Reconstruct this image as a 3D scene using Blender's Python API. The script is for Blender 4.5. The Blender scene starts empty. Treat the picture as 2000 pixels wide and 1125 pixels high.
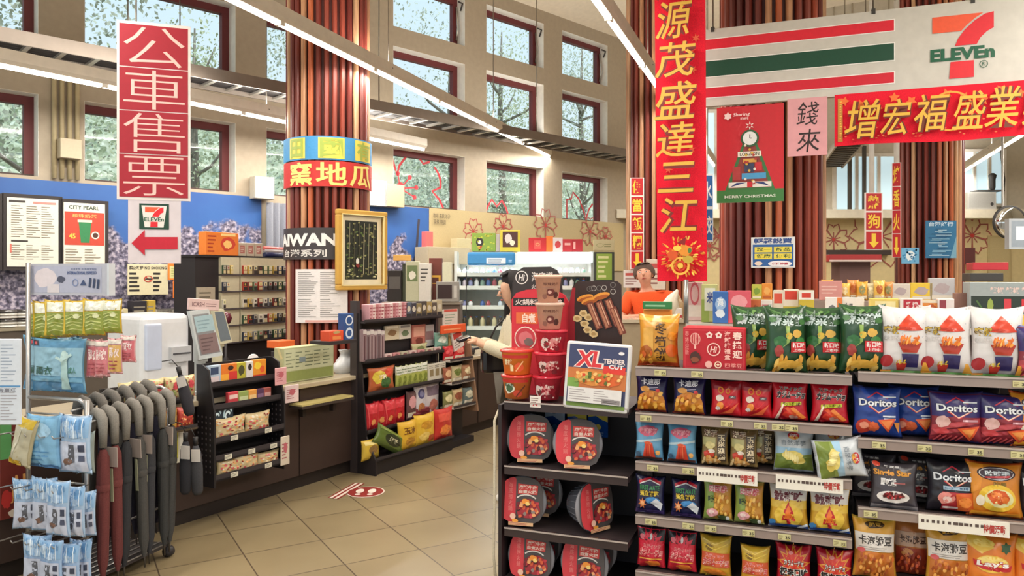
import bpy, bmesh, math, random
from mathutils import Vector, Matrix, noise
from mathutils.geometry import tessellate_polygon
R = random.Random(7)
COL = bpy.context.scene.collection
SC = bpy.context.scene
# ------------------------------------------------------------------ camera, sky, exposure
EYE = 1.6; FOC = 1465.0; HZ = 540.0
cd = bpy.data.cameras.new('camera'); cam = bpy.data.objects.new('camera', cd); COL.objects.link(cam)
cam.location = (0, 0, EYE); cam.rotation_euler = (math.pi/2, 0, 0)
cd.sensor_width = 36; cd.lens = FOC/2000*36; cd.shift_y = -(562.5-HZ)/2000; cd.clip_start = .05; cd.clip_end = 300
SC.camera = cam
vs = SC.view_settings; vs.view_transform = 'Standard'; vs.look = 'None'; vs.gamma = 1; vs.use_curve_mapping = False; vs.exposure = -0.15
W = bpy.data.worlds.new('sky'); SC.world = W; W.use_nodes = True
nt = W.node_tree; bgn = nt.nodes['Background']
tc = nt.nodes.new('ShaderNodeTexCoord'); sx = nt.nodes.new('ShaderNodeSeparateXYZ'); rp = nt.nodes.new('ShaderNodeValToRGB')
nt.links.new(tc.outputs['Generated'], sx.inputs[0]); nt.links.new(sx.outputs['Z'], rp.inputs[0]); nt.links.new(rp.outputs[0], bgn.inputs[0])
rp.color_ramp.elements[0].position = .0; rp.color_ramp.elements[0].color = (.86, .95, .98, 1)
rp.color_ramp.elements[1].position = .55; rp.color_ramp.elements[1].color = (.62, .86, 1.0, 1)
bgn.inputs[1].default_value = 1.2
sd = bpy.data.lights.new('sun', 'SUN'); sd.energy = 2.2; sd.angle = .02; sd.color = (1, .96, .88); so = bpy.data.objects.new('sun', sd); COL.objects.link(so); so.rotation_euler = Vector((-.45, .35, -.95)).to_track_quat('-Z', 'Y').to_euler()

# ------------------------------------------------------------------ materials
def lin(h):
    h = h.lstrip('#'); out = []
    for i in (0, 2, 4):
        c = int(h[i:i+2], 16)/255
        out.append(c/12.92 if c <= .04045 else ((c+.055)/1.055)**2.4)
    return (*out, 1)
MC = {}
def M(hexc, kind='paint'):
    """procedural material of one colour: paint, film (glossy plastic film), metal, cloth, card, gloss, wood, stain"""
    k = (hexc, kind)
    if k in MC: return MC[k]
    m = bpy.data.materials.new(kind+'_'+hexc.lstrip('#')); m.use_nodes = True; MC[k] = m
    n = m.node_tree.nodes; l = m.node_tree.links; b = n['Principled BSDF']
    c = lin(hexc)
    ro, me, sc, am = dict(paint=(.55, 0, 14, .05), film=(.32, 0, 30, .05), metal=(.35, .8, 60, .05), cloth=(.9, 0, 180, .14),
                          card=(.5, 0, 40, .04), gloss=(.15, 0, 20, .03), wood=(.45, 0, 9, .3), mural=(.6, 0, 9, .1), glow=(.5, 0, 9, .0), matte=(.85, 0, 30, .08))[kind]
    b.inputs['Roughness'].default_value = ro; b.inputs['Metallic'].default_value = me
    t = n.new('ShaderNodeTexCoord'); z = n.new('ShaderNodeTexNoise'); z.inputs['Scale'].default_value = sc
    if kind == 'wood':
        mp = n.new('ShaderNodeMapping'); mp.inputs['Scale'].default_value = (6, 6, .35); l.new(t.outputs['Object'], mp.inputs[0]); l.new(mp.outputs[0], z.inputs['Vector'])
    else: l.new(t.outputs['Object'], z.inputs['Vector'])
    z.inputs['Detail'].default_value = 4
    r = n.new('ShaderNodeValToRGB'); e = r.color_ramp.elements
    e[0].position = .3; e[1].position = .7
    e[0].color = (*[x*(1-am) for x in c[:3]], 1); e[1].color = (*[min(1, x*(1+am)) for x in c[:3]], 1)
    l.new(z.outputs['Fac'], r.inputs[0]); l.new(r.outputs[0], b.inputs['Base Color'])
    if kind == 'film': b.inputs['Coat Weight'].default_value = .25; b.inputs['Coat Roughness'].default_value = .25
    return m
def MG(hexc, strength):
    k = (hexc, 'lamp', strength)
    if k in MC: return MC[k]
    m = bpy.data.materials.new('lamp_'+hexc.lstrip('#')); m.use_nodes = True; MC[k] = m
    b = m.node_tree.nodes['Principled BSDF']; b.inputs['Base Color'].default_value = lin(hexc)
    b.inputs['Emission Color'].default_value = lin(hexc); b.inputs['Emission Strength'].default_value = strength
    return m
def glass_mat(name='pane_glass', tint=(.96, .98, .98, 1), g=.012):
    m = bpy.data.materials.new(name); m.use_nodes = True; n = m.node_tree.nodes; l = m.node_tree.links
    n.remove(n['Principled BSDF'])
    t = n.new('ShaderNodeBsdfTransparent'); t.inputs[0].default_value = tint
    q = n.new('ShaderNodeBsdfGlossy'); q.inputs[1].default_value = .04
    x = n.new('ShaderNodeMixShader'); x.inputs[0].default_value = g
    l.new(t.outputs[0], x.inputs[1]); l.new(q.outputs[0], x.inputs[2]); l.new(x.outputs[0], n['Material Output'].inputs[0])
    return m
GLASS = glass_mat(); CLEAR = glass_mat('clear_plastic', (.97, .97, .97, 1), .12)

# ------------------------------------------------------------------ 2D shapes -> (points, triangles)
def rect(x0, y0, x1, y1): return [(x0, y0), (x1, y0), (x1, y1), (x0, y1)], [(0, 1, 2), (0, 2, 3)]
def poly(*p):
    return list(p), [tuple(t) for t in tessellate_polygon([[Vector((a, b, 0)) for a, b in p]])]
def ell(cx, cy, rx, ry=None, n=20, a0=0.):
    ry = rx if ry is None else ry
    return [(cx, cy)]+[(cx+rx*math.cos(a0+i*2*math.pi/n), cy+ry*math.sin(a0+i*2*math.pi/n)) for i in range(n)], [(0, 1+i, 1+(i+1) % n) for i in range(n)]
def ring(cx, cy, r, w, n=24):
    p = []; t = []
    for i in range(n):
        a = i*2*math.pi/n; p += [(cx+r*math.cos(a), cy+r*math.sin(a)), (cx+(r-w)*math.cos(a), cy+(r-w)*math.sin(a))]
        j = (i+1) % n; t += [(2*i, 2*j, 2*j+1), (2*i, 2*j+1, 2*i+1)]
    return p, t
def line(pts, w, closed=False):
    p = []; t = []; n = len(pts)
    for i in range(n):
        a = pts[(i-1) % n] if (i or closed) else pts[0]; b = pts[(i+1) % n] if (i < n-1 or closed) else pts[-1]
        dx, dy = b[0]-a[0], b[1]-a[1]; q = math.hypot(dx, dy) or 1
        p += [(pts[i][0]-dy/q*w/2, pts[i][1]+dx/q*w/2), (pts[i][0]+dy/q*w/2, pts[i][1]-dx/q*w/2)]
        if i < n-1 or closed:
            j = (i+1) % n; t += [(2*i, 2*j, 2*j+1), (2*i, 2*j+1, 2*i+1)]
    return p, t
def arc(cx, cy, rx, ry, a0, a1, n=10): return [(cx+rx*math.cos(math.radians(a0+(a1-a0)*i/n)), cy+ry*math.sin(math.radians(a0+(a1-a0)*i/n))) for i in range(n+1)]
def blob(cx, cy, rx, ry, seed=0, n=18, k=.25):
    q = random.Random(seed)
    return [(cx, cy)]+[(cx+rx*(1-k*q.random())*math.cos(i*2*math.pi/n), cy+ry*(1-k*q.random())*math.sin(i*2*math.pi/n)) for i in range(n)], [(0, 1+i, 1+(i+1) % n) for i in range(n)]
def star(cx, cy, r, r2, n=5, a0=90):
    p = [(cx, cy)]
    for i in range(2*n):
        a = math.radians(a0+i*180/n); q = r if i % 2 == 0 else r2; p.append((cx+q*math.cos(a), cy+q*math.sin(a)))
    return p, [(0, 1+i, 1+(i+1) % (2*n)) for i in range(2*n)]
def dots(x0, y0, x1, y1, n, r, seed=0):
    q = random.Random(seed); p = []; t = []
    for _ in range(n):
        a, b = ell(q.uniform(x0, x1), q.uniform(y0, y1), r*q.uniform(.6, 1.3), r*q.uniform(.6, 1.3), 6)
        t += [tuple(i+len(p) for i in k) for k in b]; p += a
    return p, t
def rule(x0, y0, x1, y1, n, fill=.35, seed=0, cols=1):
    """n printed lines of unreadable small print"""
    q = random.Random(seed); p = []; t = []; h = (y1-y0)/n; cw = (x1-x0)/cols
    for i in range(n):
        for c in range(cols):
            a = x0+cw*c; e = a+cw*(.35+.6*q.random()) if cols == 1 or c else a+cw*(.5+.4*q.random()); y = y1-h*(i+.75)
            k = len(p); p += [(a, y), (e, y), (e, y+h*fill), (a, y+h*fill)]; t += [(k, k+1, k+2), (k, k+2, k+3)]
    return p, t
TC = {}
def glyphs(s, bold=0):
    k = (s, bold)
    if k not in TC:
        c = bpy.data.curves.new('lettering', 'FONT'); c.body = s; c.size = 1; c.resolution_u = 2; c.offset = bold
        o = bpy.data.objects.new('lettering', c); COL.objects.link(o); m = bpy.data.meshes.new_from_object(o)
        m.calc_loop_triangles()
        TC[k] = ([(v.co.x, v.co.y) for v in m.vertices], [tuple(t.vertices) for t in m.loop_triangles])
        bpy.data.objects.remove(o); bpy.data.curves.remove(c); bpy.data.meshes.remove(m)
    return TC[k]
def txt(s, x0, y0, x1, y1, bold=0, shear=0., keep=False):
    """lettering stretched into the box"""
    p, t = glyphs(s, bold)
    if not p: return [], []
    a = min(q[0] for q in p); b = max(q[0] for q in p); c = min(q[1] for q in p); d = max(q[1] for q in p)
    kx = (x1-x0)/((b-a) or 1); ky = (y1-y0)/((d-c) or 1)
    if keep: kx = ky = min(kx, ky)
    ox = (x0+x1)/2-kx*(a+b)/2; oy = (y0+y1)/2-ky*(c+d)/2
    return [(ox+kx*q[0]+shear*(q[1]*ky+oy-(y0+y1)/2), oy+ky*q[1]) for q in p], t
def vtxt(s, x0, y0, x1, y1, bold=0, gap=.12):
    p = []; t = []; h = (y1-y0)/len(s)
    for i, ch in enumerate(s):
        a, b = txt(ch, x0, y1-h*(i+1)+h*gap/2, x1, y1-h*i-h*gap/2, bold); t += [tuple(j+len(p) for j in k) for k in b]; p += a
    return p, t
def shift(s, dx, dy): return [(a+dx, b+dy) for a, b in s[0]], s[1]
def rot(s, deg, cx=0, cy=0):
    c, n = math.cos(math.radians(deg)), math.sin(math.radians(deg))
    return [(cx+(a-cx)*c-(b-cy)*n, cy+(a-cx)*n+(b-cy)*c) for a, b in s[0]], s[1]
def refine(p, t, L):
    p = list(p); t = list(t)
    for _ in range(7):
        mid = {}
        def m(a, b):
            k = (a, b) if a < b else (b, a)
            if k in mid: return mid[k]
            if math.hypot(p[a][0]-p[b][0], p[a][1]-p[b][1]) <= L: return None
            p.append(((p[a][0]+p[b][0])/2, (p[a][1]+p[b][1])/2)); mid[k] = len(p)-1; return mid[k]
        o = []; ch = False
        for a, b, c in t:
            x, y, z = m(a, b), m(b, c), m(c, a)
            n = (x is not None)+(y is not None)+(z is not None)
            if not n: o.append((a, b, c)); continue
            ch = True
            while not (x is not None and (n != 2 or y is not None)): a, b, c, x, y, z = b, c, a, y, z, x
            if n == 1: o += [(a, x, c), (x, b, c)]
            elif n == 2: o += [(x, b, y), (a, x, y), (a, y, c)]
            else: o += [(a, x, z), (x, b, y), (z, y, c), (x, y, z)]
        t = o
        if not ch: break
    return p, t

# ------------------------------------------------------------------ mesh builder
def flat(x, y, o): return (x, -o, y)                   # a picture plane facing -Y
def tag(o, label=None, cat=None, g=None, kind=None):
    if label: o['label'] = label
    if cat: o['category'] = cat
    if g: o['group'] = g
    if kind: o['kind'] = kind
    return o
class MB:
    def __init__(s): s.v = []; s.f = []; s.m = []; s.sm = []; s.mats = []
    def mi(s, mat):
        if mat not in s.mats: s.mats.append(mat)
        return s.mats.index(mat)
    def add(s, vs, fs, mat, smooth=False):
        b = len(s.v); k = s.mi(mat); s.v += [tuple(v) for v in vs]
        for f in fs: s.f.append(tuple(i+b for i in f)); s.m.append(k); s.sm.append(smooth)
        return s
    def bx(s, x0, x1, y0, y1, z0, z1, mat):
        return s.add([(x, y, z) for z in (z0, z1) for y in (y0, y1) for x in (x0, x1)],
                     [(0, 2, 3, 1), (4, 5, 7, 6), (0, 1, 5, 4), (2, 6, 7, 3), (0, 4, 6, 2), (1, 3, 7, 5)], mat)
    def rbx(s, x0, x1, y0, y1, z0, z1, mat, r=.01, seg=2):
        b = bmesh.new(); bmesh.ops.create_cube(b, size=1)
        for v in b.verts: v.co = ((x0+x1)/2+v.co.x*(x1-x0), (y0+y1)/2+v.co.y*(y1-y0), (z0+z1)/2+v.co.z*(z1-z0))
        bmesh.ops.bevel(b, geom=list(b.edges), offset=min(r, (x1-x0)*.45, (y1-y0)*.45, (z1-z0)*.45), segments=seg, affect='EDGES', profile=.6)
        b.verts.index_update(); s.add([v.co[:] for v in b.verts], [[v.index for v in f.verts] for f in b.faces], mat, False); b.free(); return s
    def tube(s, pts, r, mat, n=8, cap=True, smooth=True):
        pts = [Vector(p) for p in pts]; rs = r if isinstance(r, (list, tuple)) else [r]*len(pts)
        vs = []; up = None
        for i, p in enumerate(pts):
            d = (pts[min(i+1, len(pts)-1)]-pts[max(i-1, 0)]).normalized()
            if up is None: up = d.orthogonal().normalized()
            up = (up-d*up.dot(d)).normalized(); q = d.cross(up)
            for k in range(n):
                a = 2*math.pi*k/n; vs.append(p+up*math.cos(a)*rs[i]+q*math.sin(a)*rs[i])
        fs = [(i*n+k, i*n+(k+1) % n, (i+1)*n+(k+1) % n, (i+1)*n+k) for i in range(len(pts)-1) for k in range(n)]
        s.add(vs, fs, mat, smooth)
        if cap: s.add([vs[k] for k in range(n)], [tuple(range(n))[::-1]], mat); s.add([vs[-n+k] for k in range(n)], [tuple(range(n))], mat)
        return s
    def lathe(s, prof, mat, n=24, cx=0, cy=0, z0=0, smooth=True, axis='z', cap=True):
        vs = []
        for r, z in prof:
            for k in range(n):
                a = 2*math.pi*k/n; x, y = r*math.cos(a), r*math.sin(a)
                vs.append((cx+x, cy+y, z0+z) if axis == 'z' else (cx+x, cy-z, z0+y))     # axis y: z of the profile runs towards the viewer
        fs = [(i*n+k, i*n+(k+1) % n, (i+1)*n+(k+1) % n, (i+1)*n+k) for i in range(len(prof)-1) for k in range(n)]
        s.add(vs, fs, mat, smooth)
        if cap:
            if prof[0][0] > 1e-5: s.add(vs[:n], [tuple(range(n))[::-1]], mat)
            if prof[-1][0] > 1e-5: s.add(vs[-n:], [tuple(range(n))], mat)
        return s
    def prism(s, pts, y0, y1, mat, side=None):
        """polygon in x,z pushed from y0 (front) to y1"""
        n = len(pts); t = tessellate_polygon([[Vector((a, b, 0)) for a, b in pts]])
        A = sum(pts[i][0]*pts[(i+1) % n][1]-pts[(i+1) % n][0]*pts[i][1] for i in range(n))
        if A < 0: pts = pts[::-1]; t = tessellate_polygon([[Vector((a, b, 0)) for a, b in pts]])
        s.add([(a, y0, b) for a, b in pts], t, mat); s.add([(a, y1, b) for a, b in pts], [k[::-1] for k in t], mat)
        s.add([(a, y0, b) for a, b in pts]+[(a, y1, b) for a, b in pts], [(i, i+n, (i+1) % n+n, (i+1) % n) for i in range(n)], side or mat)
        return s
    def pr(s, shape, mat, mp=flat, off=.001, L=None):
        p, t = shape
        if not p: return s
        if L: p, t = refine(p, t, L)
        return s.add([mp(x, y, off) for x, y in p], t, mat)
    def art(s, layers, mp=flat, off=.0008, step=.0004, L=None, kind='card'):
        for i, (sh, c) in enumerate(layers): s.pr(sh, M(c, kind), mp, off+step*i, L)
        return s
    def build(s, name, par=None, loc=(0, 0, 0), rz=0., t=None, kind=None, rx=0., ry=0.):
        me = bpy.data.meshes.new(name); me.from_pydata(s.v, [], s.f); 
        for m in s.mats: me.materials.append(m)
        me.polygons.foreach_set('material_index', s.m); me.polygons.foreach_set('use_smooth', s.sm)
        b = bmesh.new(); b.from_mesh(me); bmesh.ops.remove_doubles(b, verts=b.verts, dist=1e-6); b.to_mesh(me); b.free(); me.update()
        o = bpy.data.objects.new(name, me); COL.objects.link(o); o.location = loc; o.rotation_euler = (rx, ry, rz); o.parent = par
        if t: tag(o, *t)
        if kind: o['kind'] = kind
        return o
def E(name, label, cat, loc=(0, 0, 0), rz=0., g=None, rx=0., ry=0.):
    o = bpy.data.objects.new(name, None); COL.objects.link(o); o.location = loc; o.rotation_euler = (rx, ry, rz); o.empty_display_size = .05
    return tag(o, label, cat, g)
KIDS = {}
def copy(o, loc, rz=None, label=None, g=None, par=None, rx=None, ry=None):
    """a copy of a thing and of its parts"""
    c = o.copy(); COL.objects.link(c)
    if par is None:
        c.location = loc
        e = list(c.rotation_euler)
        if rx is not None: e[0] = rx
        if ry is not None: e[1] = ry
        if rz is not None: e[2] = rz
        c.rotation_euler = e
    else: c.parent = par
    if label: c['label'] = label
    if g: c['group'] = g
    for ch in list(o.children): copy(ch, None, par=c)
    return c
class Fr:
    """a vertical plane in the shop: t runs along it to the right, d goes behind it, z up"""
    def __init__(s, x, y, dx, dy):
        q = math.hypot(dx, dy); s.o = (x, y); s.d = (dx/q, dy/q); s.b = (-dy/q, dx/q); s.rz = math.atan2(dy, dx)
    def pt(s, t, z, d=0.): return Vector((s.o[0]+t*s.d[0]+d*s.b[0], s.o[1]+t*s.d[1]+d*s.b[1], z))
    def t(s, u, d=0.):
        a = (u-1000)/FOC; x = s.o[0]+d*s.b[0]; y = s.o[1]+d*s.b[1]
        return (a*y-x)/(s.d[0]-a*s.d[1])
    def Y(s, u, d=0.): return s.o[1]+d*s.b[1]+s.t(u, d)*s.d[1]
    def z(s, u, v, d=0.): return EYE-(v-HZ)/FOC*s.Y(u, d)
    def q(s, u0, v0, u1, v1, d=0.):
        um = (u0+u1)/2
        return s.t(u0, d), s.t(u1, d), s.z(um, v1, d), s.z(um, v0, d)
def at(u, v, Y): return Vector(((u-1000)/FOC*Y, Y, EYE-(v-HZ)/FOC*Y))
# ------------------------------------------------------------------ frames of the plan
WL = Fr(-5.895, 6, 1.02, 1)          # window wall on the left
G = Fr(.585, 3.5, .936, -.351)       # snack gondola front
K = Fr(-2.1, 4.78, .6112, 1)         # counter front
BK = Fr(2, 14, 1, 0)                 # back wall
def struct(mb, name, **k):
    o = mb.build(name, **k); o['kind'] = 'structure'; return o

# lamps: hung lines of tubes, each with its own light
def lamp_line(p0, p1, units, watts, label, g='suspended tube lights', wires=True):
    p0, p1 = Vector(p0), Vector(p1); L = (p1-p0).length; d = (p1-p0).normalized()
    rz = math.atan2(d.y, d.x)
    e = E('linear_light', label, 'ceiling light', p0, rz, g)
    mb = MB(); mb.prism([(-.03, 0), (.03, 0), (.05, .03), (.045, .12), (-.045, .12), (-.05, .03)], 0, L, M('#d9d0c2'))
    h = mb.build('housing', e, rz=-math.pi/2)
    for i in range(units):
        a = L*i/units+.02; b = L*(i+1)/units-.02
        m = MB(); m.tube([(a, 0, -.016), (b, 0, -.016)], .02, MG('#fff6e8', 9), 8)
        m.bx(a-.02, a+.03, -.03, .03, -.03, .005, M('#e8e2d6')); m.build('tube', e)
        if wires and i % 2 == 0:
            w = MB(); w.tube([(a+.3, 0, .07), (a+.3, 0, .32), (a+.3, 0, 3.2)], .006, M('#8a8378', 'metal'), 5)
            w.tube([(a+.3, -.05, .07), (a+.3, 0, .14), (a+.3, .05, .07)], .006, M('#8a8378', 'metal'), 5); w.build('hanger', e)
    la = bpy.data.lights.new('tube_light', 'AREA'); la.shape = 'RECTANGLE'; la.size = L; la.size_y = .06; la.energy = watts; la.color = (1, .95, .87)
    lo = bpy.data.objects.new('tube_light', la); COL.objects.link(lo); lo.parent = e; lo.location = (L/2, 0, -.045)
    lb = la.copy(); lb.energy = watts*.45; lo = bpy.data.objects.new('upper_tube_light', lb); COL.objects.link(lo); lo.parent = e; lo.location = (L/2, 0, .125); lo.rotation_euler = (math.pi, 0, 0)  # added upward light above the housing, brightens the upper walls and ceiling
    return e
LD = Vector((.351, .936, 0))
def along(p, a, b): p = Vector(p); return p+LD*a, p+LD*b
a, b = along((-2.0, 5.43, 3.6), -6.5, 7.45); lamp_line(a, b, 10, 270, 'long hanging tube light crossing in front of the wooden column by the counter')
a, b = along((.611, 5.43, 3.6), -6.5, 8.6); lamp_line(a, b, 11, 270, 'long hanging tube light that disappears behind the red vertical banner')
a, b = along((7.0, 10.3, 3.55), -10.5, 4.3); lamp_line(a, b, 10, 270, 'hanging tube light at the right edge above the round mirror')
a, b = along((3.6, 3.0, 3.8), -5.5, 3.); lamp_line(a, b, 6, 270, 'hanging tube light over the snack shelves, out of the frame')  # unseen lamp line, added as fill light
lamp_line((-4.45, 5.5, 3.3), (-1.16, 9.96, 3.3), 4, 150, 'lower hanging tube light passing behind the ticket sign and the wooden column')
lamp_line((4.55, 11.1, 3.5), (5.25, 13.2, 3.6), 1, 40, 'short tube light hanging below the red horizontal banner', wires=False)

# floor and ceiling
def floor_mat():
    m = bpy.data.materials.new('floor_tiles'); m.use_nodes = True; n = m.node_tree.nodes; l = m.node_tree.links; b = n['Principled BSDF']
    t = n.new('ShaderNodeTexCoord'); mp = n.new('ShaderNodeMapping'); mp.inputs['Rotation'].default_value = (0, 0, math.radians(-31)); l.new(t.outputs['Object'], mp.inputs[0])
    k = n.new('ShaderNodeTexBrick'); k.offset = 0; k.inputs['Scale'].default_value = 1; k.inputs['Brick Width'].default_value = .45; k.inputs['Row Height'].default_value = .45
    k.inputs['Mortar Size'].default_value = .004; k.inputs['Color1'].default_value = lin('#8a7a5c'); k.inputs['Color2'].default_value = lin('#948465'); k.inputs['Mortar'].default_value = lin('#57493a')
    l.new(mp.outputs[0], k.inputs[0])
    z = n.new('ShaderNodeTexNoise'); z.inputs['Scale'].default_value = 5; z.inputs['Detail'].default_value = 8; l.new(mp.outputs[0], z.inputs[0])
    x = n.new('ShaderNodeMix'); x.data_type = 'RGBA'; x.blend_type = 'MULTIPLY'; x.inputs[0].default_value = .45
    l.new(k.outputs[0], x.inputs[6]); l.new(z.outputs[1], x.inputs[7])
    g = n.new('ShaderNodeMix'); g.data_type = 'RGBA'; g.blend_type = 'MULTIPLY'; g.inputs[0].default_value = .35
    r = n.new('ShaderNodeValToRGB'); r.color_ramp.elements[0].position = .35; r.color_ramp.elements[0].color = (.45, .42, .38, 1); r.color_ramp.elements[1].position = .65
    z2 = n.new('ShaderNodeTexNoise'); z2.inputs['Scale'].default_value = 1.3; z2.inputs['Detail'].default_value = 6; l.new(mp.outputs[0], z2.inputs[0]); l.new(z2.outputs[0], r.inputs[0])
    l.new(k.outputs[0], g.inputs[6]); l.new(r.outputs[0], g.inputs[7]); l.new(g.outputs[2], b.inputs['Base Color'])
    b.inputs['Roughness'].default_value = .3
    return m
mb = MB(); mb.bx(-8, 12, -3, 16, -.1, 0, floor_mat()); struct(mb, 'floor')
mb = MB()   # ceiling sloping up from the window wall
def cz(x, y): return 5.95+.26*((x+5.895)*.7-(y-6)*.714)
ps = [(-10.2, 2), (-7.9, -3), (12, -3), (12, 15), (3.2, 15)]
mb.add([(x, y, cz(x, y)) for x, y in ps]+[(x, y, cz(x, y)+.2) for x, y in ps], [(0, 1, 2, 3, 4), (9, 8, 7, 6, 5)], M('#dccfba')); struct(mb, 'ceiling')

# window wall
COLS = [(6.05, 7.276), (7.556, 8.653), (8.916, 9.9), (10.196, 11.096), (11.398, 12.289), (12.606, 13.46)]
SS = [((a-6)*1.4284, (b-6)*1.4284) for a, b in COLS]
ROWS = [(2.57, 3.37), (3.94, 4.74), (5.01, 5.74)]
TH = .34
wall = M('#aa9c87'); rev = M('#e9e4da')
mb = MB(); s0, s1 = -3.2, 11.25
z = 0
for z0, z1 in ROWS+[(6.15, 6.15)]:
    mb.bx(s0, s1, 0, TH, z, z0, wall)
    if z1 > z0:
        e = s0
        for a, b in SS+[(s1, s1)]:
            mb.bx(e, a, 0, TH, z0, z1, wall); e = b
    z = z1
struct(mb, 'wall_left', loc=(*WL.o, 0), rz=WL.rz)
red = M('#6a2a2c'); k = 0
for j, (z0, z1) in enumerate(ROWS):
    for i, (a, b) in enumerate(SS):
        k += 1
        f = MB(); y0, y1 = .17, .25; w = .085
        f.bx(a, b, y0, y1, z1-w, z1, red); f.bx(a, b, y0, y1, z0, z0+.035, M('#4a3430')); f.bx(a, a+.05, y0, y1, z0+.035, z1-w, red); f.bx(b-w, b, y0, y1, z0+.035, z1-w, red)
        for c, q in ((a, .003), (b-.003, .003)): f.bx(c, c+q, 0, y0, z0, z1, rev)
        f.bx(a, b, 0, y0, z1-.003, z1, rev)
        o = f.build('window_%d' % k, loc=(*WL.o, 0), rz=WL.rz); o['kind'] = 'structure'
        g = MB(); g.bx(a+.05, b-w, .205, .212, z0+.035, z1-w, GLASS); g.build('window_pane', o)
        if j == 2 and i >= 1:
            h = MB(); h.tube([(b-.03, .16, z1-.12), (b-.05, .1, z1-.45), (b-.03, .16, z1-.62)], .014, M('#c9c4ba', 'metal'), 6); h.build('stay_arm', o)
            h = MB(); h.tube([(b-.02, .12, z1-.05), (b-.02, .03, z1-.1), (b-.02, .08, z1-.2)], .012, M('#33302e'), 6); h.build('hinge', o)
        if j == 0 and i >= 3:   # red blossom outline stuck on the pane
            m = MB(); c = '#d8404a'; wd = .035
            mpp = lambda x, y, o: (x, .203-o, y)
            A = a+.05; H = z0+.035
            if i == 3:
                cx, cy = A+.42, H+.23
                L = [line([(A+.05, H+.72), (A+.12, H+.52), (A+.16, H+.42), (A+.2, H+.55), (A+.34, H+.72)], wd), line([(A+.52, H+.72), (A+.62, H+.62), (A+.74, H+.66)], wd),
                     line(arc(A+.42, H+.36, .52, .36, 40, -10), wd), line([(A+.94, H+.3), (A+.78, H+.24), (A+.92, H+.12), (A+.99, H)], wd), ell(cx-.2, cy, .08, .09, 14)]
                for an in (10, 55, 100, 150, -30):
                    L += [line([(cx-.2, cy), (cx-.2+.27*math.cos(math.radians(an)), cy+.2*math.sin(math.radians(an)))], .018), ell(cx-.2+.28*math.cos(math.radians(an)), cy+.21*math.sin(math.radians(an)), .035, .035, 10)]
            elif i == 4:
                L = [line([(A+.12, H), (A+.17, H+.09), (A+.25, H+.2), (A+.36, H+.1), (A+.47, H+.2), (A+.56, H+.09), (A+.6, H)], wd)]
            else:
                L = [line([(A+.3, H), (A+.3, H+.33), (A+.42, H+.35), (A+.46, H+.47), (A+.62, H+.36), (A+.76, H+.14), (A+.8, H), (A+.9, H+.2), (A+1.0, H+.3)], wd)]
            for q in L: m.pr(q, M(c), mpp, 0)
            m.build('blossom_decal', o)

# back wall, ledge, right wall
mb = MB(); mb.bx(-.2, 10.2, 0, .3, 0, 2.72, M('#d3c08f')); mb.bx(-.2, 10.2, 0, .3, 2.72, 9.6, M('#c4bba9'))
for i in range(26): mb.bx(.6+i*.34, .62+i*.34, -.02, 0, 6.0, 9.4, M('#a89d88'))
struct(mb, 'wall_back', loc=(*BK.o, 0))
mb = MB(); mb.bx(-.1, 10.1, -.4, 0, 2.66, 2.82, M('#d8cfba')); struct(mb, 'trim_1', loc=(*BK.o, 0))
mb = MB(); mb.bx(11.6, 11.9, -3, 14.4, 0, 10.6, M('#c4bba9')); struct(mb, 'wall_right')
for k, (u0, v0, u1, v1) in enumerate(((1366, 215, 1400, 418), (1625, 300, 1760, 420), (1868, 292, 1962, 404))):
    t0, t1, z0, z1 = BK.q(u0, v0, u1, v1)
    f = MB(); w = .06
    f.bx(t0, t1, -.06, 0, z1-w, z1, rev); f.bx(t0, t1, -.06, 0, z0, z0+w, rev); n = 1 if k == 0 else 3
    for i in range(n+1):
        x = t0+(t1-t0-w)*i/n; f.bx(x, x+w, -.06, 0, z0+w, z1-w, rev)
    o = f.build('window_%d' % (19+k), loc=(*BK.o, 0)); o['kind'] = 'structure'
    p = MB(); p.bx(t0+.05, t1-.05, -.02, -.008, z0+w, z1-w, MG('#c3dfea', .75)); p.build('window_pane', o)  # opaque panes given emission, daylight put into the material

mb = MB(); mb.bx(-8, 12, -3.2, -3.0, 2.7, 10.6, M('#c4bba9')); struct(mb, 'wall_front')  # unseen upper wall behind the camera, added to cut frontal sky light
# wooden slatted columns
SL = [M(c, 'wood') for c in ('#7a3026', '#b98560', '#6b2a22', '#a3452b', '#c49872', '#84392a', '#5a221e', '#b35c38', '#bd8a64', '#6f2c22')]
def column(x, y, r, h=8.6):
    mb = MB(); n = 32
    mb.lathe([(r-.03, 0), (r-.03, h)], M('#4a1c17'), 32)
    for i in range(n):
        a = 2*math.pi*i/n; cx, cy = (r-.012)*math.cos(a), (r-.012)*math.sin(a)
        pr = [(.024, -.01), (.023, .01), (.014, .026), (-.014, .026), (-.023, .01), (-.024, -.01)]
        c, s = math.cos(a-math.pi/2), math.sin(a-math.pi/2)
        vs = [(cx+p*c-q*s, cy+p*s+q*c, zz) for zz in (0, h) for p, q in pr]
        mb.add(vs, [(k, k+6, k+7, k+1) for k in range(5)], SL[(i*7+(i*i) % 5+R.randrange(3)) % len(SL)])
    o = mb.build('column', loc=(x, y, 0)); o['kind'] = 'structure'; return o
CP = [(-1.80, 7.35, .385), (2.06, 5.95, .385), (1.82, 9.2, .4), (5.42, 9.75, .385)]
for c in CP: column(*c)

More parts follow.
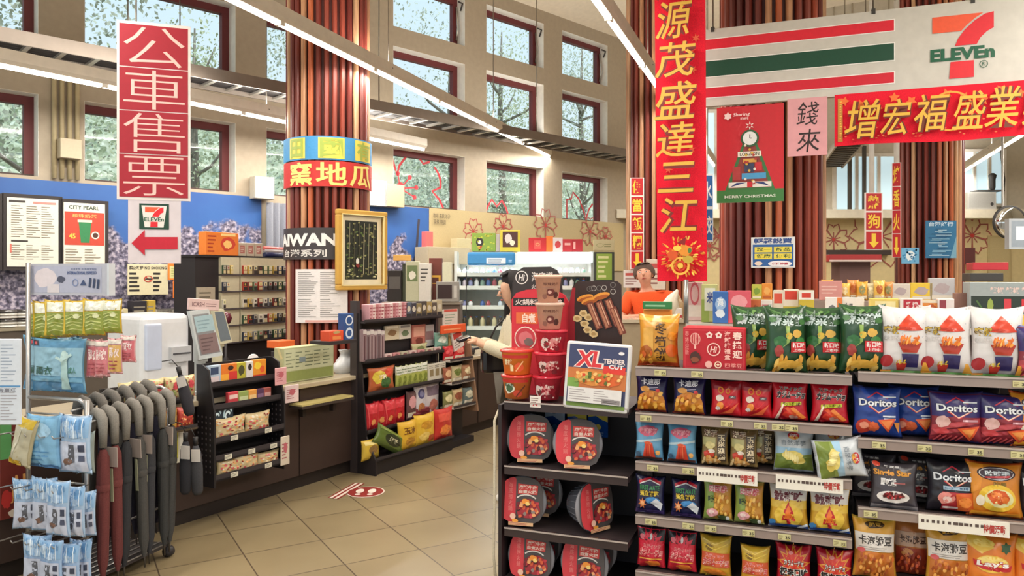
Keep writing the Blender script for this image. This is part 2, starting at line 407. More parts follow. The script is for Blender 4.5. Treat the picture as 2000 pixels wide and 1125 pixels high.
# cable ladder along the window wall
e = E('cable_tray', 'grey cable ladder hung along the window wall above the lower windows', 'cable tray', WL.pt(.9, 3.62, -.75), WL.rz)
Lt = 10.2
for y in (-.22, .22):
    m = MB(); m.bx(0, Lt, y-.012, y+.012, -.06, .06, M('#857a70')); m.build('rail', e)
for i in range(38):
    m = MB(); m.bx(.1+i*.27, .14+i*.27, -.21, .21, -.045, -.02, M('#cfcac2', 'metal')); m.build('rung', e)
m = MB()
for k in range(6): m.tube([(0, -.18+k*.072, .01), (3, -.17+k*.07, .016), (6, -.18+k*.072, .01), (Lt, -.18+k*.072, .01)], .035, M('#2b2726'), 7)
m.build('cable', e)
for x in (1.5, 4.2, 6.9, 9.5):
    m = MB(); m.tube([(x, -.22, .05), (x, -.22, 2.3)], .008, M('#8f887c', 'metal'), 5); m.build('hanger', e)
# ------------------------------------------------------------------ signs and banners
class PX:
    """pixel of the photo -> (x along, z up) on a frame's plane, measured from an origin on that plane"""
    def __init__(s, F, u, v, d=0.): s.F = F; s.d = d; s.t0 = F.t(u, d); s.z0 = F.z(u, v, d); s.loc = F.pt(s.t0, s.z0, d); s.rz = F.rz
    def p(s, u, v): return (s.F.t(u, s.d)-s.t0, s.F.z(u, v, s.d)-s.z0)
    def poly(s, *q): return poly(*[s.p(u, v) for u, v in q])
    def box(s, u0, v0, u1, v1):
        um = (u0+u1)/2; a = s.p(u0, 0)[0]; b = s.p(u1, 0)[0]; return a, s.p(um, v1)[1], b, s.p(um, v0)[1]
    def rect(s, *q): return rect(*s.box(*q))
    def txt(s, t, u0, v0, u1, v1, bold=0, shear=0.): return txt(t, *s.box(u0, v0, u1, v1), bold, shear)
def FY(Y): return Fr(0, Y, 1, 0)
def eplane(e2): return Fr(.351*e2, .936*e2, .936, -.351)
GOLD = '#e3b23f'; DKG = '#6e2a10'; RED = '#d9142e'; CNR = '#e8142f'
def seven(X, A, cx, cy, k, red='#e0202e', org='#ef5a35', grn='#0f5a3c', bold=.03):
    """the numeral mark, k = picture units; centre cx, cy in plane coordinates"""
    f = lambda *q: poly(*[(cx+a*k, cy+b*k) for a, b in q])
    A.append((f((-60, 68), (42, 68), (25, 57), (10, 44), (-2, 31), (-60, 31)), org))
    A.append((f((62, 68), (62, 32), (49, 25), (36, 12), (29, -2), (-14, -2), (-8, 14), (5, 33), (25, 52), (45, 65)), red))
    A.append((f((-23, -38), (23, -38), (23, -76), (-26, -76)), red))
    A.append((txt('ELEVEn', cx-64*k, cy-35*k, cx+64*k, cy-6*k, bold), grn))

S = eplane(5.6)
# illuminated-style shop board over the gondola
X = PX(S, 1372, 206); mb = MB()
t1 = S.t(2110)-X.t0; top = S.z(1640, 29)-X.z0; bot = (S.z(1600, 191)-X.z0)
mb.bx(0, t1, 0, .04, bot, top, M('#cdc8be'))
A = []
def band(vl0, vl1, vr0, vr1, c):
    z1 = (X.p(1375, vl0)[1]+X.p(1746, vr0)[1])/2; z0 = (X.p(1375, vl1)[1]+X.p(1746, vr1)[1])/2
    A.append((rect(.004, z0-.006, X.p(1747, 0)[0]+.004, z1+.006), '#f2efe8')); A.append((rect(.004, z0, X.p(1746, 0)[0], z1), c))
band(78, 97, 39, 60, '#e01c32'); band(121, 150, 84, 118, '#0c4630'); band(172, 190, 142, 163, '#d2142e')
c = X.p(1879, 87); kk = (X.p(1940, 0)[0]-X.p(1818, 0)[0])/124
seven(X, A, c[0], c[1], kk, bold=.045)
r = X.p(1921, 125); A.append((ring(r[0], r[1], .024, .004), '#0f5a3c')); A.append((txt('R', r[0]-.009, r[1]-.012, r[0]+.009, r[1]+.012), '#0f5a3c'))
mb.art(A); o = mb.build('shop_sign', None, X.loc, X.rz, ('long white shop sign board with red and green stripes, number 7 and ELEVEn lettering', 'sign'))
for u in (1392, 1706, 1900):
    m = MB(); x = X.p(u, 0)[0]; m.tube([(x, .02, top-.02), (x, .02, top+3.2)], .006, M('#8a8378', 'metal'), 5); m.bx(x-.012, x+.012, -.006, .046, top-.02, top+.015, M('#3a3733')); m.build('hanger', o)
# horizontal couplet
X = PX(S, 1630, 289, -.03); mb = MB(); A = []
t1 = S.t(2120, -.03)-X.t0; z1 = (X.p(1630, 185)[1]+X.p(2000, 157)[1])/2; z0 = (0+X.p(2000, 263)[1])/2
n = 24; vs = []
for i in range(n+1):
    x = t1*i/n; vs += [(x, .004*math.sin(x*9), z0+.006*math.sin(x*7)), (x, 0, z1)]
mb.add(vs, [(2*i, 2*i+2, 2*i+3, 2*i+1) for i in range(n)], M(CNR, 'cloth')); mb.add([(a, b+.003, c) for a, b, c in vs], [(2*i+1, 2*i+3, 2*i+2, 2*i) for i in range(n)], M('#a8142a', 'cloth'))
A.append((rect(.02, z0+.03, .05, z1-.03), '#c58a3a'))
for q in range(14): A.append((star(.06+q*t1/14, z1-.05-.03*(q % 3), .035, .018, 5, q*30), '#f0742e'))
for q in range(60): A.append((ell(.03+R.random()*t1*.95, z0+.03+R.random()*.1, .008, .004, 6), '#e06a3a'))
A.append((ring(X.p(1855, 0)[0], z1-.17, .13, .012), '#f0a03c')); A.append((rule(.03, z0+.04, .045, z1-.05, 16), '#f3c14a'))
for ch, *b in (('增', 1652, 197, 1714, 272), ('宏', 1722, 195, 1775, 266), ('福', 1785, 186, 1847, 258), ('盛', 1862, 180, 1922, 254), ('業', 1925, 171, 1990, 250), ('興', 1998, 165, 2055, 245)):
    A.append((shift(X.txt(ch, *b, .035, .15), .005, -.005), DKG)); A.append((X.txt(ch, *b, .004, .15), GOLD))
mb.art(A, off=.006); o = mb.build('couplet_banner', None, X.loc, X.rz, ('red horizontal New Year banner with gold characters hung under the shop sign', 'banner'))
# poster and pink paper on the same wire
X = PX(S, 1400, 397, -.012); mb = MB(); a, b = X.p(1531, 0)[0], X.p(1465, 206)[1]
mb.bx(0, a, 0, .006, 0, b, M('#f0ece2')); A = [(rect(0, 0, a, b), '#c8202c'), (rect(0, 0, a, .09), '#3d7a3c')]
f = lambda x, y: (x*a, y*b)
A += [(poly(f(.13, .13), f(.87, .13), f(.6, .62), f(.4, .62)), '#3a7440'), (poly(f(.2, .15), f(.8, .15), f(.57, .6), f(.43, .6)), '#8c3a34')]
A += [(rect(*f(.18, .155), *f(.82, .21)), '#e8e4dc'), (poly(f(.2, .16), f(.45, .205), f(.3, .205)), '#2a3a72'), (poly(f(.55, .205), f(.8, .16), f(.7, .205)), '#2a3a72'), (rect(*f(.46, .155), *f(.54, .21)), '#d02a32'),
      (rect(*f(.24, .23), *f(.36, .37)), '#b03a3a'), (rect(*f(.38, .24), *f(.74, .3)), '#4a9ccb'), (rect(*f(.42, .31), *f(.56, .4)), '#38405e'), (rect(*f(.58, .32), *f(.68, .41)), '#c62a34'), (rect(*f(.4, .41), *f(.6, .45)), '#d9a64a'),
      (rect(*f(.32, .47), *f(.67, .525)), '#efe8d8'), (txt('LONDON', *f(.35, .48), *f(.64, .515), .03), '#6a6a5a'),
      (ell(*f(.5, .66), .062, .062), '#2f5a38'), (ell(*f(.5, .66), .048, .048), '#e8ecea'), (line([f(.5, .66), f(.5, .7)], .006), '#333333'), (line([f(.5, .66), f(.53, .66)], .006), '#333333'), (star(*f(.5, .79), .032, .012, 6), '#f3e6dc'), (ell(*f(.5, .79), .012), '#c8202c'),
      (star(*f(.17, .9), .03, .02, 6), '#f3d8d4'), (txt('Sharing', *f(.25, .885), *f(.5, .93), .02, .2), '#f3d8d4'), (txt('more', *f(.36, .855), *f(.48, .88), .02), '#f3d8d4'), (txt('MERRY CHRISTMAS', *f(.12, .045), *f(.88, .075), .01), '#dfe6d8')]
for q in range(16): A.append((ell(*f(.43+.16*R.random(), .14+.46*R.random()), .009), R.choice(['#d9b040', '#b0352f', '#e8e0d0'])))
mb.art(A); mb.build('poster', None, X.loc, X.rz, ('red Christmas poster with a green tree shape hanging below the striped sign', 'poster'))
X = PX(S, 1538, 306, -.012); mb = MB(); a, b = X.p(1616, 0)[0], X.p(1577, 191)[1]
mb.bx(0, a, 0, .004, 0, b, M('#dd9ea2')); mb.art([(txt('錢', a*.25, b*.53, a*.78, b*.93, .0, .12), '#2a1a1a'), (txt('來', a*.25, b*.06, a*.82, b*.46, .0, .12), '#2a1a1a')])
mb.build('paper_sign', None, X.loc, X.rz, ('pink paper with two black brushed characters beside the Christmas poster', 'sign'))
# vertical couplet
V = eplane(5.05); X = PX(V, 1284, 549); mb = MB(); A = []
zt = X.p(1325, -95)[1]; wb = X.p(1381, 0)[0]
n = 30; vs = []
for i in range(n+1):
    z = zt*i/n; q = -.022*(i/n); vs += [(q, .004*math.sin(z*5), z), (wb+q*.6, .003*math.sin(z*4+1), z)]
mb.add(vs, [(2*i, 2*i+1, 2*i+3, 2*i+2) for i in range(n)], M(CNR, 'cloth')); mb.add([(a, b+.003, c) for a, b, c in vs], [(2*i+2, 2*i+3, 2*i+1, 2*i) for i in range(n)], M('#a8142a', 'cloth'))
for q in range(12): A.append((star(wb*(.15+.7*R.random()), zt*(.3+.65*R.random()), .03, .012, 6, q*17), '#f2643c'))
cx = wb*.5
for q in range(170):
    an = R.uniform(0, 6.28); rr = R.uniform(.02, .155); A.append((rot(ell(cx+rr*math.cos(an), .16+rr*.85*math.sin(an), .016, .006, 7), math.degrees(an), cx+rr*math.cos(an), .16+rr*.85*math.sin(an)), R.choice(['#f08a2c', '#f4b13c', '#e0541e', '#f6d25a', '#c8301e'])))
A += [(ring(cx, .1, .06, .014), '#f5b84a'), (ring(cx, .1, .035, .01), '#d9401e'), (ell(cx, .1, .018), '#f5c04a'), (blob(cx+.03, .2, .05, .04, 4), '#e8922c'), (blob(cx-.05, .17, .04, .035, 6), '#d9561e'), (blob(cx+.05, .14, .035, .03, 8), '#c8a83c'), (blob(cx+.06, .2, .014, .02, 3), '#4a7a3a'), (blob(cx-.02, .215, .03, .02, 9), '#f6cf52'), (poly((cx-.02, .25), (cx+.03, .235), (cx+.04, .29)), '#8a1a14')]
A += [(vtxt('吉祥', wb*.9, .28, wb*.95, .35), '#8a1810')]
for ch, *b in (('財', 1285, -68, 1352, 5), ('源', 1287, 10, 1352, 82), ('茂', 1287, 89, 1360, 156), ('盛', 1286, 165, 1362, 237), ('達', 1288, 243, 1360, 310), ('三', 1292, 320, 1360, 378), ('江', 1294, 388, 1366, 456)):
    A.append((shift(X.txt(ch, *b, .038, .12), .004, -.005), '#7a1a12')); A.append((X.txt(ch, *b, .006, .12), '#dcab3c'))
mb.art(A, off=.006); o = mb.build('couplet_banner', None, X.loc, X.rz, ('tall red vertical New Year banner with gold characters hanging above the snack shelves', 'banner'))
m = MB(); m.tube([(-.03, 0, zt), (wb, 0, zt)], .008, M('#b58a4a', 'wood'), 6); m.build('hanging_rod', o)
m = MB(); m.tube([(0, 0, zt), (wb*.5, 0, zt+.15), (wb, 0, zt)], .003, M('#c8202c'), 5); m.tube([(wb*.5, 0, zt+.15), (wb*.5, 0, zt+2.6)], .003, M('#c8202c'), 5); m.build('cord', o)

# ticket sign, hung at the left
T = Fr((228-1000)/FOC*4.5, 4.5, .95, .31); X = PX(T, 228, 389); mb = MB(); A = []
w = X.p(372, 0)[0]; h = (X.p(228, 38)[1]+X.p(372, 52)[1])/2
mb.bx(0, w, 0, .012, 0, h, M('#e4d9d4')); b = w*.035; th = (h-2*b)/4
for i, ch in enumerate('公車售票'):
    z = h-b-th*(i+1); A.append((rect(b, z+.003, w-b, z+th-.003), '#a01428')); A.append((txt(ch, w*.09, z+th*.05, w*.92, z+th*.95, -.012), '#e8beb4'))
mb.art(A); o = mb.build('ticket_sign', None, X.loc, X.rz, ('hanging red ticket sign of four tiles with pale characters', 'sign'))
for x in (.06, w-.06): m = MB(); m.tube([(x, .006, h), (x, .006, h+4)], .004, M('#6a655c', 'metal'), 5); m.build('hanger', o)
X = PX(T, 250, 514); w = X.p(353, 0)[0]; h = X.p(300, 391)[1]; mb = MB(); A = []
mb.bx(0, w, .002, .01, 0, h, M('#d5cbd0'))
a = X.box(272, 398, 330, 448); A += [(rect(*a), '#123f2e'), (poly((a[0]+.012, a[3]-.012), (a[2]-.012, a[3]-.012), (a[2]-.03, a[1]+.012), (a[0]+.03, a[1]+.012)), '#e8e0da')]
seven(X, A, (a[0]+a[2])/2, (a[1]+a[3])/2, (a[3]-a[1])/185, bold=.02)
A.append((X.poly((257, 475), (283, 449), (283, 463), (347, 463), (347, 487), (283, 487), (283, 499)), '#c01830'))
mb.art(A); mb.build('arrow_sign', None, X.loc, X.rz, ('white sheet with a red left arrow hanging under the red ticket sign', 'sign'))

# signs wrapped round the counter column
def wrap(ci, th0, th1, z0, z1, layers, base, label, dr=.035, cat='sign', back='#b9b2a6'):
    cx, cy, r = CP[ci]; rr = r+dr; mp = lambda x, z, o: ((rr+o)*math.sin(x/rr), -(rr+o)*math.cos(x/rr), z)
    mb = MB(); mb.pr(rect(th0*rr, 0, th1*rr, z1-z0), M(base, 'card'), mp, 0, .04)
    p, t = refine(*rect(th0*rr, 0, th1*rr, z1-z0), .04); mb.add([mp(x, y, -.004) for x, y in p], [k[::-1] for k in t], M(back, 'card'))
    mb.art([(s(rr, z1-z0), c) for s, c in layers], mp, .0025, .0008, .02)
    return mb.build('wrapped_sign', None, (cx, cy, z0), math.atan2(-cx, cy), (label, cat))
Yc = 6.98; zf = lambda v: EYE-(v-HZ)/FOC*Yc
wrap(0, -1.45, 1.4, zf(313), zf(267), [(lambda r, h, a=a, b=b: rect(a*r, h*.06, b*r, h*.94), '#e3cf56') for a, b in ((-.98, -.52), (-.22, .36), (.62, 1.18))]+
     [(lambda r, h, c=c, a=a, b=b: txt(c, a*r, h*.1, b*r, h*.9, .03), '#9fb04a') for c, a, b in (('田', -.93, -.57), ('國', -.18, .32), ('有', .66, 1.14))], '#3f8ec4', 'blue wrapped strip with yellow character tiles, upper band on the wooden column')
wrap(0, -1.4, 1.4, zf(365), zf(315), [(lambda r, h, c=c, a=a, b=b: txt(c, a*r, h*.05, b*r, h*.95, .02), '#f0dc7a') for c, a, b in (('窯', -.98, -.35), ('地', -.27, .42), ('瓜', .48, 1.2))], '#c32a26', 'red wrapped strip with bold yellow characters below the blue band on the column')
wrap(0, -1.5, .75, zf(507), zf(445), [(lambda r, h: txt('TAIWAN', -1.72*r, h*.42, .2*r, h*.82, .05), '#e8e4e0'), (lambda r, h: txt('台灣系列', -1.25*r, h*.08, -.03*r, h*.32, .02), '#d9d5d0')], '#3b3536', 'dark wrapped banner reading TAIWAN on the column beside the gold frame')
wrap(0, -.76, .42, zf(630), zf(526), [(lambda r, h: rule(-.68*r, h*.5, .34*r, h*.96, 13, .3, 3, 2), '#8e8a86'), (lambda r, h: rule(-.68*r, h*.1, .34*r, h*.46, 9, .3, 4, 2), '#8e8a86'), (lambda r, h: rect(-.5*r, h*.01, .4*r, h*.05), '#d9a39a')], '#e2dcda', 'white printed price list taped to the wooden column under the dark TAIWAN banner', .045, 'notice')
# gold-framed forest picture leaning off the column
q = .435; PF = Fr(CP[0][0]+q*.72, CP[0][1]-q*.69, .69, .72); X = PX(PF, 656, 567)
w = X.p(753, 0)[0]; h = (X.p(656, 406)[1]+X.p(753, 414)[1]-X.p(753, 563)[1])/2
e = E('framed_picture', 'gold-framed picture of a dark forest hung on the wooden column', 'picture', X.loc, X.rz)
m = MB(); g1, g2 = M('#c99a3e', 'metal'), M('#e8cf84', 'metal'); b = .05
for (x0, x1, z0, z1) in ((0, w, 0, b), (0, w, h-b, h), (0, b, b, h-b), (w-b, w, b, h-b)):
    m.rbx(x0, x1, -.035, .02, z0, z1, M('#c99c45'), .012); 
for (x0, x1, z0, z1) in ((b*.8, w-b*.8, b*.8, b), (b*.8, w-b*.8, h-b, h-b*.8), (b*.8, b, b*.8, h-b*.8), (w-b, w-b*.8, b*.8, h-b*.8)): m.bx(x0, x1, -.04, 0, z0, z1, M('#efdc9c'))
m.build('frame', e)
m = MB(); m.bx(b, w-b, 0, .01, b, h-b, M('#e6d9b8')); a = (b*2, b*2, w-b*2, h-b*2); A = [(rect(*a), '#23271c')]
for i in range(150): A.append((blob(a[0]+.01+R.random()*(a[2]-a[0]-.02), a[1]+.01+R.random()*(a[3]-a[1]-.02), .018, .012, i, 7, .6), R.choice(['#3a4228', '#5a6238', '#1a1d14', '#9a9a62', '#2e3420', '#7f7a50', '#566b34'])))
for i in range(6): x = a[0]+(a[2]-a[0])*(.1+.15*i); A.append((line([(x, a[1]+.05), (x+.01, a[3]-.02)], .008), R.choice(['#8a8468', '#b5ad8c', '#4a4632'])))
for i in range(26): A.append((blob(a[0]+.01+R.random()*(a[2]-a[0]-.02), a[1]+.01+R.random()*.13, .016, .008, i, 7, .5), R.choice(['#cfc9a0', '#a8a474', '#7d7c50'])))
A += [(blob(a[0]+.13, a[1]+.17, .02, .035, 3), '#e0ddd0'), (blob(a[0]+.135, a[1]+.13, .024, .02, 5), '#7a2a24')]
m.art(A, step=.00005); m.build('picture', e)

# far signs
def tiles(Fm, u0, v0, u1, v1, chars, label, pole=None, name='hanging_sign', edge='#efe2dc', skew=0):
    X = PX(Fm, u0, v1); w = X.p(u1, 0)[0]; h = X.p((u0+u1)/2, v0)[1]; mb = MB(); mb.bx(0, w, 0, .012, 0, h, M(edge)); A = []; th = h/len(chars)
    for i, ch in enumerate(chars):
        z = h-th*(i+1); A.append((rect(w*.07, z+w*.05, w*.93, z+th-w*.05), '#bf2026'))
        if ch == '↓': A.append((poly((w*.38, z+th*.86), (w*.62, z+th*.86), (w*.62, z+th*.42), (w*.8, z+th*.42), (w*.5, z+th*.1), (w*.2, z+th*.42), (w*.38, z+th*.42)), '#f2cc3c'))
        else: A.append((txt(ch, w*.16, z+th*.14, w*.84, z+th*.86, .02), '#f2cc3c'))
    mb.art(A); o = mb.build(name, None, X.loc, X.rz, (label, 'sign'))
    if pole: m = MB(); m.tube([(w/2, .05, h*.2), (w/2, .05, pole)], .03, M('#dcd8d0'), 8); m.build('pole', o)
    return o
tiles(FY(8.4), 1689, 376, 1724, 488, '熱狗↓', 'red tile sign with two yellow characters and a down arrow on a white pole', 3.2)
tiles(Fr(4.4, 8.75, 1, -.55), 1742, 318, 1760, 503, '烤香火↓', 'narrow red tile sign turned sideways, beside the right-hand far column', 3.0)
tiles(Fr(0, 8.68, 1, 0), 1231, 347, 1258, 526, '便當飯糰↓', 'narrow red lunch sign of stacked tiles on the far wooden column behind the banner')
X = PX(FY(10.3), 1370, 472); mb = MB(); w = X.p(1393, 0)[0]; h = X.p(1380, 340)[1]; mb.bx(0, w, 0, .012, 0, h, M('#e8ecef')); A = []
for i, ch in enumerate('水餃'): A += [(rect(w*.06, h*(1-.5*(i+1))+.02, w*.94, h*(1-.5*i)-.02), '#2a66a8'), (txt(ch, w*.1, h*(1-.5*(i+1))+.1, w*.9, h*(1-.5*i)-.1, .02), '#f2f4f5')]
mb.art(A); o = mb.build('hanging_sign', None, X.loc, X.rz, ('blue vertical sign half hidden behind the tall red banner', 'sign')); m = MB(); m.tube([(w/2, .02, h*.2), (w/2, .02, h+3)], .012, M('#dcd8d0'), 6); m.build('pole', o)
X = PX(eplane(5.85), 1467, 523); mb = MB(); w = X.p(1553, 0)[0]; h = X.p(1510, 463)[1]; mb.bx(0, w, 0, .01, 0, h, M('#dfe2e0')); A = [(rect(.012, .012, w-.012, h*.76), '#2d62a5')]
A += [(txt('輕鬆說買', w*.06, h*.79, w*.94, h*.97, .03), '#2d4f8f')]
for i, (s, r) in enumerate((('統一', 0), ('新品', 0), ('健康', 1), ('便利', 1))):
    x = w*(.08+.44*(i % 2)); z = h*(.5-.22*r); A.append((rect(x, z, x+w*.4, z+h*.18), '#e6d94e')); A.append((txt(s, x+.015, z+.008, x+w*.37, z+h*.165, .02), '#3c5a3a'))
A += [(ell(w*.66, h*.13, w*.27, h*.1), '#efeff0'), (txt('超值特惠', w*.48, h*.09, w*.84, h*.17, .03), '#b53a4a'), (ell(w*.17, h*.14, w*.09, h*.07), '#e8d8c8')]
mb.art(A); mb.build('notice_sign', None, X.loc, X.rz, ('blue and yellow square notice on the wooden column above the snacks', 'sign'))
X = PX(FY(9.3), 1808, 504); mb = MB(); w = X.p(1868, 0)[0]; h = X.p(1838, 431)[1]; mb.bx(0, w, 0, .01, 0, h, M('#31719c')); A = [(txt('台灣好行', w*.1, h*.85, w*.9, h*.97, .02), '#cfe3ef'), (poly((w*.8, 0), (w, 0), (w, h*.6), (w*.9, h*.3)), '#78a8c0')]
for i in range(22): A.append((rect(w*.08+R.random()*w*.4, h*(.06+.034*i), w*.5+R.random()*w*.35, h*(.075+.034*i)), R.choice(['#8fc0d9', '#1f4f78', '#b5d6e4'])))
mb.art(A); mb.build('poster', None, X.loc, X.rz, ('blue route poster standing against the rightmost wooden column', 'poster'))
X = PX(FY(9.2), 1761, 515); mb = MB(); w = X.p(1795, 0)[0]; h = X.p(1778, 484)[1]; mb.bx(0, w, 0, .01, 0, h, M('#6fb0d8')); A = [(blob(w*.5, h*.5, w*.3, h*.35, 3), '#e6eff3'), (dots(0.02, 0.02, w-.02, h-.02, 25, .012), '#3f86b8')]
mb.art(A); mb.build('poster', None, X.loc, X.rz, ('small pale blue square poster left of the rightmost column', 'poster'))
# ------------------------------------------------------------------ snack bags
def bag_surf(w, h, d, seed=0, pinch=.12, wr=1.5):
    def thick(a, b):
        bb = min(1, abs(b)/.94)
        return d/2*max(0, 1-a*a)**.55*max(0, 1-bb**3)**.65
    def f(x, z, o):
        a = max(-1, min(1, x/(w/2))); b = max(-1, min(1, 2*z/h-1)); k = abs(b)**5
        wv = wr*(.006*math.sin(a*8+seed*1.7)*k*(1-abs(b)**12)+.005*noise.noise((a*2.2+seed*3.1, b*2.4, seed*.7))*(1-a*a)+.0035*noise.noise((a*6+seed, b*7, 3))*(1-a*a))
        return (x*(1-pinch*(1-b*b)), -thick(a, b)+wv*(1 if o >= 0 else -1)-o, z+h*.05*(a*a-.5)*max(0, b)**4-h*.012*a*a*max(0, -b)**4)
    return f
def make_bag(mb, w, h, d, base, seal, layers, seed=0, kind='film', pinch=.12, gus=False):
    sf = bag_surf(w, h, d, seed, pinch); nx, nz = 18, 24; bm_, sm_ = M(base, kind), M(seal, kind)
    for side in (1, -1):
        vs = []; 
        for j in range(nz+1):
            for i in range(nx+1):
                x = -w/2+w*i/nx; z = h*j/nz; p = sf(x, z, 0)
                q = (p[0], -p[1]*.8+.0 if side < 0 and 0 < i < nx else p[1] if side > 0 else p[1], p[2])
                if side < 0 and 0 < i < nx and (j == 0 or j == nz): q = p
                vs.append(q)
        for (ra, m) in ((range(1, nz-1), bm_), ((0, nz-1), sm_)):
            fs = []
            for j in ra:
                for i in range(nx):
                    a = j*(nx+1)+i; q = (a, a+1, a+nx+2, a+nx+1); fs.append(q if side > 0 else q[::-1])
            mb.add(vs, fs, m, True)
    mp = lambda x, y, o: sf((x-.5)*w, y*h, o)
    for i, (s, c) in enumerate(layers):
        p, t = refine([((x-.5)*w, y*h) for x, y in s[0]], s[1], .018)
        mb.add([sf(x, y, .0015+.0007*i) for x, y in p], t, M(c, kind), True)
    return mb
def chips(x0, y0, x1, y1, n, r, cols, seed=1, asp=.75):
    q = random.Random(seed); out = []
    for i in range(n):
        x = q.uniform(x0, x1); y = q.uniform(y0, y1); out.append((rot(blob(x, y, r, r*asp, i+seed, 9, .3), q.uniform(0, 90), x, y), q.choice(cols)))
    return out
def otxt(s, b, c, oc, bold=.03, ob=.07, sh=0.): return [(txt(s, b[0], b[1], b[2], b[3], ob, sh), oc), (txt(s, b[0]+.01, b[1]+.005, b[2]-.01, b[3]-.005, bold, sh), c)]
BG = {}
BG['corn'] = (0.158, 0.172, .07, '#241d4e', '#1d183c', [(blob(.5, .3, .46, .3, 4, 22, .12), '#d98a2c'), (rect(.06, .02, .94, .3), '#dd922f'), (blob(.3, .62, .17, .09, 8), '#e39c3a')]+chips(.12, .08, .88, .52, 26, .09, ['#e9a741', '#d07d24', '#f0b84e', '#c87020'], 3)+
              [(txt('卡迪那', .2, .74, .8, .92, .03), '#e6e2ea'), (rule(.45, .62, .8, .7, 2), '#cfc8dd'), (ell(.75, .6, .06, .045), '#d03a3a'), (rect(.03, .02, .97, .07), '#7a2a1c')])
BG['redq'] = (0.145, 0.165, .07, '#d3202c', '#8f1a26', [(rect(.02, .74, .98, .94), '#9d1b28'), (ring(.34, .72, .1, .04), '#d9822e'), (ring(.58, .7, .08, .03), '#d9822e'), (poly((.1, .12), (.5, .2), (.9, .55), (.6, .3)), '#f0503a'), (poly((.3, .06), (.7, .1), (.95, .4), (.6, .18)), '#ef6a3c'),
              (blob(.3, .5, .16, .1, 3), '#ead9cc'), (blob(.32, .3, .13, .11, 9), '#e8862f'), (blob(.25, .22, .09, .06, 12), '#f0ebe6'), (rect(.62, .5, .85, .58), '#5a4a52'), (txt('大', .65, .51, .82, .57, .02), '#dddddd')])
BG['kara'] = (0.16, 0.172, .07, '#cb1a2b', '#a01522', otxt('スティック', (.2, .76, .85, .88), '#1a1414', '#efe6e0', .02, .07)+otxt('カラムーチョ', (.12, .56, .95, .75), '#1a1414', '#f3ece6', .05, .11, .25)+
              [(poly((.25, .36), (.85, .42), (.85, .5), (.25, .45)), '#c9cc3a'), (txt('ホットチリ味', .3, .38, .82, .48, .02), '#4a1a14'), (poly((.1, .03), (.3, .42), (.34, .4), (.2, .03)), '#f6d9c4'), (blob(.55, .16, .3, .11, 4), '#e23a2c'), (poly((.5, .3), (.62, .36), (.95, .1), (.85, .06)), '#f08a3c'), (poly((.35, .32), (.45, .36), (.85, .06), (.72, .04)), '#e2562c'), (blob(.6, .1, .14, .06, 7), '#d9a090')])
BG['bluepink'] = (0.14, 0.182, .065, '#6aa3c8', '#4f86ad', [(blob(.48, .75, .4, .15, 2, 20, .2), '#d9607c')]+otxt('海鮮脆餅', (.16, .68, .82, .84), '#f4a6b4', '#c8405f', .02, .07)+[(poly((.0, .48), (.98, .58), (.98, .52), (.0, .42)), '#b9cfd8'), (poly((.3, .08), (.74, .08), (.66, .45), (.4, .45)), '#d9482f'), (blob(.5, .44, .16, .05, 5), '#e2603c'), (line([(.42, .1), (.45, .4)], .03), '#b03020'), (line([(.56, .1), (.55, .4)], .03), '#f0805a'), (rect(.04, .02, .96, .08), '#5c3830'), (blob(.84, .2, .09, .07, 6), '#f0b060'), (blob(.12, .15, .1, .07, 3), '#3b5a78')])
BG['multi'] = (0.13, 0.182, .07, '#8f7444', '#5d4a32', [(rect(.04, .72, .96, .92), '#6f5634'), (rect(.05, .5, .55, .7), '#b9b078')]+otxt('洋芋', (.1, .72, .62, .9), '#f0dcc0', '#6a2a22', .02, .07)+[(rect(.62, .12, .92, .78), '#4b3a2c')]+[(vtxt('玉米濃湯', .64, .14, .9, .78, .03), '#ead7b4'), (blob(.34, .5, .22, .1, 4), '#d8c98a'), (blob(.3, .28, .24, .12, 6), '#c8402f'), (blob(.4, .36, .14, .06, 8), '#e9dfd0'), (blob(.45, .12, .35, .08, 5), '#e0a860')]+chips(.08, .05, .7, .25, 9, .07, ['#e9b774', '#d9964a', '#f2cf94'], 6))
BG['natural'] = (0.175, 0.195, .08, '#c9ced3', '#b2b8c0', [(rect(.02, .3, .98, .55), '#9fc3dc'), (rect(.02, .06, .98, .34), '#76883a'), (poly((.02, .34), (.98, .34), (.98, .42), (.6, .38), (.3, .43), (.02, .38)), '#8b9c4e'), (ell(.5, .82, .15, .085), '#c02a34'), (ell(.5, .78, .13, .04), '#e2a03c'), (txt('自然', .4, .8, .6, .87, .02), '#f3e6e0'), (txt('自然洋芋', .18, .6, .82, .72, .01), '#7d8690'), (blob(.46, .38, .32, .12, 3), '#e3cf72'), (blob(.62, .28, .2, .1, 7), '#dcc460')]+[(ell(.3+.06*i, .42-.025*i, .035, .09, 10), '#efe09a') for i in range(6)])
BG['fire'] = (0.145, 0.172, .06, '#23234a', '#1a1a34', [(poly((.12, .78), (.5, .93), (.88, .78), (.88, .86), (.5, .99), (.12, .86)), '#c8283a'), (poly((.14, .76), (.5, .89), (.86, .76), (.86, .79), (.5, .92), (.14, .79)), '#e8e2e4')]+otxt('FIRST MATE', (.14, .62, .86, .76), '#3a8a54', '#14142a', .03, .08)+otxt('鯊魚餅乾', (.14, .46, .84, .62), '#ddc13c', '#14142a', .03, .08)+[(blob(.6, .36, .3, .1, 3), '#3f86c4'), (star(.25, .26, .16, .08, 7), '#d97a3c'), (blob(.25, .26, .08, .07, 2), '#f0b07a'), (poly((.55, .3), (.75, .42), (.96, .28), (.88, .1), (.72, .2)), '#d9dde4'), (rect(.03, .0, .97, .1), '#3a2a5e')])
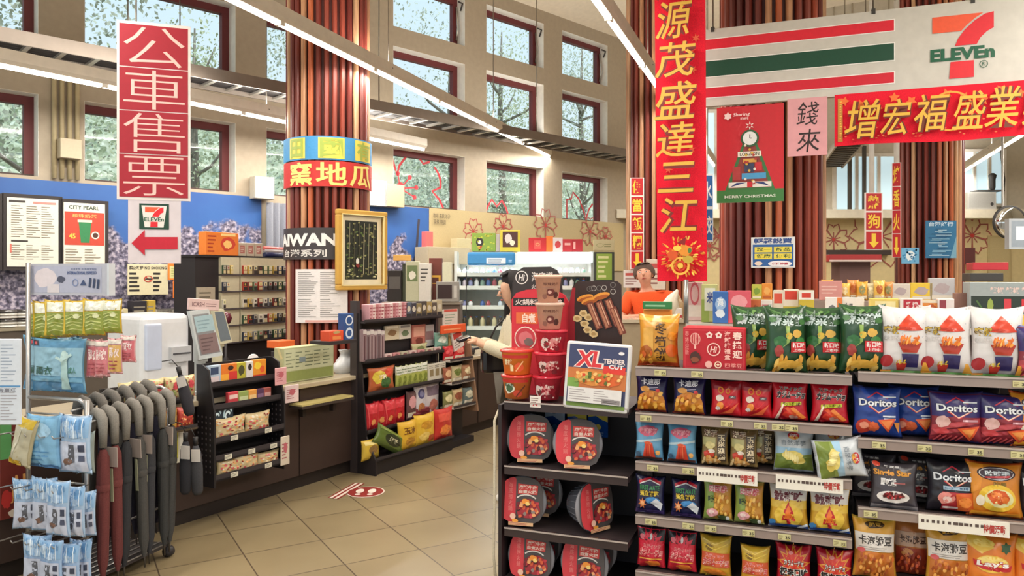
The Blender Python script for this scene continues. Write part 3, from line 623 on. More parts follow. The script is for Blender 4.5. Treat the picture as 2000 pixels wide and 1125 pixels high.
BG['garden'] = (0.135, 0.19, .065, '#bb9a45', '#a8a860', [(poly((.02, .04), (.3, .04), (.4, .5), (.28, .94), (.02, .94)), '#8fa44c'), (poly((.42, .04), (.97, .04), (.97, .9), (.36, .9)), '#d1943a')]+chips(.42, .1, .95, .62, 20, .07, ['#e6b04a', '#c07a26', '#efc468'], 9)+otxt('田園脆', (.2, .68, .86, .86), '#d25a6a', '#f4d6cf', .02, .09)+[(txt('嘴', .16, .44, .42, .6, .05), '#2a3a24'), (blob(.32, .2, .24, .12, 3), '#e3a4a8'), (blob(.3, .22, .12, .06, 6), '#f3d8d4'), (blob(.7, .1, .22, .07, 6), '#4a5a34'), (ell(.85, .09, .06, .05), '#f0efe8')])
BG['squid'] = (0.172, 0.195, .07, '#dba838', '#d8d2cc', [(rect(.02, .62, .98, .95), '#ded8d2'), (rect(.02, .45, .98, .64), '#e6c050')]+otxt('魷鮮味', (.1, .6, .9, .84), '#6e1f2c', '#f0e6e0', .04, .1)+[(blob(.5, .3, .4, .27, 4, 20, .1), '#edc548'), (poly((.5, .6), (.62, .4), (.68, .18), (.55, .18), (.55, .08), (.45, .08), (.45, .18), (.32, .18), (.38, .4)), '#c3242a'), (poly((.5, .53), (.58, .38), (.61, .22), (.39, .22), (.42, .38)), '#ef7a2c'), (rect(.02, .02, .98, .09), '#2c4c92'), (blob(.08, .12, .1, .07, 3), '#4a8ac4'), (poly((.7, .03), (.98, .14), (.98, .08), (.8, .02)), '#e6eaf0'), (rect(.4, .88, .7, .93), '#a8a4a0')])
BG['karab'] = (0.14, 0.19, .065, '#d0263a', '#211c22', [(rect(.02, .68, .98, .94), '#29222a'), (star(.5, .5, .5, .34, 14), '#cf2740'), (ell(.2, .76, .1, .07), '#d9707c'), (blob(.52, .78, .05, .09, 3), '#c9c5c8')]+otxt('スティック', (.22, .5, .88, .6), '#d02a40', '#f6b9b4', .01, .06)+otxt('カラムーチョ', (.08, .3, .94, .49), '#d32a40', '#f8c8bf', .03, .09, .25)+[(blob(.25, .1, .2, .1, 3), '#c0202c'), (blob(.6, .14, .3, .08, 5), '#e0782c'), (line([(.1, .24), (.9, .26)], .03), '#e2a03c')])
BG['karay'] = (0.145, 0.185, .065, '#d8a02e', '#b9912c', [(rect(.02, .6, .98, .94), '#cfa936'), (blob(.3, .72, .18, .09, 4), '#8a6a2c'), (line([(.1, .9), (.5, .8), (.9, .93)], .03), '#f0d060'), (line([(.1, .78), (.5, .68), (.9, .82)], .025), '#e8c84c'), (rect(.02, .25, .98, .6), '#d9603a')]+otxt('スティック', (.15, .48, .8, .58), '#d8404a', '#f8d2c4', .01, .06)+otxt('カラムーチョ', (.06, .28, .94, .47), '#d83a4a', '#fbe0d0', .03, .09, .2)+[(blob(.5, .12, .4, .1, 5), '#ef8a30')])
BG['goku'] = (0.155, 0.185, .065, '#c21d31', '#9a1426', [(star(.5, .55, .5, .3, 13), '#e89a3a'), (star(.5, .55, .4, .26, 13), '#d93a2c'), (blob(.42, .82, .08, .05, 3), '#e08a8a')]+otxt('カラムーチョ', (.2, .52, .8, .66), '#f6efe6', '#31191c', .03, .1, .15)+otxt('極辛口味', (.08, .26, .94, .48), '#17120f', '#f3efe8', .05, .11)+[(blob(.5, .1, .4, .09, 5), '#d02a24'), (poly((.4, .02), (.5, .2), (.62, .02)), '#f0a03c')])
def dor(c1, c2, art, name='Doritos', tc='#eef0f4'):
    return [(poly((.02, .5), (.98, .5), (.98, .94), (.02, .94)), c1), (poly((.02, .03), (.98, .03), (.98, .5), (.02, .5)), c2), (poly((.28, .76), (.5, .9), (.74, .76), (.7, .76), (.5, .87), (.32, .76)), '#c83a4a'),
            (poly((.3, .6), (.36, .6), (.53, .5), (.9, .66), (.92, .7), (.53, .46)), '#d8353f'), (line([(.36, .6), (.53, .485), (.86, .66)], .022), '#f0c8b0')]+otxt(name, (.1, .6, .93, .75), tc, '#1b1c3a', .03, .07)+[(rect(.62, .78, .9, .805), '#dfe3ea')]+art
BG['dorblue'] = (0.2, 0.215, .085, '#233a86', '#28336c', dor('#24459c', '#22408f', [(rect(.62, .4, .9, .43), '#dfe5f0'), (rect(.64, .35, .9, .38), '#c8d2e6'), (blob(.22, .2, .2, .16, 3), '#c8402f'), (blob(.42, .2, .14, .11, 5), '#e0663c'), (blob(.22, .22, .1, .08, 8), '#e89478'), (poly((.5, .34), (.9, .38), (.72, .1)), '#e0582c'), (poly((.57, .32), (.84, .35), (.72, .16)), '#f08a48'), (poly((.85, .3), (.98, .3), (.93, .1)), '#d88a3c')]))
BG['dorred'] = (0.205, 0.21, .085, '#6d2233', '#3b3a78', dor('#3a2f6e', '#8c2733', [(poly((.02, .32), (.98, .5), (.98, .4), (.02, .22)), '#b8434a'), (poly((.02, .2), (.98, .36), (.98, .3), (.02, .12)), '#a02c38'), (blob(.22, .4, .16, .13, 3), '#dcb0aa'), (blob(.2, .22, .17, .07, 5), '#c23a40'), (poly((.5, .28), (.95, .34), (.74, .04)), '#e85a2c'), (poly((.58, .26), (.86, .29), (.74, .11)), '#f29a4c'), (rect(.6, .42, .92, .46), '#c6909a')]+[(line([(.08+.1*i, .03), (.2+.1*i, .14)], .03), '#d8565a') for i in range(5)]))
BG['dorblack'] = (0.195, 0.215, .08, '#1f1c24', '#1c1a22', dor('#26222a', '#221d26', [(rect(.3, .44, .86, .51), '#a9c1d4'), (txt('燒烤豬排', .32, .45, .84, .5, .01), '#3a5a7c'), (rect(.28, .04, .96, .4), '#b02c33'), (blob(.36, .28, .2, .13, 3), '#e08a80'), (blob(.38, .26, .11, .07, 6), '#f4d0c8'), (poly((.55, .38), (.9, .4), (.96, .06), (.6, .05)), '#e0662a'), (blob(.75, .22, .15, .12, 8), '#f08c3c'), (rect(.3, .08, .6, .12), '#e6d2cc')]))
BG['single'] = (0.19, 0.195, .06, '#463f45', '#3b353a', [(txt('饗宴星', .3, .88, .62, .93, .03), '#e6e2e0'), (txt('Single Star', .06, .68, .88, .84, .04), '#e09a35'), (txt('原味醬', .2, .5, .55, .66, .04), '#e9e5e4'), (rect(.5, .55, .75, .58), '#a05a5a'), (ell(.48, .27, .36, .13), '#e9e2de'), (blob(.48, .29, .28, .09, 4), '#7a2a30')]+chips(.28, .24, .68, .36, 14, .04, ['#c23a40', '#4a1a20', '#a02a30'], 5)+[(rect(.02, .02, .98, .1), '#6f6a6e'), (ell(.14, .95, .08, .05), '#d0442f')])
BG['orange'] = (0.205, 0.22, .08, '#de8a2a', '#c8541f', [(poly((.02, .95), (.3, .95), (.2, .5), (.02, .4)), '#ef9a30'), (ell(.52, .8, .36, .13), '#3c2a30'), (ell(.52, .8, .33, .11), '#e5e2e2'), (ell(.52, .8, .31, .1), '#4a3a44')]+otxt('咕咕手', (.3, .75, .78, .86), '#e9eef2', '#6a7a8a', .03, .08)+[(poly((.3, .71), (.75, .74), (.78, .78), (.3, .74)), '#c8303a'), (txt('脆薯', .44, .58, .7, .66, .02), '#8a6a1c'), (ell(.52, .36, .36, .25), '#f0c53c'), (ell(.55, .36, .28, .17), '#e8e2a8'), (blob(.55, .38, .24, .15, 5), '#d65a24'), (blob(.5, .42, .13, .07, 6), '#ef8a3c'), (blob(.66, .34, .08, .07, 9), '#e2762e'), (ell(.2, .3, .08, .1), '#e6d8c0'), (rect(.05, .03, .95, .1), '#ef9e2c')])
NUT = [(blob(.5, .9, .26, .07, 3), '#4a3018'), (txt('脆豆', .36, .87, .66, .94, .03), '#d8a43c'), (rect(.02, .46, .98, .76), '#e8e0d8'), (txt('卡滋脆豆', .1, .56, .92, .72, .02), '#3a322e'), (rule(.1, .48, .9, .54, 2), '#a8a09a'), (rect(.05, .02, .95, .45), '#cf7a30'), (ell(.16, .47, .1, .04), '#d65a5a')]+chips(.08, .04, .92, .42, 60, .05, ['#e89a44', '#c9641f', '#f0b05c', '#d9822e', '#a84e1c'], 8)
BG['nuts'] = (0.175, 0.25, .07, '#e2a63a', '#e8c050', NUT)
BG['nutsred'] = (0.15, 0.24, .06, '#c87a3c', '#c85c28', [(rect(.02, .5, .98, .76), '#d9b49c'), (txt('卡滋脆豆', .12, .56, .92, .7, .02), '#4a2a24'), (rect(.05, .02, .95, .48), '#a03a24'), (blob(.35, .4, .2, .08, 3), '#d8904c')]+chips(.08, .04, .92, .36, 40, .05, ['#c8502a', '#8a2a1a', '#d9703c'], 5))
BG['lay'] = (0.2, 0.235, .08, '#e9822c', '#e07a28', [(poly((.02, .95), (.4, .95), (.55, .78), (.3, .66), (.02, .8)), '#ecc04a'), (ell(.36, .84, .2, .07), '#f2d26a'), (star(.78, .78, .11, .07, 6), '#3c5a2c'), (ell(.5, .5, .34, .15), '#f2c24a'), (ell(.5, .55, .3, .08), '#f7dc80'), (poly((.12, .56), (.3, .5), (.7, .46), (.9, .5), (.86, .4), (.6, .38), (.3, .41), (.14, .46)), '#c8232f')]+otxt("Lay's", (.18, .43, .84, .56), '#f6f1ec', '#c8232f', .04, .08, .1)+[(txt('樂事洋芋片', .2, .18, .8, .26, .02), '#a03a1a'), (blob(.5, .08, .4, .06, 4), '#f0a840')])
BG['bamboo'] = (.2, .245, .1, '#d1912f', '#e0963a', [(poly((.02, .95), (.98, .9), (.98, .82), (.5, .86), (.02, .88)), '#f0a83c'), (poly((.12, .18), (.4, .2), (.4, .75), (.12, .72)), '#dba548'), (txt('冬', .44, .6, .74, .84, .02), '#41260f'), (txt('筍', .44, .36, .74, .58, .02), '#41260f'), (txt('餅', .42, .1, .76, .35, .02), '#41260f'), (blob(.2, .26, .2, .15, 3), '#a85a1c'), (blob(.86, .3, .15, .14, 8), '#dd6a1e'), (blob(.88, .58, .12, .09, 4), '#e3962a'), (rect(.02, .01, .98, .08), '#b5421a')]+chips(.06, .08, .4, .25, 10, .06, ['#e0862a', '#c85a18', '#e8a23c'], 4)+[(txt('冬筍', .46, .7, .72, .86, .0), '#8f6a2c')])
BG['green'] = (.19, .29, .1, '#1f4526', '#2d5230', [(txt('蔬菜餅', .08, .7, .92, .88, .03), '#c9d8d6'), (poly((.42, .7), (.52, .7), (.5, .45), (.2, .3), (.3, .42), (.44, .5)), '#8fae5a'), (blob(.72, .58, .14, .07, 4), '#d6a94a'), (blob(.5, .55, .1, .06, 6), '#cfae3e'), (blob(.28, .46, .16, .1, 8), '#2f6a34'), (blob(.8, .46, .14, .08, 9), '#3a7a3c'), (blob(.86, .76, .1, .05, 3), '#3a6a34'), (blob(.14, .8, .1, .05, 3), '#45763c'), (rect(.54, .3, .97, .46), '#cf2a32'), (txt('新口味', .58, .37, .93, .45, .03), '#f4e9e4'), (txt('上市中', .6, .31, .9, .36, .02), '#f4e9e4'), (blob(.25, .32, .12, .1, 5), '#a03a34')]+chips(.14, .06, .86, .2, 12, .1, ['#e2b04a', '#d89a38', '#efc668'], 4, .5)+[(blob(.5, .12, .34, .07, 4), '#e0ad45')]+[(line([(.1, .95), (.2+.07*i, .86+.01*(i % 3))], .02), '#56804a') for i in range(5)]+chips(.08, .88, .92, .94, 8, .07, ['#3f6e36', '#6a9250', '#27502a'], 11, .4))
BG['white'] = (.2, .28, .09, '#ddd9d8', '#d2cecd', [(dots(.04, .5, .96, .93, 26, .006, 4), '#8a94a8'), (poly((.56, .88), (.84, .66), (.3, .66)), '#da4427'), (ell(.57, .65, .3, .025), '#c63a22')]+otxt('麥叔', (.03, .57, .38, .7), '#c8a83a', '#5a4420', .02, .08)+[(txt('OLDER', .03, .48, .36, .55, .01), '#c7c2c0'), (poly((.32, .45), (.84, .45), (.72, .3), (.42, .3)), '#b2361e'), (poly((.4, .28), (.76, .28), (.72, .08), (.46, .08)), '#312a5e')]+chips(.36, .44, .8, .52, 24, .06, ['#e8862a', '#d86a1e', '#f0a03c'], 4, .35)+[(ell(.1, .17, .12, .09), '#a8242c'), (poly((.28, .14), (.5, .14), (.46, .02), (.32, .02)), '#c8382a')]+chips(.29, .14, .49, .18, 10, .03, ['#d9b83c', '#e8cf5a', '#b8962c'], 6, .4)+[(poly((.82, .16), (.88, .16), (.95, .02), (.76, .02)), '#e0a03a'), (rect(.03, .0, .97, .03), '#4a7a3c'), (rect(.0, .015, .2, .04), '#c8842c')])
NB = {}
def bag(F, key, u, z, label, d0=.03, rz=0., name='snack_bag', cat='snack bag', g=None, lean=.09, dx=0., sc=1., rx=None, ry=0.):
    """stand a bag on a shelf of frame F, its middle seen at picture column u, d0 behind the shelf edge"""
    w, h, d, base, seal, lay = BG[key]; dd = d0+d*.5+.012
    p = F.pt(F.t(u, dd)+dx, z+.004, dd); n = NB.get(key, 0); NB[key] = n+1
    if n == 0:
        mb = MB(); make_bag(mb, w, h, d, base, seal, lay, len(NB)); o = mb.build(name, None, p, F.rz+rz, None, None, -lean if rx is None else rx, ry); BG[key+'_o'] = o
    else:
        o = BG[key+'_o'].copy(); COL.objects.link(o); o.location = p; o.rotation_euler = (-lean if rx is None else rx, ry, F.rz+rz)
    o.scale = (sc, 1, sc)
    return tag(o, label, cat, g)

# ------------------------------------------------------------------ gondola units
RAIL = '#97867f'; DK = '#2a2225'
def shelf(e, x0, x1, z, y0, y1, rail=RAIL, tags=(), th=.025, promo=(), rh=.042):
    m = MB(); m.bx(x0, x1, y0+.012, y1, z-th, z, M('#3d3335')); s = m.build('shelf', e)
    m = MB(); m.bx(x0, x1, y0-.004, y0+.012, z-rh+.008, z+.01, M(rail, 'gloss')); m.bx(x0, x1, y0-.008, y0, z+.003, z+.01, M('#b5a7a0', 'gloss')); m.build('price_rail', s)
    for x in tags:
        m = MB(); m.bx(x-.026, x+.026, y0-.009, y0-.005, z-rh+.014, z-.002, M('#cfc794')); m.art([(rule(x-.023, z-rh+.018, x-.002, z-.006, 3), '#8a7a4a'), (txt('35', x+.004, z-rh+.02, x+.022, z-.01, .02), '#3a3326'), (rect(x+.008, z-rh+.015, x+.024, z-rh+.018), '#a8a03c')], lambda a, b, o: (a, y0-.0095-o, b), 0.0004, .0003); m.build('price_tag', s)
    for x, w in promo:
        m = MB(); m.bx(x-w/2, x+w/2, y0-.012, y0-.006, z-rh-.012, z+.006, M('#ece6da')); m.art([(rule(x-w*.47, z-rh+.012, x+w*.25, z-.006, 1, .5, 4, 12), '#5a4a44'), (txt('特價活動', x+w*.22, z-rh-.002, x+w*.46, z-.008, .03), '#b53a34')], lambda a, b, o: (a, y0-.0125-o, b), 0.0004, .0003); m.build('promo_strip', s)
    return s
def unit(name, label, F, t0, t1, zs, ztop, depth=.42, base=.12, rails=None, perf=True, cat='shelf unit', tags=None, promo=None, rail=RAIL, g=None):
    e = E(name, label, cat, F.pt(t0, 0, 0), F.rz, g); w = t1-t0
    m = MB(); m.bx(0, w, depth, depth+.02, .05, ztop, M('#221b20')); m.build('back_panel', e)
    for x in (0, w):
        m = MB(); m.bx(x-.014, x+.014, depth-.03, depth+.025, 0, ztop, M('#4a4144'))
        for i in range(int(ztop/.05)): m.bx(x-.006, x+.006, depth-.032, depth-.029, .1+i*.05, .125+i*.05, M('#120e10'))
        m.build('upright', e)
    m = MB(); m.bx(0, w, .02, depth, 0, base-.02, M('#2b2426')); m.build('base', e)
    for i, z in enumerate(zs): shelf(e, .004, w-.004, z, 0, depth, rail, (tags or {}).get(i, ()), promo=(promo or {}).get(i, ()))
    return e
Z1 = [1.172, .957, .73, .48, .22]; Z2 = [1.19, .91, .618, .31, .1]
a0, a1 = G.t(1240), G.t(1666); b0, b1 = G.t(1674), G.t(2075)
tt = lambda *us: [G.t(u)-a0 for u in us]
unit('snack_shelf', 'dark shelf unit of small chip bags with five tiers and grey price rails', G, a0, a1, Z1, 1.17, tags={0: tt(1290, 1362), 1: tt(1262, 1420, 1485, 1520, 1546), 2: tt(1275, 1345), 3: tt(1272, 1345, 1388, 1462, 1532, 1640)}, promo={2: [(tt(1420)[0], .26), (tt(1580)[0], .27)]})
tt2 = lambda *us: [G.t(u)-b0 for u in us]
unit('snack_shelf', 'dark shelf unit of large chip bags cut by the right edge of the photo', G, b0, b1, Z2, 1.19, tags={0: tt2(1992), 1: tt2(1716, 1805, 1905, 1988), 2: tt2(1700)}, promo={2: [(tt2(1880)[0], .32)]})
# small bags, unit one
for u, k, lb in ((1273, 'corn', 'navy and orange chip bag at the left end of the second tier'), (1346, 'corn', 'navy and orange chip bag standing right of its twin on the second tier'),
                 (1418, 'redq', 'red chip bag with a dark red top beside the navy ones'), (1477, 'redq', 'shorter red chip bag left of the black lettered red bags'),
                 (1542, 'kara', 'red stick chip bag with black outlined lettering, left of two'), (1620, 'kara', 'red stick chip bag with black outlined lettering, right of two')): bag(G, k, u, Z1[1], lb)
for u, k, lb in ((1268, 'bluepink', 'blue chip bag with pink lettering at the left end of the third tier'), (1332, 'bluepink', 'blue chip bag with pink lettering right of its twin'),
                 (1396, 'multi', 'brown and cream chip bag beside the blue bags'), (1452, 'multi', 'brown and cream chip bag in front of another, third tier'),
                 (1550, 'natural', 'white and green potato chip bag standing upright'), (1628, 'natural', 'white and green potato chip bag shaded behind the fallen one')): bag(G, k, u, Z1[2], lb, d0=.03 if u != 1628 else .1)
bag(G, 'multi', 1487, Z1[2], 'brown and cream chip bag half hidden behind its neighbours', d0=.12)
w, h, d = BG['natural'][:3]
o = bag(G, 'natural', 1640, Z1[2]+.06, 'white and green chip bag fallen on its side across the shelf edge', d0=-.06, rx=-.35, ry=math.radians(80), rz=-.25); o.location = G.pt(G.t(1592), Z1[2]+.078, .0)
for u, k, lb in ((1270, 'fire', 'navy bag with red chevron and shark at the left end of the fourth tier'), (1340, 'fire', 'navy bag with red chevron and shark, second on the fourth tier'),
                 (1402, 'garden', 'green and gold chip bag with pink lettering, left of two'), (1463, 'garden', 'green and gold chip bag with pink lettering, right of two'),
                 (1540, 'squid', 'white and yellow squid snack bag with red arrow shape, left of two'), (1620, 'squid', 'white and yellow squid snack bag at the right end of the fourth tier')): bag(G, k, u, Z1[3], lb)
for u, k, lb in ((1272, 'karab', 'red and black chip bag at the left end of the lowest tier'), (1332, 'karab', 'red and black chip bag, second on the lowest tier'),
                 (1398, 'karay', 'yellow and orange chip bag beside the red and black ones'), (1475, 'karay', 'yellow and orange chip bag slumped lower in front'),
                 (1550, 'goku', 'crimson chip bag with bold black characters, left of two'), (1630, 'goku', 'crimson chip bag with bold black characters at the right end')): bag(G, k, u, Z1[4], lb, d0=.03 if u != 1475 else .01, sc=1 if u != 1475 else .9)
# large bags, unit two
for u, k, lb, dd in ((1712, 'dorblue', 'royal blue tortilla chip bag at the left end of the large bags', .03), (1785, 'dorblue', 'royal blue tortilla chip bag set back behind its neighbours', .1),
                     (1866, 'dorred', 'blue and dark red tortilla chip bag in the middle', .02), (1962, 'dorred', 'blue and dark red tortilla chip bag near the right edge', .03),
                     (1905, 'dorblack', 'dark tortilla chip bag shaded between the two red ones', .16), (2030, 'orange', 'orange bag poking in at the right edge beside the red tortilla bag', .03)): bag(G, k, u, Z2[1], lb, dd)
for u, k, lb, dd in ((1745, 'single', 'charcoal bag with gold lettering leaning out over the shelf edge', .0), (1706, 'single', 'charcoal bag with gold lettering in the shade at the left', .15), (1800, 'single', 'charcoal bag with gold lettering behind the front one', .14),
                     (1858, 'dorblack', 'black tortilla chip bag with blue strip on the third tier', .03), (1942, 'orange', 'orange chip bag with dark oval badge and yellow disc', .02), (2035, 'dorblack', 'black tortilla chip bag at the far right of the third tier', .05)): bag(G, k, u, Z2[2], lb, dd)
for u, k, lb, dd in ((1708, 'nuts', 'tall yellow bag of corn nuts with white label, left one', .02), (1780, 'nutsred', 'shaded brown bag of corn nuts between the yellow ones', .12), (1852, 'nuts', 'tall yellow bag of corn nuts with white label, beside the orange chips', .03),
                     (1935, 'lay', 'orange potato chip bag with yellow disc and red ribbon', .02), (2030, 'lay', 'orange potato chip bag cut by the right edge', .03)): bag(G, k, u, Z2[3], lb, dd)
# top of the gondola
bag(G, 'bamboo', 1286, Z1[0], 'large orange bag with brown vertical characters on the gondola top', .03)
for u, dd, rz, lb in ((1470, .07, .35, 'dark green vegetable cracker bag turned left beside the red box'), (1536, .0, .3, 'dark green vegetable cracker bag standing forward over the shelf edge'), (1605, .06, -.1, 'dark green vegetable cracker bag, third of four'), (1684, .02, 0, 'dark green vegetable cracker bag next to the white bags')):
    bag(G, 'green', u, Z1[0]+(.012 if u > 1670 else 0), lb, dd, rz)
for u, lb in ((1768, 'white snack bag with red cone picture beside the green bags'), (1848, 'white snack bag with red cone picture in the middle of three'), (1948, 'white snack bag with red cone picture near the right edge')): bag(G, 'white', u, Z2[0], lb, .02)
bag(G, 'dorred', 2040, Z2[0], 'dark red bag at the far right of the top tier', .0)
# red gift box
X = PX(G, 1334, 722, .03); mb = MB(); w = X.p(1456, 0)[0]; h = X.p(1395, 640)[1]
mb.rbx(0, w, 0, .14, .004, h, M('#c2202f', 'card'), .004, 1); A = [(rect(.008, .01, w-.008, h-.01), '#d4404a'), (rect(.011, .014, w-.011, h-.014), '#bd1f2e')]
PK = '#f2b9ae'
A += [(ell(w*.2, h*.73, w*.085, h*.14), PK), (ell(w*.2, h*.73, w*.075, h*.125), '#c2303a')]+[(line([(w*(.2+.025*k), h*.61), (w*(.2+.03*k), h*.73), (w*(.2+.025*k), h*.85)], .0025), PK) for k in (-2, -1, 0, 1, 2)]+[(rect(w*.185, h*.5, w*.215, h*.6), PK)]
for x, z in ((.43, .83), (.58, .83)): A += [(star(w*x, h*z, .017, .012, 5), '#f4dcd2'), (ell(w*x, h*z, .005), '#c2303a')]
A += [(ring(w*.5, h*.5, .03, .005), '#f4c9bf'), (txt('Hi', w*.45, h*.43, w*.55, h*.57, .03, .2), '#f4c9bf'), (ell(w*.42, h*.15, .016), '#eeb2a8'), (ring(w*.57, h*.15, .016, .005), '#f4dcc0'), (star(w*.57, h*.15, .009, .004, 4), '#f4dcc0'),
      (blob(w*.2, h*.3, w*.1, h*.16, 3), '#4a2a24'), (blob(w*.2, h*.25, w*.08, h*.07, 5), '#8a4a34'), (vtxt('春捲迎新', w*.04, h*.35, w*.1, h*.92), '#e79a92'), (vtxt('海鮮樓禮盒', w*.67, h*.27, w*.77, h*.93, .02), '#f2c0b6'), (vtxt('春捲迎', w*.8, h*.3, w*.95, h*.93, .03), '#f6d8cc'), (txt('四季豆', w*.68, h*.09, w*.95, h*.2, .01), '#e79a92')]
mb.art(A, lambda x, z, o: (x, -o, z)); mb.build('gift_box', None, X.loc, X.rz, ('red gift box with white lantern and flower print on the gondola top', 'gift box'))
# ------------------------------------------------------------------ end unit with instant hot pots
c0, c1 = G.t(984), G.t(1228); EX = lambda u, d=0: G.t(u, d)-c0
Z3 = [.972, .652, .345, .07]
e = unit('hotpot_shelf', 'dark shelf unit stocked with instant hot pot tubs at the end of the gondola', G, c0, c1, Z3, .96, rail='#3a2f31')
m = MB(); m.bx(-.03, -.012, .0, .44, .02, .96, M('#2a2022')); m.build('side_panel', e)
m = MB(); m.tube([(-.035, .02, .93), (-.05, 0, .88), (-.045, -.01, .5), (-.055, 0, .2), (-.045, .01, .05)], .007, M('#c9bda6', 'cloth'), 6); m.build('strap', e)
def tub_proto():
    e = E('hotpot_tub', '', 'hot pot tub'); cz_ = .118
    m = MB(); m.lathe([(.001, -.115), (.07, -.115), (.078, -.105), (.103, -.008), (.103, 0)], M('#55565e', 'gloss'), 28, 0, 0, cz_, axis='y', cap=False)
    for k in range(20):
        a = 2*math.pi*k/20; m.tube([(.08*math.cos(a), .098, cz_+.08*math.sin(a)), (.101*math.cos(a), .012, cz_+.101*math.sin(a))], .0025, M('#6b6c76', 'gloss'), 5)
    m.build('bowl', e)
    m = MB(); m.lathe([(.1, -.004), (.116, -.002), (.118, .004), (.114, .01), (.1, .012), (.04, .018), (.001, .019)], M('#8d8a90', 'gloss'), 28, 0, 0, cz_, axis='y'); m.build('lid', e)
    m = MB(); P = []
    for i in range(28):
        a = 2*math.pi*i/28; c, s = math.cos(a), math.sin(a); x = .102*abs(c)**.6*(1 if c > 0 else -1); z = cz_+.113*abs(s)**.62*(1 if s > 0 else -1); P.append((x*(1 if z > .03 else .8), max(z, .006)))
    m.prism(P, -.023, -.019, M('#544c4c', 'card'))
    def half(f): return [(x, z) for x, z in P if f(x, z)]
    L = [p for p in P if p[0] < -.03]; L = sorted(L, key=lambda p: math.atan2(p[1]-cz_, -p[0]-.0)); 
    A = [(poly(*([(-.03, .02)]+[p for p in sorted(L, key=lambda p: p[1])]+[(-.03, .222)])), '#d8424a'), (vtxt('海底撈火鍋', -.066, .07, -.046, .205), '#e88a86'),
         (poly((-.02, .152), (.075, .152), (.078, .195), (-.02, .2)), '#d8433f'), (txt('麻辣牛肉', -.014, .176, .07, .194, .03), '#f4d9cc'), (txt('自煮火鍋', -.014, .156, .07, .172, .03), '#f4d9cc'),
         (line(arc(.022, .105, .06, .045, 40, 140), .006), '#e8dfd8'), (blob(.03, .085, .062, .05, 3, 20, .15), '#a8303a')]
    A += chips(-.02, .05, .08, .115, 34, .012, ['#c8404a', '#7a2630', '#e0808a', '#5a2a2c', '#d9603c', '#f0a870', '#8f8078'], 2)
    A += [(blob(.02, .12, .022, .014, 4), '#f0953a'), (blob(.03, .11, .012, .01, 7), '#f6d07a'), (ell(-.04, .05, .014, .014), '#e8b9a4'), (blob(-.028, .03, .018, .009, 5), '#e89a3c'), (rect(-.06, .008, .06, .024), '#dcae82'), (rule(-.055, .01, .05, .022, 2), '#a8443a')]
    m.art(A, lambda x, z, o: (x, -.023-o, z), .0006, .0003); m.build('sleeve', e); e.scale = (1.05, 1.05, 1.05)
    return e
TP = tub_proto(); first = True
for u, z, d, rz, rx, lb in ((1036, Z3[1], .1, .24, -.16, 'hot pot tub with red and grey sleeve, left one on the second tier'), (1128, Z3[1], .07, .2, -.14, 'hot pot tub with red and grey sleeve below the large printed tray'),
                            (1020, Z3[2], .06, .12, -.13, 'hot pot tub in front of another at the left of the third tier'), (1054, Z3[2], .24, .0, -.1, 'hot pot tub set back behind the front left one on the third tier'),
                            (1163, Z3[2], .11, 1.0, -.1, 'hot pot tub turned to show its blue-grey bowl, third tier'), (1036, Z3[3], .06, .02, -.12, 'hot pot tub cut by the bottom edge, front left of the lowest tier'),
                            (1053, Z3[3]+.02, .22, .0, -.1, 'hot pot tub behind the front left one on the lowest tier'), (1140, Z3[3], .07, -.05, -.12, 'hot pot tub cut by the bottom edge, front right of the lowest tier'), (1158, Z3[3]+.02, .22, .0, -.1, 'hot pot tub behind the front right one on the lowest tier')):
    p = G.pt(G.t(u, d), z+.003, d)
    if first: TP.location = p; TP.rotation_euler = (rx, 0, G.rz+rz); TP['label'] = lb; TP['group'] = 'hot pot tubs'; first = False
    else: copy(TP, p, G.rz+rz, lb, 'hot pot tubs', rx=rx)
# blue cards on hooks behind the tubs
for u, c, lb in ((1084, '#b9c4d6', 'blue and silver card hanging on a hook, leftmost of three'), (1127, '#d9c23c', 'blue card with yellow top hanging in the middle of three'), (1168, '#d9c23c', 'blue card with yellow top hanging at the right of three')):
    d = .33; X = PX(G, u-19, 852, d); w = X.p(u+19, 0)[0]; h = X.p(u, 799)[1]; mb = MB(); mb.bx(0, w, 0, .012, 0, h, M('#1f4f9e', 'gloss'))
    mb.art([(poly((0, h), (w, h), (w, h*.55), (w*.7, h*.62), (w*.4, h*.75), (0, h*.7)), c), (ell(w*.45, h*.88, w*.14, h*.04), '#221c20'), (blob(w*.5, h*.35, w*.18, h*.12, 3), '#e0cf5a' if c[1] == 'd' else '#3f86c8'), (rule(w*.1, h*.05, w*.9, h*.2, 2), '#8fb0dc')])
    o = mb.build('hanging_card', None, X.loc, X.rz, (lb, 'hanging card', 'cards on hooks in the hot pot unit')); m = MB(); m.tube([(w*.45, .012, h*.9), (w*.45, -.03, h*.92)], .003, M('#9a9490', 'metal'), 5); m.build('hook', o)
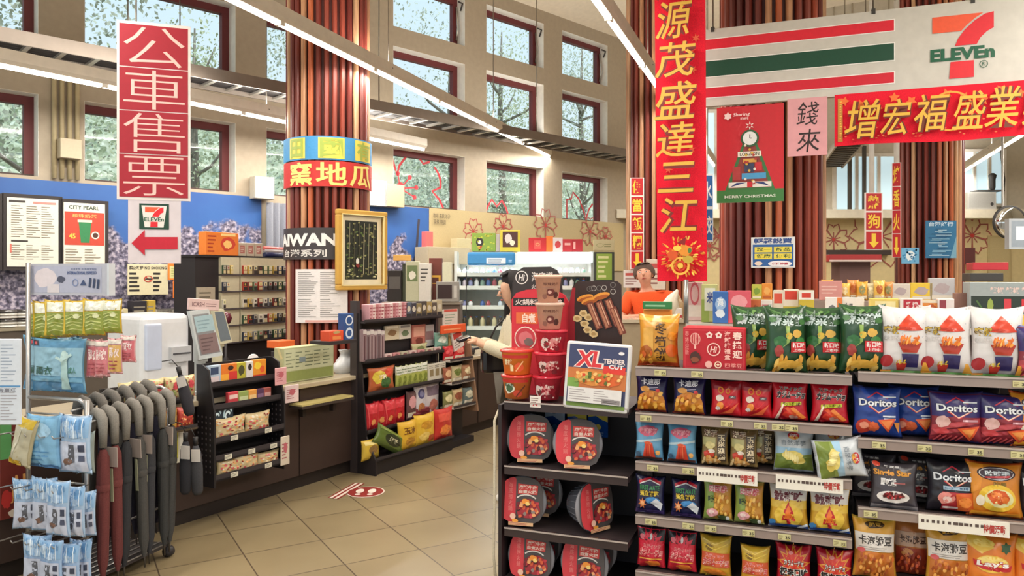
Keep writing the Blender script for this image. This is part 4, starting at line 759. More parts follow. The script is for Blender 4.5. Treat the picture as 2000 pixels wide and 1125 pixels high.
# paper cups and buckets on the end unit
def cup(r0, r1, h, base, lid, layers, label, x, y, z, rz=0, name='noodle_cup', cat='instant cup', tint='paint'):
    e = E(name, label, cat, (x, y, z), rz)
    m = MB(); m.lathe([(r0*.9, .0), (r0, .002), (r1, h-.008), (r1+.004, h-.006), (r1+.004, h)], M(base, 'card'), 28)
    mp = lambda a, b, o: ((r0+(r1-r0)*b/h+o)*math.sin(a/r1), -(r0+(r1-r0)*b/h+o)*math.cos(a/r1), b)
    for i, (s, c) in enumerate(layers): m.pr(s, M(c, 'card'), mp, .0012+.0004*i, .012)
    m.build('cup_body', e)
    m = MB(); m.lathe([(r1+.005, h-.006), (r1+.008, h-.003), (r1+.007, h+.006), (r1-.002, h+.009), (.001, h+.007)], M(lid, 'gloss'), 28); m.build('lid', e)
    return e
def wp(u, v, d, base): # world point on a horizontal level behind the end unit's edge
    return G.pt(G.t(u, d), base, d)
def beige(sd): return [(txt('珍珠奶茶', -.045, .085, .045, .1, .02), '#6a3a30'), (blob(-.005, .05, .028, .022, sd), '#6b2f2a'), (blob(-.01, .052, .012, .01, sd+1), '#d9a89a'), (blob(.03, .038, .02, .018, sd+2), '#4a2420'), (blob(-.04, .03, .016, .014, sd+3), '#8a5a4c'), (rule(-.05, .07, .05, .08, 2), '#b58a7a')]
def redb(sd): return [(blob(-.035, .045, .035, .032, sd), '#e6d6cf'), (blob(-.03, .04, .018, .02, sd+1), '#6a3a34'), (blob(.01, .05, .03, .026, sd+2), '#e08a8a'), (dots(-.07, .01, .07, .085, 22, .007, sd), '#a01c2c'), (dots(-.06, .012, .06, .08, 14, .006, sd+5), '#f0c8c0'), (txt('水果麥片', .01, .06, .055, .075, .02), '#f6e2da'), (blob(.035, .02, .018, .014, sd+4), '#7d1a26')]
def orb(sd): return [(rect(-.09, .085, .09, .1), '#c8302a'), (rect(-.012, .02, .006, .05), '#f4d9a8'), (txt('香辣', -.05, .05, .0, .08, .02), '#f4e2b8'), (blob(.04, .04, .03, .026, sd), '#e0562c'), (line([(.02, .02), (.06, .07)], .006), '#f4c08a')]
def orb2(sd): return [(rect(-.09, .085, .09, .1), '#c8302a'), (blob(-.02, .055, .036, .03, sd), '#e6e0cc'), (blob(-.02, .055, .026, .02, sd+1), '#4a6a4a'), (blob(.03, .03, .03, .02, sd+2), '#c8452c'), (txt('酸辣粉', -.045, .065, .01, .08, .02), '#3a5a44'), (line([(.02, .015), (.07, .07)], .006), '#5a2a1c')]
zt3 = Z3[0]+.012
p = wp(1010, 0, .1, zt3); h = .112
cup(.06, .075, h, '#df7636', '#cf3a34', orb2(3), 'orange noodle bucket at the bottom of the left stack', p.x, p.y, p.z, G.rz, 'noodle_bucket', 'noodle bucket')
cup(.065, .079, .118, '#ea8230', '#d8463c', orb(5), 'orange noodle bucket with red lid on top of the left stack', p.x, p.y, p.z+h+.01, G.rz, 'noodle_bucket', 'noodle bucket')
p = wp(1072, 0, .12, zt3)
z = p.z
for k, (r0, r1, h, c, l, f, lb) in enumerate(((.055, .071, .112, '#cf3245', '#c22a3c', redb, 'red cereal bucket at the bottom of the tall cup stack'), (.06, .078, .108, '#d23a4b', '#cc3042', redb, 'red cereal bucket second from the bottom of the tall stack'),
                                              (.06, .077, .103, '#cc2f44', '#c52d40', redb, 'red cereal bucket in the middle of the tall stack'), (.052, .068, .125, '#d2a890', '#d9b3a0', beige, 'beige drink cup under the topmost cup of the tall stack'), (.05, .066, .13, '#cf9c84', '#dfb7a2', beige, 'beige drink cup on top of the tall stack'))):
    cup(r0, r1, h, c, l, f(k*7+2), lb, p.x+(-.006, .008, .012, .004, -.004)[k], p.y, z, G.rz+.15*k, 'noodle_bucket' if k < 3 else 'drink_cup', 'noodle bucket' if k < 3 else 'drink cup'); z += h+.0095
# big printed tray leaning on the shelf edge
XT = PX(G, 1098, 796, -.01); e = E('meat_tray', 'large flat white-rimmed tray printed XL leaning at the front of the end unit', 'food tray', XT.loc, XT.rz, None, -.1, .045)
w = XT.p(1226, 0)[0]; h = .325; m = MB(); m.rbx(0, w, 0, .035, 0, h, M('#d9d7d6', 'gloss'), .016, 3); m.build('tray', e)
m = MB(); a, b, c, d_ = w*.055, h*.05, w*.945, h*.955; m.bx(a, c, -.003, 0, b, d_, M('#3b4266', 'card')); f = lambda x, y: (a+(c-a)*x, b+(d_-b)*y); F4 = lambda x0, y0, x1, y1: (*f(x0, y0), *f(x1, y1))
A = [(rect(*F4(0, .3, 1, .62)), '#c8743c'), (rect(*F4(0, 0, 1, .06)), '#6f8a3a'), (rect(*F4(0, .3, .2, .45)), '#7aa04a'), (rect(*F4(.6, .56, .98, .68)), '#d9392f')]
A += otxt('XL', F4(.1, .63, .62, .92), '#d5333a', '#f0dcd4', .04, .09, .1)+[(txt('TENDER', *F4(.6, .72, .97, .8), .04), '#e9d8d6'), (txt('CUT', *F4(.7, .64, .95, .71), .04), '#e9e5e6'), (ell(*f(.9, .9), .014, .008), '#e9e5e6')]
A += [(blob(*f(.42, .47), .09, .038, 3, 24, .12), '#d98a3c'), (blob(*f(.7, .44), .07, .03, 5), '#d9642c'), (blob(*f(.3, .48), .05, .025, 7), '#e9b96a')]+chips(*F4(.15, .38, .95, .55), 30, .012, ['#e8a24c', '#c8602a', '#f0c27a', '#8fa04a', '#d94a2c', '#5a6a2c'], 5)
A += [(rect(*F4(.03, .07, .95, .31)), '#dcd8d6'), (rule(*F4(.06, .1, .9, .29), 5, .35, 4, 2), '#a39b9b'), (rect(*F4(.62, .08, .93, .15)), '#8f8888'), (rule(*F4(.64, .09, .92, .14), 2), '#4a4444')]
m.art(A, lambda x, z, o: (x, -.003-o, z), .0006, .0003); m.build('printed_label', e)
m = MB(); m.bx(w*.02, w*.98, .036, .06, .0, .004, M('#3a2f31')); m.build('stand', e)
# header boards standing on the end unit
X = PX(G, 998, 792, .3); e = E('display_board', 'black and red cardboard display board with a round white logo behind the cup stack', 'display board', X.loc, X.rz)
P = [X.p(*q) for q in ((1000, 792), (1000, 600), (1003, 545), (1010, 530), (1022, 522), (1075, 521), (1088, 528), (1096, 545), (1100, 600), (1100, 792))]
m = MB(); m.prism(P, 0, .012, M('#352e2e', 'card')); q = X.p(1019, 542); A = [(ell(*q, .036), '#e9e4e0'), (ell(*q, .031), '#352e2e'), (txt('Hi', q[0]-.016, q[1]-.017, q[0]+.016, q[1]+.017, .03, .2), '#e9e4e0'), (X.txt('海底撈', 1038, 531, 1080, 551, .02), '#c9c2be'), (X.txt('火鍋', 1038, 555, 1056, 565, .02), '#c9c2be')]
m.art(A); m.build('board', e)
P = [X.p(*q) for q in ((1001, 792), (1001, 585), (1010, 572), (1030, 566), (1060, 564), (1090, 568), (1104, 576), (1112, 590), (1112, 792))]
m = MB(); m.prism(P, -.014, -.004, M('#d4303f', 'card')); q = X.p(1028, 660)
A = [(X.rect(1004, 582, 1103, 598), '#2b2324'), (X.txt('火鍋料理 鮮美', 1008, 584, 1100, 596, .02), '#e6d8d0'), (X.rect(1010, 610, 1052, 632), '#e2703a'), (X.txt('自煮', 1022, 612, 1048, 630, .03), '#f6e6d4'), (ell(*q, .062), '#efe0cf'), (ell(*q, .056), '#c8404a'), (blob(*q, .045, .04, 3), '#d9767a'), (blob(q[0]+.02, q[1]-.02, .03, .024, 5), '#7a6a64')]
m.art(A, lambda x, z, o: (x, -.014-o, z)); m.build('red_panel', e)
X = PX(G, 1108, 792, .27); e = E('display_board', 'dark barbecue picture board with rounded corners beside the cup stack', 'display board', X.loc, X.rz)
P = [X.p(*q) for q in ((1110, 792), (1110, 600), (1118, 560), (1128, 549), (1205, 549), (1213, 556), (1215, 792))]
m = MB(); m.prism(P, 0, .014, M('#33211f', 'card')); A = [(X.poly((1110, 700), (1110, 600), (1118, 562), (1124, 562), (1122, 600), (1124, 700)), '#9a1f2c')]
for i in range(8): q = X.p(1135+R.random()*70, 556+R.random()*18); A.append((ring(*q, .014, .003), R.choice(['#8a8480', '#b5aea8', '#6a6462'])))
for (u, v) in ((1143, 582), (1152, 588), (1175, 578)): q = X.p(u, v); A += [(rot(ell(*q, .045, .017), 15, *q), '#e59a3a'), (rot(ell(q[0], q[1]-.006, .04, .01), 15, *q), '#a8561c')]
for (u, v) in ((1128, 622), (1140, 612), (1150, 620), (1142, 632), (1148, 644), (1160, 652)): q = X.p(u, v); A += [(blob(*q, .026, .02, int(u)), '#d9c08a'), (blob(q[0], q[1], .014, .01, int(v)), '#b5935c')]
for k, (u, v) in enumerate(((1160, 612), (1178, 610), (1196, 606), (1206, 622))): q = X.p(u, v); A += [(rot(rect(q[0]-.018, q[1]-.085, q[0]+.018, q[1]+.06), 22, *q), '#7a3a2a'), (rot(rect(q[0]-.012, q[1]-.08, q[0]+.0, q[1]+.055), 22, *q), '#b5785a'), (rot(rect(q[0]+.004, q[1]-.07, q[0]+.01, q[1]+.05), 22, *q), '#d9a88a')]
m.art(A, step=.0003); m.build('board', e); m = MB(); m.bx(.05, .09, .014, .1, 0, .2, M('#4a3a34')); m.build('foot', e)
# small white price card and shelf tag in front
X = PX(G, 1035, 795, -.005); m = MB(); m.bx(0, .055, 0, .004, 0, .055, M('#e6dcd6')); m.art([(rule(.005, .02, .05, .05, 3), '#8a6a64'), (txt('79', .012, .006, .04, .02, .03), '#c8303a')]); m.build('price_card', None, X.loc, X.rz, ('small white price card standing under the cup stack', 'price card'))
# ------------------------------------------------------------------ counter, left-hand displays
def item(F, u0, v0, u1, v1, d, th, base, lay, name, label, cat, g=None, soft=False, kind='card', r=.003, rx=0., ry=0., rz=0., seal=None, lift=None):
    """a box or a soft pack standing at the picture box u0 v0 u1 v1 on frame F, d behind the frame's plane"""
    um = (u0+u1)/2; t0, t1 = F.t(u0, d), F.t(u1, d); w = abs(t1-t0); z0 = F.z(um, v1, d) if lift is None else lift; h = F.z(um, v0, d)-F.z(um, v1, d)
    mb = MB()
    if soft: make_bag(mb, w, h, th, base, seal or base, lay, int(u0) % 9, 'film')
    else:
        mb.rbx(-w/2, w/2, 0, th, 0, h, M(base, kind), min(r, th*.3), 1) if r else mb.bx(-w/2, w/2, 0, th, 0, h, M(base, kind))
        mb.art([([((x-.5)*w, y*h) for x, y in s[0]], s[1]) and (([((x-.5)*w, y*h) for x, y in s[0]], s[1]), c) for s, c in lay], off=.0006, step=.0003)
    p = F.pt((t0+t1)/2, z0, d+(th/2 if soft else 0))
    return mb.build(name, None, p, F.rz+rz, (label, cat, g), None, rx, ry)
Q = lambda *a: rect(*a)
DB = '#3a2a24'
# counter: front carcass, plinth, worktop
e = E('service_counter', 'long dark brown service counter with a pale worktop', 'counter', K.pt(-1.5, 0), K.rz); L = 1.5+4.2
m = MB(); m.bx(0, L, .03, .62, .1, .76, M('#3b2b25')); 
for x in (.9, 2.5, 3.62, 4.9): m.bx(x, x+.006, .024, .03, .1, .76, M('#241814'))
m.build('carcass', e); m = MB(); m.bx(0, L, .06, .6, 0, .1, M('#241b18')); m.build('plinth', e)
m = MB(); m.rbx(-.02, L, -.02, .64, .76, .795, M('#b5a68c', 'gloss'), .008); m.build('worktop', e)
X = PX(K, 590, 795, -.14); m = MB(); w = K.t(692, -.14)-X.t0; m.bx(0, w, 0, .14, -.02, 0, M('#3a2f2a')); m.bx(.004, w-.004, .004, .135, 0, .012, M('#c8b878', 'gloss')); m.bx(.1, .13, .1, .14, -.1, -.02, M('#2a221e')); m.bx(w-.13, w-.1, .1, .14, -.1, -.02, M('#2a221e'))
m.build('bag_ledge', None, X.loc, X.rz, ('narrow bag ledge with a yellow mat on the counter front', 'ledge'))
# floor marker
m = MB(); fp = lambda u, v: ((lambda Y: ((u-1000)/FOC*Y, Y))(EYE*FOC/(v-HZ)))
fl = lambda x, y, o: (x, y, .0015+o); cx, cy = fp(714, 961); mr = '#8e2a26'
m.pr(ell(cx, cy, .14, .14, 28), M('#e0d2c4'), fl, 0); m.pr(ell(cx, cy, .13, .13, 28), M(mr), fl, .0008)
for dx in (-.045, .045): m.pr(ell(cx+dx, cy+.02, .03, .055), M('#e6d8cc'), fl, .0016); m.pr(ell(cx+dx, cy-.065, .022, .022), M('#e6d8cc'), fl, .0016)
m.build('floor_sticker', None, (0, 0, 0), 0, ('round maroon floor sticker with white footprints before the counter', 'floor sticker'))
m = MB(); a, b = Vector(fp(650, 974)), Vector(fp(702, 944)); d = (b-a).normalized(); n = Vector((-d.y, d.x))*.045
for k, (s, c) in enumerate(((1, mr), (.7, '#e0d2c4'), (.2, mr))): m.pr(([tuple(a+n*s), tuple(b+n*s), tuple(b-n*s), tuple(a-n*s)], [(0, 2, 1), (0, 3, 2)]), M(c), fl, .0006*k)
m.build('floor_stripe', None, (0, 0, 0), 0, ('maroon and white waiting stripe stuck on the floor tiles', 'floor sticker'))

# black perforated display rack on the counter front
def kshelf(e, x0, x1, y0, y1, z, tags=0, lip=.03, c='#1f1a1d'):
    m = MB(); m.bx(x0, x1, y0, y1, z-.012, z, M(c)); m.bx(x0, x1, y0, y0+.006, z-.012, z+lip, M('#332d30')); s = m.build('shelf', e)
    for k in range(tags):
        x = x0+(x1-x0)*(k+.5)/tags; m = MB(); m.bx(x-.028, x+.028, y0-.004, y0-.001, z-.008, z+.022, M('#d8d3c0')); m.art([(rule(x-.025, z-.004, x+.025, z+.018, 3), '#6a665a')], lambda a, b, o: (a, y0-.0042-o, b), .0003); m.build('price_tag', s)
t0, t1 = .106, K.t(556, -.18); w = t1-t0; e = E('candy_rack', 'black perforated candy rack hung on the counter front left of the ledge', 'display rack', K.pt(t0, 0, -.18), K.rz)
for x, nm in ((0, 'side_panel'), (w, 'side_panel')):
    m = MB(); m.prism([(-.18, .25), (0, .25), (0, .72), (-.06, 1.0), (-.12, 1.03), (-.18, 1.03)], -.006, .006, M('#1d191c'))
    for i in range(11):
        for j in range(4): m.bx(-.165+j*.04, -.155+j*.04, -.0075, .0075, .34+i*.035, .352+i*.035, M('#5a5256'))
    m.build(nm, e, (x, 0, 0), math.pi/2*-1)
m = MB(); m.bx(0, w, .168, .178, .25, 1.03, M('#161316')); m.build('back_panel', e)
KZ = [.3, .43, .54, .745, .885]
kshelf(e, .006, w-.006, 0, .168, .3, 2); kshelf(e, .006, w-.006, .0, .168, .425, 3); kshelf(e, .006, w-.006, .0, .168, .54, 2); kshelf(e, .006, w-.006, .03, .168, .745, 0); kshelf(e, .006, w-.006, .08, .168, .885, 0)
def candies(c1, c2, sd): return [(dots(.05, .05, .95, .9, 26, .05, sd), c1), (dots(.05, .05, .95, .9, 18, .045, sd+3), c2), (dots(.1, .1, .9, .9, 10, .04, sd+7), '#8a2a2a')]
CR = 'packs on the black candy rack'
KD = -.15
for (u0, v0, u1, v1, dd, c, lay, lb) in (
    (406, 722, 432, 762, -.08, '#aebfd2', [(Q(.2, .55, .8, .9), '#3a4a6a'), (Q(.15, .1, .85, .45), '#d9c8cc')], 'pale blue pack at the left of the rack top tier'),
    (431, 716, 463, 755, -.08, '#e07a2c', [(Q(.0, .0, .5, .5), '#f0a83c'), (Q(.5, 0, 1, .6), '#d03a34'), (blob(.6, .78, .2, .14, 3), '#3a241c')], 'orange and red pack on the rack top tier'),
    (463, 712, 480, 750, -.08, '#b8b03c', [(blob(.5, .6, .4, .3, 3), '#4a4a2a')], 'narrow yellow-green pack on the rack top tier'),
    (481, 711, 495, 749, -.08, '#d9d4d0', [(blob(.5, .7, .3, .2, 3), '#2e2628')], 'narrow white and black pack on the rack top tier'),
    (494, 707, 520, 746, -.08, '#e0902c', [(blob(.35, .7, .3, .2, 4), '#e8c83c'), (Q(0, 0, 1, .25), '#c8342c'), (blob(.7, .5, .2, .2, 5), '#d85a2c')], 'orange pack at the right end of the rack top tier'),
    (446, 770, 466, 796, -.12, '#c8424a', [(Q(.1, .5, .9, .8), '#e6c8c0')], 'small red box in the row on the second tier'),
    (466, 768, 486, 792, -.12, '#8fa05a', [(Q(.1, .2, .9, .6), '#c8d0a0')], 'small green box in the row on the second tier'),
    (486, 765, 502, 789, -.12, '#e09a4a', [(Q(.1, .2, .9, .6), '#f0c88a')], 'small orange box in the row on the second tier'),
    (502, 763, 516, 786, -.12, '#5a3a5a', [(Q(.1, .2, .9, .6), '#8a6a8a')], 'small purple box in the row on the second tier'),
    (516, 761, 530, 784, -.12, '#a85a54', [(Q(.1, .2, .9, .6), '#d9a8a0')], 'small brown-red box at the end of the second tier')):
    item(K, u0, v0, u1, v1, dd, .03, c, lay, 'candy_pack', lb, 'candy pack', CR, lift=.747 if v1 > 765 else .887)
for u0, lb in ((413, 'round striped blue mint pack, left of two on the rack'), (434, 'round striped blue mint pack, right of two on the rack')):
    item(K, u0, 783, u0+22, 832, -.14, .03, '#22303c', [(line(arc(.5, .6, .35, .28, 20, 200), .12), '#a8c4cf'), (line(arc(.5, .55, .2, .15, 20, 220), .1), '#cfe0e6'), (Q(.2, .05, .8, .2), '#6a90a0')], 'mint_pack', lb, 'mint pack', CR, lift=.6)
CB = lambda s: candies('#e0a86a', '#d9d0b8', s)+[(dots(.1, .1, .9, .9, 8, .06, s+20), '#c8545c')]
for (u0, v0, u1, v1, z, lb) in ((420, 823, 487, 865, .542, 'clear bag of mixed candies at the left of the middle tier'), (482, 807, 534, 846, .542, 'clear bag of mixed candies at the right of the middle tier'),
                                (427, 909, 474, 942, .302, 'clear bag of candies at the left of the lowest tier'), (455, 890, 512, 926, .302, 'clear bag of candies in the middle of the lowest tier'), (506, 888, 552, 915, .302, 'clear bag of candies at the right of the lowest tier')):
    item(K, u0, v0, u1, v1, -.17 if z > .4 else -.175, .07, '#c8b48a', CB(int(u0)), 'candy_bag', lb, 'candy bag', CR, soft=True, lift=z)
for (u0, v0, u1, v1, dd, c, lb) in ((538, 718, 560, 752, -.2, '#d9a0a4', 'pink card hanging at the right end of the candy rack'), (557, 752, 584, 786, -.06, '#dcc4c4', 'pale pink card hanging below the worktop edge'), (549, 852, 566, 908, -.19, '#cfc2b0', 'small white slip hanging at the foot of the candy rack')):
    item(K, u0, v0, u1, v1, dd, .01, c, [(rule(.1, .2, .9, .8, 5), '#a05a60'), (blob(.5, .6, .25, .2, 4), '#b8606a')], 'hanging_card', lb, 'hanging card')

# candy shelf left of the rack
t0, t1 = K.t(225, -.16), K.t(386, -.16); w = t1-t0; e = E('candy_shelf', 'low two-tier candy shelf behind the umbrellas on the counter front', 'display rack', K.pt(t0, 0, -.16), K.rz)
m = MB(); m.bx(0, w, .15, .158, .62, .95, M('#2a2422')); m.build('back_panel', e); kshelf(e, 0, w, 0, .15, .66, 0, .02, '#8a7454'); kshelf(e, 0, w, .04, .15, .84, 0, .015)
for i, (u, c1) in enumerate(((235, 0), (262, 1), (294, 2), (325, 3), (355, 4))):
    item(K, u, 706+(4-i)*3, u+32, 757-(i-2)*4, -.1, .06, '#c9b887', candies('#b8ad70', '#d9706a', i*3)+[(blob(.6, .6, .25, .2, i), '#c84a54'), (blob(.4, .3, .2, .15, i+4), '#8f9a5a')], 'candy_bag', 'pink and yellow-green candy bag, number %s from the left behind the umbrella handles' % ('one', 'two', 'three', 'four', 'five')[i], 'candy bag', 'candy bags on the low shelf', soft=True, lift=.842)
for i, (u, c) in enumerate(((318, '#c8a04a'), (350, '#c0483e'))):
    item(K, u, 765, u+34, 806, -.14, .06, c, candies('#d9603c', '#e0b06a', i+9), 'candy_bag', ('golden', 'red')[i]+' candy bag on the lower tier beside the rack side panel', 'candy bag', 'candy bags on the low shelf', soft=True, lift=.662)
item(K, 330, 812, 360, 905, -.03, .02, '#dcd8c4', [(Q(.1, .1, .6, .9), '#d8cc4a'), (blob(.35, .5, .2, .2, 3), '#6a7a3a'), (Q(.7, .1, .95, .9), '#efece0')], 'leaflet', 'yellow and white leaflet on the counter front behind the umbrellas', 'leaflet')
item(K, 0, 815, 62, 1010, -.03, .01, '#6a241c', [(txt('AF', .3, .15, .95, .42, .04), '#e0a05a'), (Q(0, .6, .35, .95), '#5a9a5a'), (blob(.2, .2, .2, .1, 4), '#b8302c'), (blob(.5, .05, .3, .05, 6), '#d8c8b8')], 'coffee_poster', 'brown coffee poster on the counter front at the left edge', 'poster')

# things on the worktop
ZC = .796
item(K, 553, 690, 652, 757, .1, .1, '#b9bd92', [(Q(.02, .04, .98, .32), '#8f9a58'), (Q(.02, .34, .98, .95), '#c8cba8'), (rule(.05, .4, .95, .9, 5, .3, 3, 5), '#7a8468'), (Q(.3, .55, .42, .7), '#8a9aa0')], 'leaflet_box', 'pale green leaflet box with a slanted header on the worktop', 'leaflet box', lift=ZC)
item(K, 553, 668, 650, 692, .1, .03, '#d8cf9a', [(txt('歡迎兌換 中獎發票', .05, .2, .95, .85, .03), '#c8653c')], 'header_card', 'slanted cream header card with orange lettering over the green leaflet box', 'sign', lift=.985, rx=-.5)
item(K, 497, 686, 545, 706, .2, .12, '#d8452e', [(Q(.1, .2, .9, .5), '#e0604a')], 'paper_tray', 'orange-red paper tray lying on the worktop left of the green box', 'tray', lift=ZC)
item(K, 545, 692, 572, 703, .15, .1, '#a83030', [], 'booklet', 'dark red booklet lying between the orange tray and the green box', 'booklet', lift=ZC)
m = MB(); X = PX(K, 494, 706, .3); m.lathe([(.05, 0), (.045, .012), (.008, .02), (.008, .1)], M('#2a2628'), 16); m.lathe([(.001, -.008), (.055, -.006), (.06, 0), (.055, .006), (.001, .008)], M('#d5d2d4', 'gloss'), 22, 0, 0, .165, axis='y'); m.build('table_mirror', None, (*X.loc[:2], ZC), K.rz, ('small round mirror on a black foot on the worktop', 'mirror'))
item(K, 545, 660, 576, 674, .62, .15, '#d9642c', [], 'orange_box', 'flat orange box lying behind the mirror at the column foot', 'box', lift=1.0)
item(K, 548, 674, 574, 684, .6, .12, '#2c2628', [], 'card_terminal', 'black card terminal box under the flat orange box', 'card terminal', lift=.93)
item(K, 543, 683, 578, 700, .58, .14, '#3a3434', [], 'cash_drawer', 'dark cash drawer block under the card terminal', 'cash drawer', lift=ZC)
m = MB(); q = random.Random(4); vs = []; fs = []; nn = 12
for i in range(7):
    for k in range(nn): a = 2*math.pi*k/nn; r = (.11, .13, .125, .1, .07, .05, .07)[i]*(1+.25*(q.random()-.5)); vs.append((r*math.cos(a), r*.7*math.sin(a), i*.03+(.015*q.random() if i else 0)))
fs = [(i*nn+k, i*nn+(k+1) % nn, (i+1)*nn+(k+1) % nn, (i+1)*nn+k) for i in range(6) for k in range(nn)]
m.add(vs, fs, M('#d3d3d6', 'film'), True); m.build('plastic_bag', None, K.pt(K.t(676, .2), ZC, .2), K.rz, ('crumpled white plastic bag beside the candy rack upright', 'bag'))
# little shelf on the rack upright with can and box
Rk = Fr(-1.087, 6.01, .6112, 1)
# POS screens and white machine
def screen(F, q, d, th, label, c, scr, lay):
    X = PX(F, *q[3], d); P = [X.p(*k) for k in q]; mb = MB(); mb.prism(P, 0, th, M(c)); cx = sum(p[0] for p in P)/4; cz2 = sum(p[1] for p in P)/4
    sh = lambda k: [(cx+(x-cx)*k, cz2+(z-cz2)*k) for x, z in P]
    mb.art([(poly(*sh(.84)), scr)]+[((lambda s: ([(P[3][0]+(P[2][0]-P[3][0])*a+(P[0][0]-P[3][0])*b, P[3][1]+(P[2][1]-P[3][1])*a+(P[0][1]-P[3][1])*b) for a, b in s[0]], s[1]))(s), k) for s, k in lay])
    e = E('customer_screen', label, 'screen', X.loc, X.rz); mb.build('screen_panel', e); m = MB(); m.bx(cx-.04, cx+.04, th, th+.05, min(p[1] for p in P)-.02, cz2, M(c)); m.build('bracket', e)
    m = MB(); m.bx(cx-.07, cx+.07, -.02, .14, ZC-X.loc.z, ZC-X.loc.z+.02, M(c)); m.bx(cx-.03, cx+.03, th+.01, th+.05, ZC-X.loc.z, cz2, M(c)); m.build('stand', e); return e
screen(K, [(370, 608), (408, 604), (436, 694), (390, 703)], .18, .03, 'tall white-framed screen tilted back at the pay point', '#c9cfd0', '#8d8f92', [(Q(.12, .55, .88, .88), '#a8c4cc'), (Q(.12, .1, .88, .5), '#8a7474'), (rule(.2, .15, .8, .45, 4), '#6a5658'), (rule(.2, .6, .8, .82, 3), '#8faab4')])
screen(K, [(416, 604), (437, 603), (454, 668), (430, 673)], .35, .03, 'smaller cream-framed screen behind the tall white one', '#c8c4a8', '#6a747c', [])
item(K, 368, 584, 428, 606, .2, .02, '#d9bcb8', [(txt('ICASH', .1, .3, .5, .7, .03), '#8a6a6c'), (rule(.55, .3, .95, .7, 2), '#8a6a6c')], 'header_card', 'pinkish header card above the tall pay point screen', 'sign', ry=.08)
e = E('ticket_printer', 'large white rounded ticket machine left of the pay point screen', 'machine', K.pt(K.t(278, .2), ZC, .2), K.rz); w = K.t(378, .2)-K.t(278, .2)
m = MB(); m.rbx(0, w*.95, 0, .42, .0, .56, M('#d9dadd', 'gloss'), .06, 4); m.build('housing', e); m = MB(); m.rbx(.02, w*.36, -.012, .02, .2, .5, M('#c2cbe0', 'gloss'), .03, 3); m.build('front_door', e); m = MB(); m.bx(w*.5, w*.9, -.03, .01, .24, .34, M('#b9babd')); m.bx(w*.53, w*.88, -.034, -.03, .29, .3, M('#4a4a4e')); m.build('paper_slot', e)
m = MB()
for k in range(7): m.bx(-.1+.006*(k % 3), .12, 0, .2, .006*k, .006*k+.005, M(('#e6e2dc', '#d3cec6')[k % 2]))
m.build('paper_stack', None, K.pt(K.t(345, .02), ZC, .01), K.rz, ('stack of white papers at the front of the white machine', 'paper stack'))
item(K, 432, 668, 452, 700, .3, .05, '#2c3040', [(Q(.2, .2, .8, .6), '#4a5068')], 'phone_case', 'dark blue handset box under the cream-framed screen', 'handset', lift=ZC)
item(K, 455, 683, 482, 703, .2, .12, '#b9ad86', [(rule(.1, .2, .9, .8, 3), '#7a704c')], 'form_pad', 'cream pad of forms lying left of the round mirror', 'notepad', lift=ZC)
item(K, 253, 608, 276, 652, .5, .02, '#2c2c40', [(rule(.2, .1, .8, .6, 3), '#b8b4ac'), (Q(.1, .7, .9, .95), '#3a3a78')], 'tag_card', 'dark blue tag card standing left of the white machine', 'card', lift=1.05)
# shop screen on the column side: red box and blue can on a bracket shelf
X = PX(Rk, 643, 668, -.0); m = MB(); xx = Rk.t(697)-X.t0; m.bx(0, xx, 0, .2, -.025, 0, M('#2f2829')); m.build('bracket_shelf', None, X.loc, X.rz, ('small dark bracket shelf left of the candy rack upright', 'shelf'))
item(Rk, 644, 646, 671, 667, .04, .1, '#d9502e', [(blob(.5, .85, .3, .15, 3), '#b9a06a'), (Q(.2, .2, .8, .5), '#e88a4a')], 'tissue_box', 'orange-red small box on the bracket shelf', 'box')
e_ = item(Rk, 673, 612, 691, 667, .04, .07, '#2c4f88', [(ell(.5, .75, .4, .18), '#d9dfe6'), (ell(.5, .75, .3, .13), '#2c4f88'), (ell(.5, .3, .4, .2), '#cfd9e4'), (ell(.5, .3, .25, .12), '#2c4f88')], 'tea_carton', 'tall blue and white carton on the bracket shelf', 'carton')
# ------------------------------------------------------------------ umbrella and raincoat rack
RF = Fr(-2.125, 3.75, .957, -.29); RS = Fr(-2.125, 3.75, .29, .957)
e = E('wire_rack', 'white wire rack of raincoats, shoe covers and umbrellas at the left', 'display rack', (RF.o[0], RF.o[1], 0), RF.rz)
WT = M('#b9b6b4', 'metal'); wl, wd = .38, .56
m = MB()
for x, y, h in ((-wl, 0, 1.67), (0, 0, .98), (-wl, wd, .93), (0, wd, .9)): m.tube([(x, y, .06), (x, y, h)], .012, WT, 8)
m.build('post', e)
m = MB(); m.tube([(-wl, 0, .98), (-.05, 0, .98), (-.015, .0, .965), (0, 0, .93)], .011, WT, 8); m.build('top_frame', e); m = MB()
m.tube([(-wl, 0, .9), (0, 0, .9)], .006, WT, 6); m.build('top_bar', e); m = MB(); m.tube([(-wl, wd, .9), (-wl+.04, wd, .95), (-.05, wd, .965), (-.01, wd, .95), (0, wd, .9)], .011, WT, 8); m.build('top_frame', e)
for z in (.82, .56, .3):
    m = MB(); m.tube([(-wl, 0, z), (0, 0, z)], .006, WT, 6)
    for k in range(5): x = -wl+.05+k*.085; m.tube([(x, 0, z), (x, -.2, z+.01), (x, -.21, z+.025)], .0035, WT, 6)
    m.build('hook_bar', e)
for x, za, zb in ((0, .868, .9), (-.1, .922, .956), (0, .3, .3)): m = MB(); m.tube([(x, 0, za), (x, wd, zb)], .006, WT, 6); m.build('umbrella_rail', e)
m = MB(); m.bx(-wl, 0, 0, wd, .06, .075, M('#3a3536'))
for k in range(8): m.tube([(-wl+k*wl/7, 0, .08), (-wl+k*wl/7, wd, .08)], .004, WT, 6)
m.build('base_tray', e)
